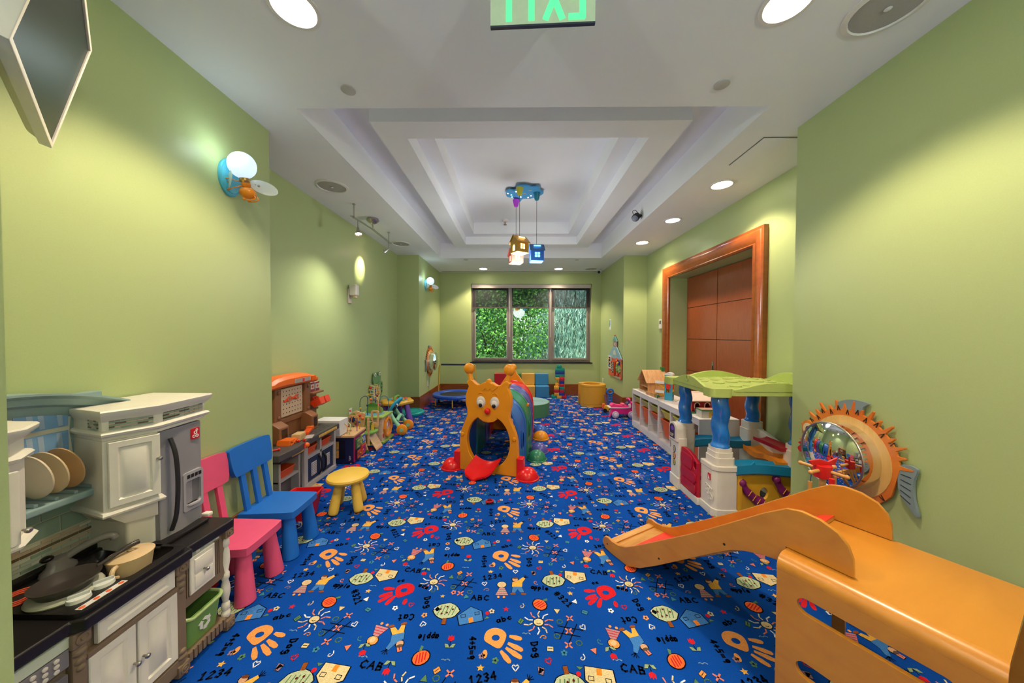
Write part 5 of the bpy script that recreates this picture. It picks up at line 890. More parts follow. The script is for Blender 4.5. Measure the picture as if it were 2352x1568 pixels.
t = thing('balance_disc', 'turquoise round plastic disc lying under the yellow activity table', 'disc', (-2.08, 6.29, 0)); MB().lathe([(.001, 0), (.27, 0), (.285, .02), (.285, .05), (.27, .065), (.001, .07)], n=48).build('shell', pl('#1fa8a4', .35), t); MB().lathe([(.20, .0676), (.20, .074), (.215, .074), (.215, .0672)], n=48, cap=False).build('ridge', pl('#1fa8a4', .35), t)
# ================================================================== CATERPILLAR TUNNEL
CT = thing('caterpillar_tunnel', 'caterpillar crawl tunnel with yellow face, red tongue and coloured arches', 'play tunnel', (-.2, 4.4, 0), 0, None, True)
CY, CRD, CBL, CGR, CPU = pl('#e08e12', .38), pl('#d81a1c', .25), pl('#2a62b4', .28), pl('#2f7d58', .28), pl('#54509a', .28)
half = [(.355, 0), (.352, .20), (.345, .38), (.325, .47), (.285, .56), (.252, .64), (.255, .70), (.275, .78), (.272, .87), (.25, .93), (.235, .965), (.262, 1.015), (.225, 1.05), (.19, 1.035), (.15, 1.0), (.11, .985), (.085, 1.0), (.05, 1.02), (.03, 1.015), (.02, 1.045), (0, 1.06)]
plate_out = half + [(-x, z) for x, z in reversed(half[:-1])]
hole = [(.258 * cos(radians(a)), .355 + .30 * sin(radians(a))) for a in range(118, 425, 9)] + [(.105, .605), (.06, .578), (0, .568), (-.06, .578), (-.105, .605)]
def ctm(x, y, a): return Matrix.Translation((x, y, 0)) @ Matrix.Rotation(radians(-a), 4, 'Z')
H0 = ctm(-.30, 3.64, 17)
th_ = [(.345, 0), (.343, .38), (.325, .50), (.27, .63), (.19, .76), (.12, .86), (.07, .92), (.045, .985)]
tail_out = th_ + [(-x, z) for x, z in reversed(th_)]
def plate_(M4, name, face):
    o = MB(M4).prism(plate_out if face else tail_out, -.035, .035, 'xz', [hole] if face else [[(.25 * cos(radians(a)), .33 + .27 * sin(radians(a))) for a in range(0, 360, 12)]]).build(name, CY, CT, .012, 3)
    if not face: MB(M4).sph((0, 0, 1.02), (.062, .045, .062), 24, 14).build('tail_ball', CY, o); return o
    for s_ in (-1, 1):
        a = MB(M4).tube([(s_ * .20, 0, .94), (s_ * .215, 0, 1.0), (s_ * .225, 0, 1.05), (s_ * .237, 0, 1.11)], [.034, .034, .030, .026], 14).build('antenna_stem', CY, o); b = MB(M4); b.sph((s_ * .242, 0, 1.165), (.066, .045, .066), 24, 14).build('antenna_ball', CY, o)
        MB(M4).cyl((s_ * .31, -.04, .415), (s_ * .31, -.05, .415), .024, .018, 18).build('bolt', CY, o)
    return o
hp = plate_(H0, 'face_plate', True)
for s_ in (-1, 1):
    e = MB(H0).sph((s_ * .082, -.032, .80), (.055, .02, .066), 24, 12).build('eye', pl('#cfc4bc', .3), hp); MB(H0).sph((s_ * .082, -.047, .785), (.036, .012, .042), 20, 10).build('eye_white', pl('#ddd5d0', .25), e); MB(H0).sph((s_ * .080, -.056, .765), (.023, .012, .023), 16, 8).build('pupil', pl('#121212', .3), e)
    MB(H0).tube(spline([(s_ * .055, -.037, .892), (s_ * .085, -.038, .905), (s_ * .12, -.037, .882)], 4, False), .0055, 8).build('eyebrow', CY, hp)
MB(H0).sph((0, -.045, .70), (.035, .03, .037), 20, 12).build('nose', CRD, hp)
hair = [(-.12, .985)] + [(-.105, .955)] + [(-.09 + .03 * k, .955 if k % 2 == 0 else .925) for k in range(7)] + [(.105, .955), (.12, .985), (.06, 1.0), (.02, 1.02), (0, 1.035), (-.02, 1.02), (-.06, 1.0)]
MB(H0).prism(hair, -.043, -.034, 'xz').build('hair_tuft', CY, hp, .003)
tg_ = MB(H0).grid(lambda u, v: ((u - .5) * .31 * (1 if v < .6 else sqrt(max(0, 1 - ((v - .6) / .42) ** 2))) - .075 * v, -.02 - .25 * v, .135 - .115 * v ** .8 + .055 * (abs(u - .5) * 2) ** 2 * (1 - .6 * v)), 14, 14, .02).build('tongue', CRD, hp)
path = [(-.30, 3.64)]; angs = (15, 10, 6, 4); frames = []
for a in angs:
    x, y = path[-1]; frames.append((x, y, a)); path.append((x + .42 * sin(radians(a)), y + .42 * cos(radians(a))))
def arch(r, n=24):
    p = [(r, 0), (r, .40)] + [(r * cos(radians(t_)), .42 + (r * 1.18) * sin(radians(t_))) for t_ in range(0, 181, 8)] + [(-r, .40), (-r, 0)]; return p
for i, ((x, y, a), m) in enumerate(zip(frames, (CBL, CGR, CPU, CRD))):
    M4 = ctm(x, y, a); r0 = .33
    out, inn = arch(r0), arch(r0 - .016); b = MB(M4); rings = []
    for yy, dr in ((.035, 0), (.05, .012), (.075, .012), (.085, 0), (.36, 0), (.37, .010), (.41, .010), (.42, 0)): rings.append([((p[0] * (1 + dr / r0)), yy, p[1] + (dr if p[1] > .4 else 0)) for p in out])
    for yy in (.42, .035): rings.append([(p[0], yy, p[1]) for p in inn])
    rings.append(rings[0]); b.loft(rings, False, False); n_ = len(out)
    sg = b.build('arch_segment', m, CT, sharp=30)
    for s_ in (-1, 1):
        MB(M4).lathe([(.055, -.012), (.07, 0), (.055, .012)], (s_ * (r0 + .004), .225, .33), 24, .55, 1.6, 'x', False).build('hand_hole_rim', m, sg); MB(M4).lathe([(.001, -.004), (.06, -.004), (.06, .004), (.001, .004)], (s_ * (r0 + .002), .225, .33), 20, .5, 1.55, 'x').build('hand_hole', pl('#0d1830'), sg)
    if i == 1: MB(M4).obox((.30, .33, .62), (.03, .045, .04), (0, .5, 0)).build('yellow_clip', CY, sg, .005)
rp = plate_(ctm(path[-1][0], path[-1][1], 4), 'tail_plate', False)
def foot(M4, x, y, m, post=True):
    f = MB(M4).sph((x, y, 0), (.118, .118, .118), 28, 10, 0, 90).build('foot_dome', m, CT); MB(M4).lathe([(.118, 0), (.128, .002), (.128, .012), (.118, .016)], (x, y, 0), 28, cap=False).build('foot_rim', m, f)
    if post: MB(M4).box(x - (.115 if x > 0 else -.04), x - (.04 if x > 0 else -.115), y - .045, y + .06, 0, .215).build('foot_post', m, f, .012)
for s_ in (-1, 1):
    foot(H0, s_ * .455, -.015, CRD)
    for k, (fr, yy, m) in enumerate(((1, .06, CGR), (1, .33, CPU), (3, .0, CY), (3, .30, CBL))): foot(ctm(*frames[fr]), s_ * .455, yy, m, False)
# ================================================================== FAR END OF THE ROOM
TP = thing('mini_trampoline', 'blue padded mini trampoline with yellow legs and handle bar', 'trampoline', (-1.34, 7.17, 0)); YT = pl('#d3a93c', .35)
MB().lathe([(.34, .235), (.36, .258), (.42, .266), (.485, .262), (.50, .235), (.49, .20), (.47, .205), (.40, .225)], n=56).build('pad', mat('blue vinyl pad', '#1450c0', .35, bump=.6, scale=18), TP); MB().lathe([(.001, .238), (.36, .238), (.36, .232), (.001, .232)], n=40).build('jump_mat', mat('black mat', '#24282c', .8), TP)
for k in range(6):
    a = radians(-87 + 60 * k); c = (cos(a) * .45, sin(a) * .45); MB().cyl((c[0], c[1], .02), (c[0], c[1], .22), .015).build('leg', YT, TP); MB().cyl((c[0], c[1], 0), (c[0], c[1], .025), .018).build('foot_cap', pl('#151515'), TP)
for s_ in (-1, 1):
    MB().tube(spline([(s_ * .42, .20, .03), (s_ * .42, .21, .40), (s_ * .415, .24, .78), (s_ * .40, .25, .855), (s_ * .36, .25, .87)], 5, False), .0145, 10).build('handle_post', YT, TP); MB().cyl((s_ * .42, .20, 0), (s_ * .42, .20, .07), .018).build('foot_cap', pl('#151515'), TP)
MB().cyl((-.37, .25, .87), (.37, .25, .87), .02, n=16).build('foam_grip', pl('#16264e', .6), TP)
# ---- fish mirrors: local u (+head), v up, w out of the wall
def fish(name, wx, y, z, face, ud, label):
    t = thing(name, label, 'wall mirror', (wx, y, z), 0, 'fish mirrors'); M4 = Matrix(((0, 0, face, 0), (ud, 0, 0, 0), (0, 1, 0, 0), (0, 0, 0, 1)))
    BO, BE, FIN = wood('orange fish paint', '#d4691a', '#e2842c', .4, (2, 2, 2)), wood('birch fish face', '#d9a558', '#e3b46c', .4, (2, 20, 2)), pl('#7f8f94', .5)
    pts = []
    for k in range(34):
        a = radians(-150 + 330 * k / 34 + 0); r = .295
        pts.append((r * cos(a), r * sin(a)))
        if k > 2: q = a + .05; l = (.335, .352, .325, .36)[(k * 7) % 4]; pts += [(r * cos(a + .015), r * sin(a + .015)), (l * cos(q), l * sin(q)), ((l - .003) * cos(q + .022), (l - .003) * sin(q + .022)), (r * cos(a + .10), r * sin(a + .10))]
    pts = sorted(set(pts), key=lambda p: atan2(p[1], p[0])) if False else pts
    MB(M4).prism(pts, .012, .026).build('body_board', BO, t, .002); MB(M4).prism(ell(-.005, 0, .255, n=44), .026, .029, 'xy', [ell(0, 0, .20, n=44)]).build('face_ring', BE, t)
    MB(M4).prism(spline([(.27, .11), (.305, .03), (.335, -.01), (.325, -.035), (.345, -.07), (.325, -.10), (.29, -.14), (.24, -.10), (.22, .05)], 4), .018, .032).build('snout', BO, t, .002); MB(M4).prism(spline([(.325, -.02), (.35, -.035), (.33, -.045), (.355, -.075), (.33, -.10), (.315, -.06)], 4), .030, .036).build('lips', pl('#c8242c'), t)
    e = MB(M4).prism(ell(.27, .10, .05, .055, 24), .030, .036).build('eye', pl('#e58a32'), t); MB(M4).prism(ell(.272, .092, .036, .042, 20), .036, .038).build('eye_white', pl('#e8d2a8'), e); MB(M4).prism(ell(.268, .09, .018, .022, 16), .038, .040).build('iris', pl('#6a4a5c'), e); MB(M4).prism(ell(.268, .09, .009, .012, 12), .040, .0415).build('pupil', pl('#141014'), e)
    MB(M4).prism(spline([(.09, .285), (.06, .335), (-.02, .365), (-.12, .36), (-.09, .33), (-.08, .285), (0, .29)], 5), .008, .022).build('dorsal_fin', FIN, t, .002)
    tf_ = MB(M4).prism(spline([(-.285, .02), (-.31, .06), (-.37, .055), (-.355, -.02), (-.36, -.11), (-.38, -.20), (-.34, -.17), (-.29, -.10)], 5), .008, .024).build('tail_fin', FIN, t, .002)
    for k in range(6): MB(M4).prism(ribbon([(-.30, .03 - k * .03), (-.345, .035 - k * .036)], .004)[0], .024, .0255).build('fin_line', pl('#2c3a44'), tf_)
    for k in range(26):
        a = radians(-140 + 300 * k / 26); q = .265 + .02 * (k % 2); b = MB(M4)
        for L in ribbon([(q * cos(a - .03), q * sin(a - .03)), ((q + .03) * cos(a), (q + .03) * sin(a)), (q * cos(a + .03), q * sin(a + .03))], .0035): b.prism(L, .0265, .030)
        b.build('scale_mark', pl('#3a2214'), t)
    MR = mat('mirror acrylic', '#e8ecee', .03, 1, var=0)
    MB(M4).lathe([(.21, .02), (.208, .13), (.20, .135)], n=48, cap=False).build('mirror_tube', MR, t); MB(M4).lathe([(.203, .135), (.16, .158), (.10, .174), (.05, .181), (.001, .183)], n=48, cap=False).build('mirror_dome', MR, t); MB(M4).tube([(.206 * cos(2 * pi * k / 40), .206 * sin(2 * pi * k / 40), .134) for k in range(40)], .006, 8, True).build('mirror_rim', STEEL, t)
    return t
fish('fish_wall_mirror', XL, 7.37, .95, 1, 1, 'orange spiky fish bubble mirror on the wall by the trampoline'); fish('fish_wall_mirror', XR, 2.13, .775, -1, 1, 'orange spiky fish bubble mirror on the wall above the wooden slide')
# ---- foam seats
for k, (c, nm) in enumerate((('#b01c28', 'red'), ('#3f7a44', 'green'), ('#d9a648', 'yellow'), ('#3a86b8', 'blue'))):
    x = -.375 + k * .347; m = mat('foam vinyl ' + c, c, .38, var=.04, bump=.1, scale=60); t = thing('foam_chair', '%s foam children seat in the row under the window' % nm, 'foam chair', (x, 8.19, 0), 0, 'foam seats under the window')
    MB().box(-.168, .168, -.165, .165, 0, .285).build('seat', m, t, .016, 3); MB().box(-.168, .168, .045, .165, .288, .575).build('backrest', m, t, .016, 3)
for k in (0, 1):
    t = thing('foam_pouf', ('green half round foam pouf, half facing the tunnel', 'green half round foam pouf, half facing the window')[k], 'foam seat', (.25, 6.40 + (.004 if k else -.004), 0), 0, 'half round foam poufs'); gm_ = mat('foam vinyl green pouf', '#4b8256', .36, var=.04, bump=.1, scale=60)
    MB().prism(ell(0, 0, .42, n=30, a0=180 * (1 - k), a1=180 * (1 - k) + 180), 0, .245).build('side', gm_, t, .014, 3); MB().prism(ell(0, .012 * (1 if k else -1), .40, .39, 30, 180 * (1 - k), 180 * (1 - k) + 180), .2452, .249).build('top_panel', mat('foam vinyl pale top', '#8fb4b8', .35, var=.03), t)
t = thing('foam_ring_seat', 'yellow open foam ring seat near the house panel', 'foam seat', (1.71, 7.27, 0)); m = mat('foam vinyl ring', '#d69e34', .38, var=.04, bump=.1, scale=60)
MB().prism(ell(0, 0, .30, n=44, a0=-158, a1=168) + list(reversed(ell(0, 0, .185, n=44, a0=-158, a1=168))), 0, .47).build('wall', m, t, .014, 3); MB().prism(ell(0, 0, .18, n=30), .0, .18).build('inner_cushion', m, t, .01)
for z in (.06, .43): MB().tube([(p[0], p[1], z) for p in ell(0, 0, .3, n=44, a0=-156, a1=166)], .004, 6).build('seam', pl('#b07c22'), t)
# ---- block tower
BC = {'t': ('#0f8f80', 'teal'), 'y': ('#dfa63a', 'yellow'), 'r': ('#c01a34', 'red'), 'b': ('#1a3a98', 'blue')}; BMs = {}
ORD = ('bottom', 'second', 'third', 'fourth', 'fifth', 'sixth', 'seventh', 'eighth', 'ninth', 'tenth', 'topmost'); USED = {}
def block(x0, x1, z, y, c, studs=()):
    n = 2 if x1 - x0 < .16 else 4; key = (n, c)
    if key not in BMs:
        w = .114 * n / 2; m = pl(BC[c][0], .35); a = MB().box(-w / 2, w / 2, -.057, .057, 0, .0715).mesh('body', .004); a.materials.append(m); s = MB().cyl((0, 0, .0715), (0, 0, .086), .02, n=14).mesh('stud', .002); s.materials.append(m); BMs[key] = (a, s)
    a, s = BMs[key]; t = thing('toy_brick', brick_label(BC[c][1], n, round(z / .0725), y), 'toy brick', ((x0 + x1) / 2, y, z), 0, 'bricks of the block tower')
    inst(a, 'body', None, t, (0, 0, 0))
    for i in studs:
        for j in (-.028, .028): inst(s, 'stud', None, t, ((i - (n - 1) / 2) * .057, j, 0))
def brick_label(c, n, row, y):
    if y > 8.05: return '%s %s brick, %s up in the tall stack against the window wall' % (c, 'long' if n == 4 else 'square', ORD[row])
    k = USED.get(row, 0); USED[row] = k + 1
    if row == 0: return '%s square brick on the carpet at the foot of the tower' % c
    if row in (1, 2, 3) and k == 0: return '%s square brick, %s up in the short stack next to the blue foam chair' % (c, ORD[row])
    return '%s square brick, %s up in the narrow stack with the red top' % (c, ORD[row])
def bx(X): return .885 + (X - 1345) * .000688
for X0, row, yy, c in ((1352, 0, 7.98, 't'), (1530, 0, 7.98, 'y'), (1700, 0, 7.98, 'r'), (1440, 1, 7.98, 'y'), (1610, 1, 7.98, 'b'), (1437, 2, 7.98, 'r'), (1620, 2, 7.98, 'r'), (1437, 3, 7.98, 'y'), (1622, 3, 7.98, 't'), (1628, 4, 7.98, 'r'), (1630, 5, 7.98, 'b'), (1634, 6, 7.98, 'r')): block(bx(X0), bx(X0) + .114, row * .0725, yy, c, {(1352, 0): (0,), (1700, 0): (1,), (1437, 3): (0, 1), (1634, 6): (0, 1)}.get((X0, row), ()))
for X0, row, c in ((1500, 0, 'r'), (1500, 1, 'b'), (1500, 2, 't'), (1500, 3, 'y'), (1500, 4, 'y'), (1500, 6, 'y'), (1500, 7, 't'), (1500, 8, 'b'), (1500, 9, 't')): block(bx(X0), bx(X0) + .228, row * .0725, 8.10, c, (0, 3) if row == 9 else ())
block(bx(1582), bx(1582) + .114, 5 * .0725, 8.10, 'y'); block(bx(1557), bx(1557) + .114, 10 * .0725, 8.10, 't', (0, 1))
# ================================================================== STORAGE SHELVES ON THE DOOR SIDE
SHW = mat('white shelf foil', '#e3dcd9', .4, var=.02); SX0, SX1, SH = 2.02, 2.46, .63
def shelf(y0, y1, label):
    t = thing('storage_shelf', label, 'shelf unit', (2.24, (y0 + y1) / 2, 0), 0, 'white bin shelves', True); w = .018
    MB().box(SX0, SX1, y0, y1, SH - .018, SH).build('top', SHW, t, .002); MB().box(SX0, SX0 + .018, y0 + w, y1 - w, SH - .075, SH - .0185).build('top_fascia', SHW, t, .001); MB().box(SX0 + .003, SX1, y0 + w, y1 - w, .085, .10).build('bottom', SHW, t, .001); MB().box(SX0 + .001, SX0 + .018, y0 + w, y1 - w, 0, .0845).build('plinth', SHW, t, .001); MB().box(SX1 - .008, SX1 - .001, y0 + w, y1 - w, .101, SH - .02).build('back', SHW, t)
    for y in (y0, y1 - w): MB().box(SX0, SX1, y, y + w, 0, SH - .0185).build('side_panel', SHW, t, .001)
    st = (y1 - y0 - w) / 3
    for k in (1, 2): MB().box(SX0 + .002, SX1 - .01, y0 + k * st, y0 + k * st + w, .101, SH - .0765).build('divider', SHW, t, .001)
    for k in range(3):
        for z in (.19, .30, .41, .52):
            for yy in (y0 + k * st + w, y0 + (k + 1) * st - .010): MB().box(SX0 + .012, SX1 - .02, yy, yy + .010, z, z + .008).build('runner', SHW, t)
    return [(y0 + k * st + w, y0 + (k + 1) * st) for k in range(3)]
bays = shelf(4.595, 5.615, 'white bin shelf unit under the wooden doll house') + shelf(3.57, 4.59, 'white bin shelf unit under the red toy station')
def tub(bay, zt, dp, c, label, slide=0):
    y0, y1 = bay; cy = (y0 + y1) / 2; w = (y1 - y0) / 2 - .013; m = pl(c, .42); t = thing('storage_bin', label, 'storage bin', (2.235 - slide, cy, zt - dp), 0, 'plastic bins in the shelves')
    MB().loft([rr(-.16, .16, -w + .03, w - .03, 0, .03), rr(-.195, .195, -w + .012, w - .012, dp - .01, .03), rr(-.188, .188, -w + .018, w - .018, dp - .01, .03), rr(-.152, .152, -w + .036, w - .036, .006, .03)]).build('tub', m, t, sharp=50); MB().prism(rrect(-.205, .205, -w, w, .03), dp - .012, dp, 'xy', [rrect(-.188, .188, -w + .018, w - .018, .025)]).build('rim', m, t, .003)
OL, OGc, YB_ = '#b9b45c', '#e2611a', '#dcc858'
f_ = 'far bay of the doll house shelf', 'middle bay of the doll house shelf', 'third bay of the doll house shelf'
B6 = [bays[2], bays[1], bays[0], bays[5], bays[4], bays[3]]
tub(B6[0], .515, .10, OL, 'shallow olive bin in the end bay beside the pink ride-on toy'); tub(B6[0], .41, .24, OGc, 'deep orange bin in the end bay beside the pink ride-on toy'); tub(B6[1], .515, .10, OL, 'shallow olive bin in the middle bay below the doll house'); tub(B6[1], .41, .24, OGc, 'deep orange bin in the middle bay below the doll house')
tub(B6[2], .515, .10, OL, 'shallow olive bin in the bay below the toy garage, above an empty gap', -.0); tub(B6[2], .41, .10, OGc, 'shallow orange bin pushed to the back below the toy garage', -.0)
tub(B6[3], .515, .11, YB_, 'shallow yellow bin next to the joint of the two shelf units'); tub(B6[3], .39, .24, OGc, 'deep orange bin next to the joint of the two shelf units'); tub(B6[4], .515, .11, YB_, 'shallow yellow bin below the red toy station'); tub(B6[5], .39, .24, OGc, 'deep orange bin in the bay behind the playhouse')
# ---- things on the shelves
PINE = wood('pine boards', '#c98d56', '#e2b27c', .45, (30, 3, 3)); 
t = thing('doll_house', 'open fronted pine doll house with gabled roof and green chimney', 'doll house', (2.27, 5.36, SH)); g = [(-.17, 0), (.17, 0), (.17, .17), (0, .33), (-.17, .17)]
MB().prism(g, .15, .162, 'yz').build('back_wall', PINE, t); MB().prism(g, .0, .010, 'yz', [[(-.12, .02), (-.02, .02), (-.02, .15), (-.12, .15)]]).build('inner_wall', PINE, t)
for s_ in (-1, 1): MB().box(-.16, .15, s_ * .17 - .006, s_ * .17 + .006, 0, .172).build('side_wall', PINE, t)
MB().box(-.16, .15, -.164, .164, 0, .012).build('floor_board', PINE, t); MB().box(-.155, .15, -.164, .164, .085, .095).build('upper_floor', PINE, t)
for s_ in (-1, 1): MB().add([(-.19, 0, .355), (.18, 0, .355), (.18, s_ * .20, .165), (-.19, s_ * .20, .165), (-.19, 0, .34), (.18, 0, .34), (.18, s_ * .19, .155), (-.19, s_ * .19, .155)], [(0, 1, 2, 3), (7, 6, 5, 4), (0, 4, 5, 1), (1, 5, 6, 2), (2, 6, 7, 3), (3, 7, 4, 0)]).build('roof', PINE, t)
MB().box(.12, .175, -.03, .03, .33, .40).build('chimney', pl('#3f8a4a'), t, .003)
t = thing('wooden_puzzle_tray', 'shallow pine tray of coloured puzzle pieces before the doll house', 'tray', (2.18, 4.97, SH), .1); MB().box(-.13, .13, -.12, .12, 0, .01).build('base', PINE, t)
for a in ((-.13, .13, -.12, -.11), (-.13, .13, .11, .12), (-.13, -.12, -.11, .11), (.12, .13, -.11, .11)): MB().box(*a, .01, .055).build('edge', PINE, t)
for k, (x, y, c) in enumerate(((-.06, -.05, '#d03028'), (.03, -.06, '#e8c040'), (.0, .03, '#2a3a80'), (-.07, .05, '#e8c040'), (.07, .04, '#58a050'), (.07, -.04, '#e88a3a'))): MB().obox((x, y, .027), (.05, .03, .014), (0, 0, k)).build('piece', pl(c), t, .003)
t = thing('toy_garage', 'blue and yellow toy garage tower with spiral ramp', 'toy garage', (2.175, 4.60, SH), -.7); t.scale = (1, 1, 1.25); TB, TY = pl('#3a9ac0', .4), pl('#e8b430', .4)
MB().box(-.16, .10, -.09, .12, 0, .008).build('base', pl('#d8ccc4'), t, .002); w1 = [ell(-.0, z, .028, .03, 12, 0, 180) + [(-.028, z - .035), (.028, z - .035)] for z in (.235, .13, .035 + .01)]
MB().prism([(-.05, .008), (.05, .008), (.05, .29), (-.05, .29)], -.055, -.045, 'xz', w1[:2]).build('front_wall', TB, t); MB().prism([(-.045, .008), (.05, .008), (.05, .29), (-.045, .29)], -.05, -.04, 'yz', w1[:2]).build('side_wall', TB, t)
MB().prism([(-.045, .10), (.05, .10), (.05, .29), (-.045, .29)], .04, .05, 'yz').build('yellow_wall', TY, t); MB().prism([(-.045, .008), (.05, .008), (.05, .10), (-.045, .10)], .04, .05, 'yz').build('teal_wall', pl('#1f7fa0'), t); MB().box(.05, .054, -.03, .03, .13, .20).build('red_button', pl('#d83028'), t, .002); MB().prism(ell(0, .165, .032, n=18), -.062, -.055, 'xz').build('red_dial', pl('#d83028'), t); MB().prism(ell(0, .29, .055, .03, 14, 0, 180), -.06, .055, 'xz').build('roof', pl('#ece6e4'), t, .003)
for z in (.075, .145, .215): MB().box(-.035, .05, -.045, .05, z, z + .006).build('deck', TY, t)
rings = []
for k in range(29):
    a = radians(90 + k * 25); z = .03 + .20 * k / 28; rings.append([(-.11 + r * cos(a), .02 + r * sin(a), z + d) for r, d in ((.035, 0), (.085, 0), (.085, .016), (.08, .016), (.08, .005), (.035, .005))])
MB().loft(rings).build('spiral_ramp', TY, t)
for z in (.085, .19): MB().box(-.17, -.05, -.075, -.068, z, z + .03).build('ramp_guard', pl('#ece8e4'), t, .002)
t = thing('toy_car', 'tiny green and blue toy car beside the toy garage', 'toy car', (2.10, 4.795, SH), .4); MB().box(-.03, .03, -.018, .018, .008, .03).build('body', pl('#5aa04a'), t, .006); MB().box(-.018, .014, -.015, .015, .03, .045).build('cabin', pl('#6a8ab8'), t, .005)
for x in (-.018, .018):
    for y in (-.019, .014): MB().cyl((x, y, .010), (x, y + .005, .010), .010, n=12).build('wheel', pl('#333338'), t)
t = thing('toy_station', 'red toy station house with pale tiled roof on green base', 'toy house', (2.205, 3.95, SH)); RDm = pl('#c01c24', .4)
MB().box(-.13, .15, -.12, .12, 0, .018).build('base', pl('#4f7a4a'), t, .003); ar = lambda x: [(x - .03, .06), (x + .03, .06), (x + .03, .095)] + ell(x, .095, .03, n=10, a0=0, a1=180)[1:]
MB().prism([(-.11, .018), (.13, .018), (.13, .15), (-.11, .15)], -.09, -.08, 'xz', [ar(-.05), ar(.07)]).build('front_wall', RDm, t); MB().box(-.11, .13, .075, .085, .018, .15).build('rear_wall', RDm, t); MB().box(-.11, -.10, -.08, .075, .018, .15).build('end_wall', RDm, t); MB().box(.12, .13, -.08, .075, .018, .15).build('end_wall', RDm, t); MB().box(.005, .015, -.094, -.09, .02, .15).build('corner_post', pl('#9c141c'), t)
for x in (-.05, .07):
    b = MB(); b.tube([(p[0], -.092, p[1]) for p in ar(x)[2:] + [ar(x)[0]]], .006, 6).build('arch_trim', pl('#ecd9b8'), t); MB().box(x - .04, x + .04, -.105, -.09, .045, .055).build('window_box', RDm, t)
for k in range(3): MB().add([(-.14, -.115 + .05 * k, .15 + .028 * k), (.155, -.115 + .05 * k, .15 + .028 * k), (.155, -.06 + .05 * k, .183 + .028 * k), (-.14, -.06 + .05 * k, .183 + .028 * k), (-.14, -.115 + .05 * k, .14 + .028 * k), (.155, -.115 + .05 * k, .14 + .028 * k), (.155, -.06 + .05 * k, .17 + .028 * k), (-.14, -.06 + .05 * k, .17 + .028 * k)], [(0, 1, 2, 3), (7, 6, 5, 4), (0, 4, 5, 1), (1, 5, 6, 2), (2, 6, 7, 3), (3, 7, 4, 0)]).build('roof_course', pl('#e6cfc2', .45), t)
MB().box(-.13, .15, .02, .10, .15, .23).build('rear_roof', pl('#e6cfc2', .45), t); MB().box(-.09, -.0, -.125, -.105, .04, .046).box(-.085, -.08, -.12, -.11, .018, .04).box(-.01, -.005, -.12, -.11, .018, .04).build('bench', pl('#3aa0a8'), t)
t = thing('game_tin', 'small pale tin with green edges standing before the toy station', 'tin box', (2.185, 3.69, SH), -.05); MB().box(-.10, .10, -.06, .06, 0, .075).build('tin', pl('#dcd4c4', .35), t, .004); MB().box(-.103, .103, -.063, .063, .076, .09).build('lid', pl('#5a8a58', .35), t, .003); MB().box(-.09, .09, -.05, .05, .09, .0915).build('lid_print', pl('#c89a8a'), t); MB().box(-.02, .10, -.0615, -.06, .005, .07).build('yellow_print', pl('#e0b440'), t)
for x, z, c in ((.02, .03, '#c02c28'), (.05, .025, '#d8702a'), (.035, .045, '#8a3a20')): MB().prism(ell(x, z, .014, n=10), -.063, -.0615, 'xz').build('print_blob', pl(c), t)
tag(MB().box(2.37, 2.392, 3.80, 3.86, SH, SH + .055).build('wooden_block', PINE, None, .003), 'small wooden block beside the red toy station', 'block')
# ================================================================== PLAYHOUSE
PH = thing('playhouse', 'toddler playhouse with lime roof, blue posts, white walls and red gate', 'playhouse', (2.07, 3.08, 0), 0, None, True)
PW, PL_, PB_, PRD, POR, PYE, PPU = pl('#e2dacd', .42), pl('#aebf68', .4), mat('clear blue plastic', '#1a78d4', .1, var=.1, scale=30, coat=.6), pl('#b3142c', .35), pl('#e88a1c', .38), pl('#dca62c', .4), pl('#7d1f62', .35)
TBL = pl('#1b86b4', .35)
MB().box(1.70, 2.52, 2.74, 3.44, 0, .02).build('base', PL_, PH, .004); MB().box(1.95, 2.42, 2.82, 3.3, .02, .028).build('floor_mat', pl('#2c2c30'), PH)
def post(x, y, z0, z1, r=.062):
    b = MB(); rings = []
    for k in range(41):
        f = k / 40; z = z0 + (z1 - z0) * f; rings.append([(x + rr_ * cos(a), y + rr_ * sin(a), z) for a in [2 * pi * i / 28 for i in range(28)] for rr_ in [r * (1.0 + (.12 * sin(a + f * 14) * (1 if .06 < f < .94 else 0)) + (.14 if f < .05 or f > .95 else 0))]])
    b.loft(rings).build('post', PB_, PH, label='blue translucent twisted post')
# near corner, stepped
def step_tower(x, y, levels, name):
    o = None
    for i, (w, d, z0, z1) in enumerate(levels):
        p = MB().prism(rrect(x - w, x + w, y - d, y + d, .03, 5), z0, z1).build(name if i == 0 else 'tower_step', PW, PH if i == 0 else o, .01, 3)
        o = o or p
    return o
cw = MB().prism([(1.69, 2.95), (1.69, 2.79), (1.715, 2.755), (1.76, 2.745), (1.88, 2.745), (1.88, 2.80), (1.76, 2.83), (1.75, 2.95)], 0, .395).build('corner_wall', PW, PH, .008); MB().prism([(1.683, 2.95), (1.683, 2.785), (1.71, 2.748), (1.76, 2.738), (1.885, 2.738), (1.885, 2.83), (1.77, 2.86), (1.76, 2.95)], .395, .44).build('corner_cap', PW, PH, .010, 3)
MB().prism([(1.682, 2.96), (1.682, 2.785), (1.71, 2.745), (1.76, 2.737), (1.886, 2.737), (1.886, 2.82), (1.76, 2.85), (1.75, 2.96)], 0, .07).build('corner_skirt', PW, PH, .006)
step_tower(1.79, 2.84, [(.085, .085, .44, .505), (.078, .078, .505, .55), (.072, .072, .55, .585)], 'corner_tower'); post(1.79, 2.84, .585, 1.07, .066)
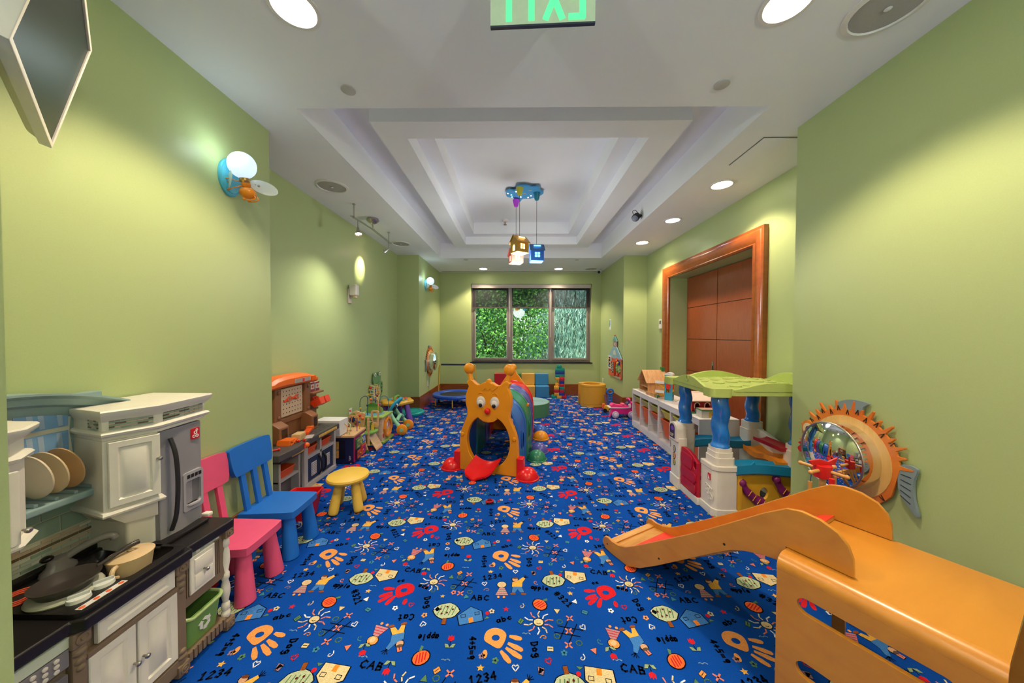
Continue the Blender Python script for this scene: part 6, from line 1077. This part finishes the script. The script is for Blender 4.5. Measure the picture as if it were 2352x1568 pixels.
bd = MB().box(1.683, 1.69, 2.80, 2.835, .30, .355).build('maker_badge', pl('#cc1f2c'), PH); MB().prism([(2.806, .306), (2.83, .306), (2.818, .345)], 1.6815, 1.683, 'yz').build('badge_mark', pl('#efece6'), bd)
for y, z, r in ((2.86, .235, .018), (2.825, .225, .022), (2.79, .225, .012), (2.865, .19, .012), (2.835, .185, .022), (2.80, .18, .010), (2.79, .155, .024), (2.82, .14, .012)): MB().lathe([(r, 0), (r, -.006), (r * .55, -.006), (r * .5, 0)], (1.69, y, z), 16, axis='x', cap=False).build('flower_relief', PW, PH)
# side with gate
MB().box(1.655, 1.715, 2.95, 3.26, 0, .07).build('threshold', PW, PH, .008)
gp = [(2.955, .06), (3.25, .06), (3.25, .44), (3.20, .455), (3.12, .45), (3.03, .425), (2.955, .385)]; gt = MB().prism(gp, 1.66, 1.695, 'yz', [ell(3.0, .345, .022, .035, 16)]).build('gate', PRD, PH, .008, 3, label='red gate with round hand hole')
for z0, z1 in ((.285, .41), (.18, .275), (.075, .17)): MB().prism(rrect(3.035 if z0 > .28 else 2.975, 3.235, z0, z1, .035), 1.650, 1.662, 'yz').build('gate_panel', PRD, gt, .006)
fp = MB().box(1.64, 1.73, 3.25, 3.42, 0, .52).build('pillar', PW, PH, .012, 3); MB().box(1.632, 1.70, 3.245, 3.43, 0, .12).build('pillar_foot', PW, PH, .012, 3); hd_ = MB().prism([(3.26, .48), (3.42, .48), (3.42, .60)] + ell(3.34, .60, .08, .065, 12, 0, 180)[1:], 1.62, 1.72, 'yz').build('mailbox_hood', PW, PH, .01, 3)
MB().prism([(3.30, .50), (3.40, .50), (3.40, .60)] + ell(3.35, .60, .05, .045, 12, 0, 180)[1:], 1.6165, 1.62, 'yz').build('sticker', pl('#3c2a50'), hd_); MB().prism(ell(3.34, .60, .03, .022, 14), 1.615, 1.6165, 'yz').build('sticker_print', pl('#7a4ab8'), hd_)
for L in strokes('KOP', 3.385, .515, -.022, .03):
    b = MB()
    for q in ribbon(L, .004): b.prism(q, 1.6145, 1.6165, 'yz')
    b.build('sticker_letter', pl('#d8c8a0'), hd_)
for k, (z, c, ch) in enumerate(((.385, '#2a5aa0', '1'), (.315, '#a03048', '2'), (.25, '#4a7a50', '3'))):
    s = MB().prism(ell(3.34, z, .027, .036, 18), 1.637, 1.64, 'yz').build('number_disc', pl(c), fp); MB().prism(ell(3.34, z, .018, .025, 14), 1.635, 1.637, 'yz').build('number_field', pl('#e0c070'), s)
    for L in strokes(ch, 3.35, z - .014, -.02, .028):
        b = MB()
        for q in ribbon(L, .004): b.prism(q, 1.6335, 1.635, 'yz')
        b.build('number', pl('#2a2430'), s)
step_tower(1.75, 3.35, [(.075, .075, .0, .60), (.07, .07, .60, .66)], 'rear_pillar'); post(1.75, 3.35, .66, 1.07, .058)
step_tower(2.44, 3.36, [(.085, .075, .0, .60), (.075, .07, .60, .675)], 'rear_pillar'); post(2.44, 3.36, .675, 1.07, .058); step_tower(2.46, 2.83, [(.08, .08, .0, .55), (.07, .07, .55, .60)], 'corner_tower'); post(2.46, 2.83, .60, 1.07, .062)
# trays and walls inside
MB().grid(lambda u, v: (1.82 + .55 * u, 3.27 + .14 * v, .47 + .03 * (abs(v - .5) * 2) ** 4 + .01 * sin(u * 6)), 12, 8, .06).build('rear_tray', TBL, PH)
MB().grid(lambda u, v: (1.87 + .54 * u, 2.73 + .13 * v, .425 + .025 * (abs(v - .5) * 2) ** 4 + .012 * sin(u * 5)), 12, 8, .07).build('front_tray', TBL, PH); MB().prism([(2.02, .44), (2.06, .44), (2.05, .47)], 2.78, 2.79, 'xz').build('tray_stop', TBL, PH)
wall_p = [(2.86, 0), (3.33, 0), (3.33, .62), (3.2, .60), (3.0, .545), (2.86, .47)]
MB().prism(wall_p, 2.44, 2.49, 'yz').build('side_wall', PW, PH, .012, 3)
MB().grid(lambda u, v: (2.27 + .17 * v, 2.84 + .40 * u, .44 + .018 * (abs(v - .5) * 2) ** 4 + .018 * sin(u * 7)), 14, 6, .045).build('orange_tray', POR, PH); MB().grid(lambda u, v: (2.31 + .13 * v, 2.86 + .30 * u, .56 + .015 * (abs(v - .5) * 2) ** 4), 10, 6, .03).build('red_tray', PRD, PH)
MB().prism([(1.88, .02), (2.40, .02), (2.40, .36), (1.88, .36)], 2.775, 2.80, 'xz', [ell(2.13, .20, .035, .05, 16)]).build('yellow_panel', PYE, PH, .004); MB().box(1.885, 1.93, 2.75, 2.80, .02, .37).build('yellow_rib', PYE, PH, .008)
for pts in ([(1.93, .30), (1.98, .22), (2.04, .16), (2.10, .13)], [(2.22, .33), (2.27, .24), (2.32, .19), (2.38, .17)]):
    c_ = MB().tube(spline([(p[0], 2.765, p[1]) for p in pts], 5, False), [.026] * 5 + [.034] * 6 + [.042] * 5, 14).build('chute', PPU, PH, label='purple ball chute'); MB().sph((pts[0][0], 2.76, pts[0][1]), .032, 12, 8).build('chute_ear', PPU, c_)
    for k in range(4): q = spline([(p[0], 2.725, p[1]) for p in pts], 5, False)[5 + k * 3]; MB().tube([(q[0] - .016, 2.728, q[2] - .02), (q[0] + .012, 2.726, q[2] + .024)], .003, 6).build('chute_stripe', PYE, c_)
# roof
RX0, RX1, RY0, RY1 = 1.625, 2.585, 2.66, 3.47
rf = MB(); rf.prism(rrect(RX0, RX1, RY0, RY1, .05, 5), 1.055, 1.10, 'xy'); rf = rf.build('roof_rim', PL_, PH, .012, 3, label='lime green moulded roof')
MB().grid(lambda u, v: (RX0 + .02 + (RX1 - RX0 - .04) * u, RY0 + .02 + (RY1 - RY0 - .04) * v, 1.105 + .045 * sin(pi * u) * sin(pi * v)), 16, 16).build('roof_top', PL_, rf)
for i in range(7):
    for j in range(5):
        u, v = .14 + i * .12 + (.06 if j % 2 else 0), .16 + j * .17
        if u > .9: continue
        x, y = RX0 + (RX1 - RX0) * u, RY0 + (RY1 - RY0) * v; z = 1.107 + .045 * sin(pi * u) * sin(pi * v); MB().tube([(x + .05 * cos(radians(a)), y - .05 * sin(radians(a)) * .9, z) for a in range(10, 171, 20)], .004, 6).build('roof_scale', PL_, rf)
def rim_arch(a0, a1, fixed, along, zt):
    n_ = 17; P = [(a0 + (a1 - a0) * k / (n_ - 1), 1.095 + (zt - 1.095) * (.15 + .85 * sin(pi * k / (n_ - 1)) ** 1.3)) for k in range(n_)]
    MB().prism([(a0, 1.09)] + P + [(a1, 1.09)], fixed, fixed + .028, along).build('roof_crest', PL_, rf, .008, 3)
rim_arch(RY0 + .12, RY1 - .12, RX0 - .004, 'yz', 1.18); rim_arch(RX0 + .16, RX1 - .1, RY0 - .004, 'xz', 1.165); rim_arch(RX0 + .12, RX1 - .12, RY1 - .024, 'xz', 1.18); rim_arch(RY0 + .12, RY1 - .12, RX1 - .024, 'yz', 1.205)
MB().lathe([(.024, 0), (.024, -.006), (.018, -.006), (.018, 0)], (RX0 - .003, 3.07, 1.15), 20, .8, 1.3, 'x', False).build('crest_oval', PL_, rf)
for px_, py_ in ((RX0 + .06, RY0 + .06), (RX0 + .05, RY1 - .05), (RX1 - .06, RY0 + .06)): MB().prism(rrect(px_ - .09, px_ + .09, py_ - .075, py_ + .075, .04, 5), 1.045, 1.118, 'xy').build('roof_corner', PL_, rf, .014, 3)
# ================================================================== WOODEN SLIDE
BEE_ = wood('honey plywood', '#b87624', '#c6842c', .32, (1.5, 5, 9), .4, 1.3, 5)
BEE2 = wood('honey plywood edge', '#b5762c', '#d39a4c', .35, (2, 14, 14), .4)
SL = thing('wooden_slide', 'honey plywood slide with red chute and bent slotted platform', 'slide', (1.118, 1.329, 0), radians(29.5))
def prof(o): return [(o, .575)] + [(.05 + (o - .05) * cos(radians(a)), .58 + (.05 - o) * sin(radians(a))) for a in range(0, 91, 15)] + [(.57 - (o - .05) * sin(radians(a)) , .58 + (.05 - o) * cos(radians(a))) for a in range(0, 91, 15)] + [(.62 - o, .575)]
po, pi_ = prof(0), prof(.02); ring_ = po + list(reversed(pi_)); MB().loft([[(x, y, z) for x, z in ring_] for y in (-.50, .035)], True, True).build('platform_top', BEE_, SL, sharp=50)
def slot(y0, y1, z): r = .031; return ell(y1 - r, z, r, n=10, a0=-90, a1=90) + ell(y0 + r, z, r, n=10, a0=90, a1=270)
for x in (0, .60): MB().prism([(-.50, 0), (.035, 0), (.035, .575), (-.50, .575)], x, x + .02, 'yz', [slot(-.425, -.035, .478), slot(-.425, -.035, .222) if x == 0 else rrect(-.45, -.015, .025, .25, .03)]).build('platform_side', BEE_, SL, .003)
rail = [(1.128, .035), (1.10, .008), (1.05, .001), (.90, .0), (.80, .05), (.68, .142), (.345, .42), (.26, .487), (.20, .518), (.131, .542), (.06, .557), (.038, .575), (.038, .632), (-.172, .632), (-.17, .70), (-.155, .745), (-.124, .782), (-.07, .806), (-.01, .812), (.04, .80), (.117, .745), (.45, .468), (.774, .222), (.86, .158), (.92, .118), (.98, .096), (1.04, .09), (1.08, .098), (1.11, .09), (1.128, .062)]
for x in (.09, .56):
    r_ = MB().prism(rail, x, x + .02, 'yz').build('side_rail', BEE_, SL, .004)
    for p in ((1.08, .05), (.66, .20), (.29, .50)): MB().cyl((x - .002, p[0], p[1]), (x + .022, p[0], p[1]), .006, n=10).build('bolt', pl('#2a2826'), r_)
bed = [(.02, .650), (.08, .62), (.20, .535), (.45, .345), (.70, .165), (.82, .092), (.92, .062), (1.09, .05)]
def bedp(off): return [(y, z + off) for y, z in spline(bed, 4, False)]
for nm, z0, z1, m in (('chute_board', -.018, 0, BEE2), ('red_chute', .0005, .004, pl('#d8372c', .35))):
    a, b_ = bedp(z0), bedp(z1); a, b_ = (a[:-3], b_[:-3]) if nm == 'red_chute' else (a, b_); MB().prism(a + list(reversed(b_)), .111, .559, 'yz').build(nm, m, SL)
MB().box(.111, .559, 1.05, 1.10, .052, .062).build('toe_strip', BEE2, SL, .003)
# ---- cleaning toy stand behind the slide
CS = thing('cleaning_toy_stand', 'wooden toy cleaning stand with red hub before the fish mirror', 'toy cleaning set', (1.875, 1.985, 0)); DW = wood('dowel wood', '#c08038', '#d49a54', .4, (3, 3, 20))
MB().lathe([(.001, 0), (.10, 0), (.10, .02), (.001, .025)], n=28).build('base', pl('#c81e20', .35), CS); MB().cyl((0, 0, .02), (0, 0, .70), .016).build('pole', DW, CS); hb = MB().cyl((0, 0, .69), (0, 0, .765), .045, n=24).build('hub', pl('#d02020', .35), CS, .004); MB().prism([(-.07, .765), (.07, .765), (.085, .81), (.03, .785), (-.02, .80), (-.085, .79)], -.006, .006, 'xz').build('hub_fin', pl('#d02020', .35), CS, .002)
for k in range(4):
    a = radians(20 + 90 * k); d = Vector((cos(a), sin(a), 0)); MB().cyl(d * .04 + Vector((0, 0, .735)), d * .115 + Vector((0, 0, .735)), .010).sph(d * .115 + Vector((0, 0, .735)), .013, 10, 8).build('peg', DW, CS)
for i, (nm, lb) in enumerate((('toy_broom', 'toy broom with wooden handle hanging from the red stand'), ('toy_dustpan', 'red toy dustpan hanging from the red stand'), ('toy_mop', 'toy mop with wooden handle hanging from the red stand'))):
    a = radians((200, 250, 20)[i]); d = Vector((cos(a), sin(a), 0)) * (.118 if i != 1 else .10); p = Vector((1.875, 1.985, 0)) + d
    t = thing(nm, lb, ('broom', 'dustpan', 'mop')[i], (p.x, p.y, .04), 0)
    if i != 1:
        MB().cyl((0, 0, .10), (0, 0, .64), .011).build('handle', DW, t); MB().tube([(0, 0, .635), (.006, 0, .68), (0, 0, .70)], .0025, 6).build('hanging_cord', pl('#2a4a8a' if i == 0 else '#e07a2a'), t); MB().box(-.05, .05, -.02, .02, .06, .10).build('head', DW, t, .006); MB().loft([rr(-.045, .045, -.017, .017, .06, .008), rr(-.055, .055, -.022, .022, .0, .008)]).build('bristles', pl('#d8c890', .8), t)
    else:
        MB().tube(spline([(0, 0, .68), (0, 0, .58), (0, -.005, .50)], 4, False), .014, 10).build('handle', pl('#d01c20', .35), t); MB().grid(lambda u, v: ((u - .5) * .13, -.012 - .04 * (abs(u - .5) * 2) ** 3 , .50 - .20 * v), 8, 4).build('pan', pl('#d01c20', .35), t); MB().grid(lambda u, v: ((u - .5) * .13, -.012 + .004, .50 - .20 * v), 4, 4).build('pan_back', pl('#d01c20', .35), t)
# ================================================================== SMALL THINGS NEAR THE FAR RIGHT CORNER
HP = thing('house_wall_panel', 'schoolhouse shaped activity panel with gears fixed to the wall', 'wall toy', (XR, 7.09, 0)); BRK = pl('#c8623a', .45); BLP = pl('#8fb6c6', .45)
MB().prism([(-.45, .64), (.45, .64), (.45, 1.06), (-.45, 1.06)], -.035, -.015, 'yz').build('brick_wall', BRK, HP, .003); MB().prism([(-.49, 1.045), (.49, 1.045), (.13, 1.30), (-.13, 1.30)], -.036, -.014, 'yz').build('roof', BLP, HP, .003); MB().prism([(-.12, 1.25), (.12, 1.25), (.12, 1.43), (-.12, 1.43)], -.034, -.016, 'yz', [ell(0, 1.36, .045, .06, 14)]).build('bell_tower', pl('#b08a84'), HP, .003); MB().prism([(-.16, 1.42), (.16, 1.42), (0, 1.54)], -.038, -.014, 'yz').build('tower_roof', pl('#6aa3a8'), HP, .003); MB().prism(ell(0, 1.36, .03, .04, 12), -.03, -.022, 'yz').build('bell', pl('#e8e0c8'), HP)
MB().prism(ell(0, 1.13, .10, n=20, a0=0, a1=180), -.04, -.036, 'yz').build('fan_window', pl('#d8d0c0'), HP)
fr = MB().prism([(.18, .80), (.42, .80), (.42, 1.09), (.18, 1.09)], -.06, -.036, 'yz', [[(.22, .83), (.38, .83), (.38, 1.06), (.22, 1.06)]]).build('bead_frame', pl('#dcd2c4'), HP, .003); MB().box(-.04, -.036, .22, .38, .83, 1.06).build('bead_back', pl('#2a2a30'), fr)
for k in range(9): MB().sph((-.05, .25 + (k % 3) * .05, .87 + (k // 3) * .07), .018, 8, 6).build('bead', pl(('#e8c030', '#3a9a90', '#2a4aa0', '#d03028')[k % 4], .4), fr)
dr = MB().box(-.07, -.036, -.08, .12, .68, .99).build('red_door', pl('#d04a28'), HP, .006); mz = MB().box(-.074, -.07, -.05, .09, .74, .97).build('maze_plate', pl('#2c2624'), dr)
for k in range(8): MB().obox((-.0755, .02 + .03 * (-1 if k % 2 else 1), .76 + k * .027), (.003, .06, .012), (.6 if k % 2 else -.6, 0, 0)).build('maze_path', pl('#e8e2dc'), mz)
for y, z, r, c in ((-.22, .86, .085, '#6a9a5c'), (-.36, .84, .08, '#7fa868'), (-.20, 1.02, .05, '#d8302c'), (-.33, .98, .055, '#2c3a78'), (-.27, .73, .045, '#c82c30'), (-.24, .96, .035, '#e8c848')):
    g = [((r if (k // 2) % 2 else r * .82) * cos(2 * pi * k / 24) + y, (r if (k // 2) % 2 else r * .82) * sin(2 * pi * k / 24) + z) for k in range(24)]; gr = MB().prism(g, -.055, -.036, 'yz').build('gear', pl(c, .4), HP, .002); MB().sph((-.058, y, z), .014, 8, 6).build('gear_hub', pl('#e0b040'), gr)
MB().box(-.05, -.036, -.42, .12, .64, .68).build('step_print', pl('#a89a84'), HP); 
for y, z in ((-.46, 1.06), (-.44, .66), (0.0, 1.545)): MB().sph((-.03, y, z), .018, 8, 6).build('red_knob', pl('#d82c28', .4), HP)
for L in range(6): MB().box(-.0365, -.035, -.44 + (L % 2) * .07, -.36 + (L % 2) * .07, .70 + L * .03, .705 + L * .03).build('brick_line', pl('#9a4424'), HP)
PT = thing('push_stick_toy', 'blue ring handled push toy with yellow and orange base', 'push toy', (1.91, 6.56, 0)); PBl = pl('#1c6ac0', .35)
MB().tube([(.0 + .062 * cos(2 * pi * k / 24), 0, .415 + .048 * sin(2 * pi * k / 24)) for k in range(24)], .018, 10, True).build('ring_handle', PBl, PT)
for s_ in (-1, 1): MB().tube([(s_ * .03, 0, .37), (s_ * .03, .0, .14)], .014, 8).build('stem', PBl, PT)
for z in (.34, .285, .23, .18): MB().cyl((-.03, 0, z), (.03, 0, z), .012, n=8).build('rung', PBl, PT)
MB().box(-.13, .04, -.05, .05, .02, .14).build('base', pl('#e0b02c', .4), PT, .02, 3); MB().box(-.15, -.10, -.04, .04, .07, .17).build('scoop', pl('#e8641c', .4), PT, .01); MB().tube([(-.05, 0, .13), (-.10, 0, .30), (-.11, 0, .36)], .016, 8).build('arm', pl('#7a5a78', .4), PT)
for x in (-.11, .0): MB().lathe([(.001, -.015), (.04, -.015), (.04, .015), (.001, .015)], (x, -.055, .04), 20, axis='y').build('wheel', pl('#1c1c1e'), PT)
RO = thing('ride_on_car', 'pink toddler ride-on car with white trim and lilac wheels', 'ride-on toy', (2.0, 6.16, 0)); PKm, PKd, PWh = pl('#d81f7c', .3), pl('#ef3f86', .35), pl('#dcd6d8', .35)
MB().prism(spline([(-.20, .17), (-.19, .215), (-.10, .22), (.10, .215), (.14, .27), (.22, .29), (.25, .24), (.25, .12), (.20, .08), (-.13, .08), (-.17, .12)], 4), -.085, .085, 'xz').build('body', PKm, RO, .014, 3); MB().prism(spline([(-.24, .19), (-.18, .205), (.10, .205), (.12, .25), (.15, .27), (.16, .24), (.13, .19), (-.16, .185)], 4), -.09, .09, 'xz').build('white_trim', PWh, RO, .006); MB().prism(spline([(-.18, .21), (-.18, .25), (-.14, .262), (-.08, .24), (.08, .225), (.10, .212)], 4), -.07, .07, 'xz').build('seat', PKd, RO, .014, 3)
MB().tube(spline([(-.18, -.06, .16), (-.20, -.06, .08), (-.235, -.06, .02)], 4, False), [.022] * 5 + [.018] * 4, 10).build('rear_skid', PKd, RO); MB().tube(spline([(.14, -.09, .33), (.15, 0, .35), (.14, .09, .33)], 4, False), .016, 8).build('handlebar', PKd, RO); MB().cyl((.17, 0, .27), (.145, 0, .345), .022).build('steering_post', pl('#6a4a98'), RO); MB().box(.0, .06, -.05, .05, .235, .265).build('pink_box', pl('#e86a94'), RO, .01); MB().obox((.12, -.0, .262), (.05, .10, .04), (0, -.6, 0)).build('dash', pl('#3a4a78'), RO, .008)
for x in (-.13, .17):
    for y in (-.10, .10):
        w = MB().lathe([(.001, -.02), (.045, -.02), (.062, -.014), (.066, 0), (.062, .014), (.045, .02), (.001, .02)], (x, y, .066), 28, axis='y').build('wheel', pl('#c3b0cc', .4), RO); MB().lathe([(.001, -.026), (.028, -.026), (.034, -.018), (.034, .018), (.028, .026), (.001, .026)], (x, y, .066), 16, axis='y').build('hubcap', pl('#e0d8e4', .3), w)
t = thing('toy_car', 'small red toy car lying alone on the carpet', 'toy car', (-.236, 2.95, .002), .25); MB().box(-.038, .038, -.018, .018, .008, .028).build('body', pl('#b81420', .3), t, .007, 3); MB().box(-.02, .02, -.015, .015, .028, .042).build('cabin', pl('#7a1018', .2), t, .006)
for x in (-.022, .024):
    for y in (-.02, .015): MB().cyl((x, y, .0105), (x, y + .005, .0105), .0105, n=12).build('wheel', pl('#1a1a1c'), t)
for i, (x, z, c, w, lb) in enumerate(((.24, 2.22, '#1fa0c0', .06, 'turquoise fish sticker high on the middle window pane'), (.03, 2.22, '#e09a40', .06, 'orange fish sticker high on the middle window pane'), (-1.03, 2.14, '#5ab8a8', .045, 'mint round sticker on the casement pane'))):
    t = thing('window_sticker', lb, 'sticker', (x, YB + .129, z)); MB().prism(spline([(-w, 0), (-w * .5, w * .4), (w * .3, w * .45), (w * .7, w * .1), (w * 1.1, w * .4), (w * 1.1, -w * .4), (w * .7, -w * .1), (w * .3, -w * .45), (-w * .5, -w * .4)], 3), -.002, 0, 'xz').build('film', pl(c), t); MB().prism(ell(-w * .5, w * .1, w * .12, n=8), -.003, -.002, 'xz').build('eye_print', pl('#f0f0e8'), t)
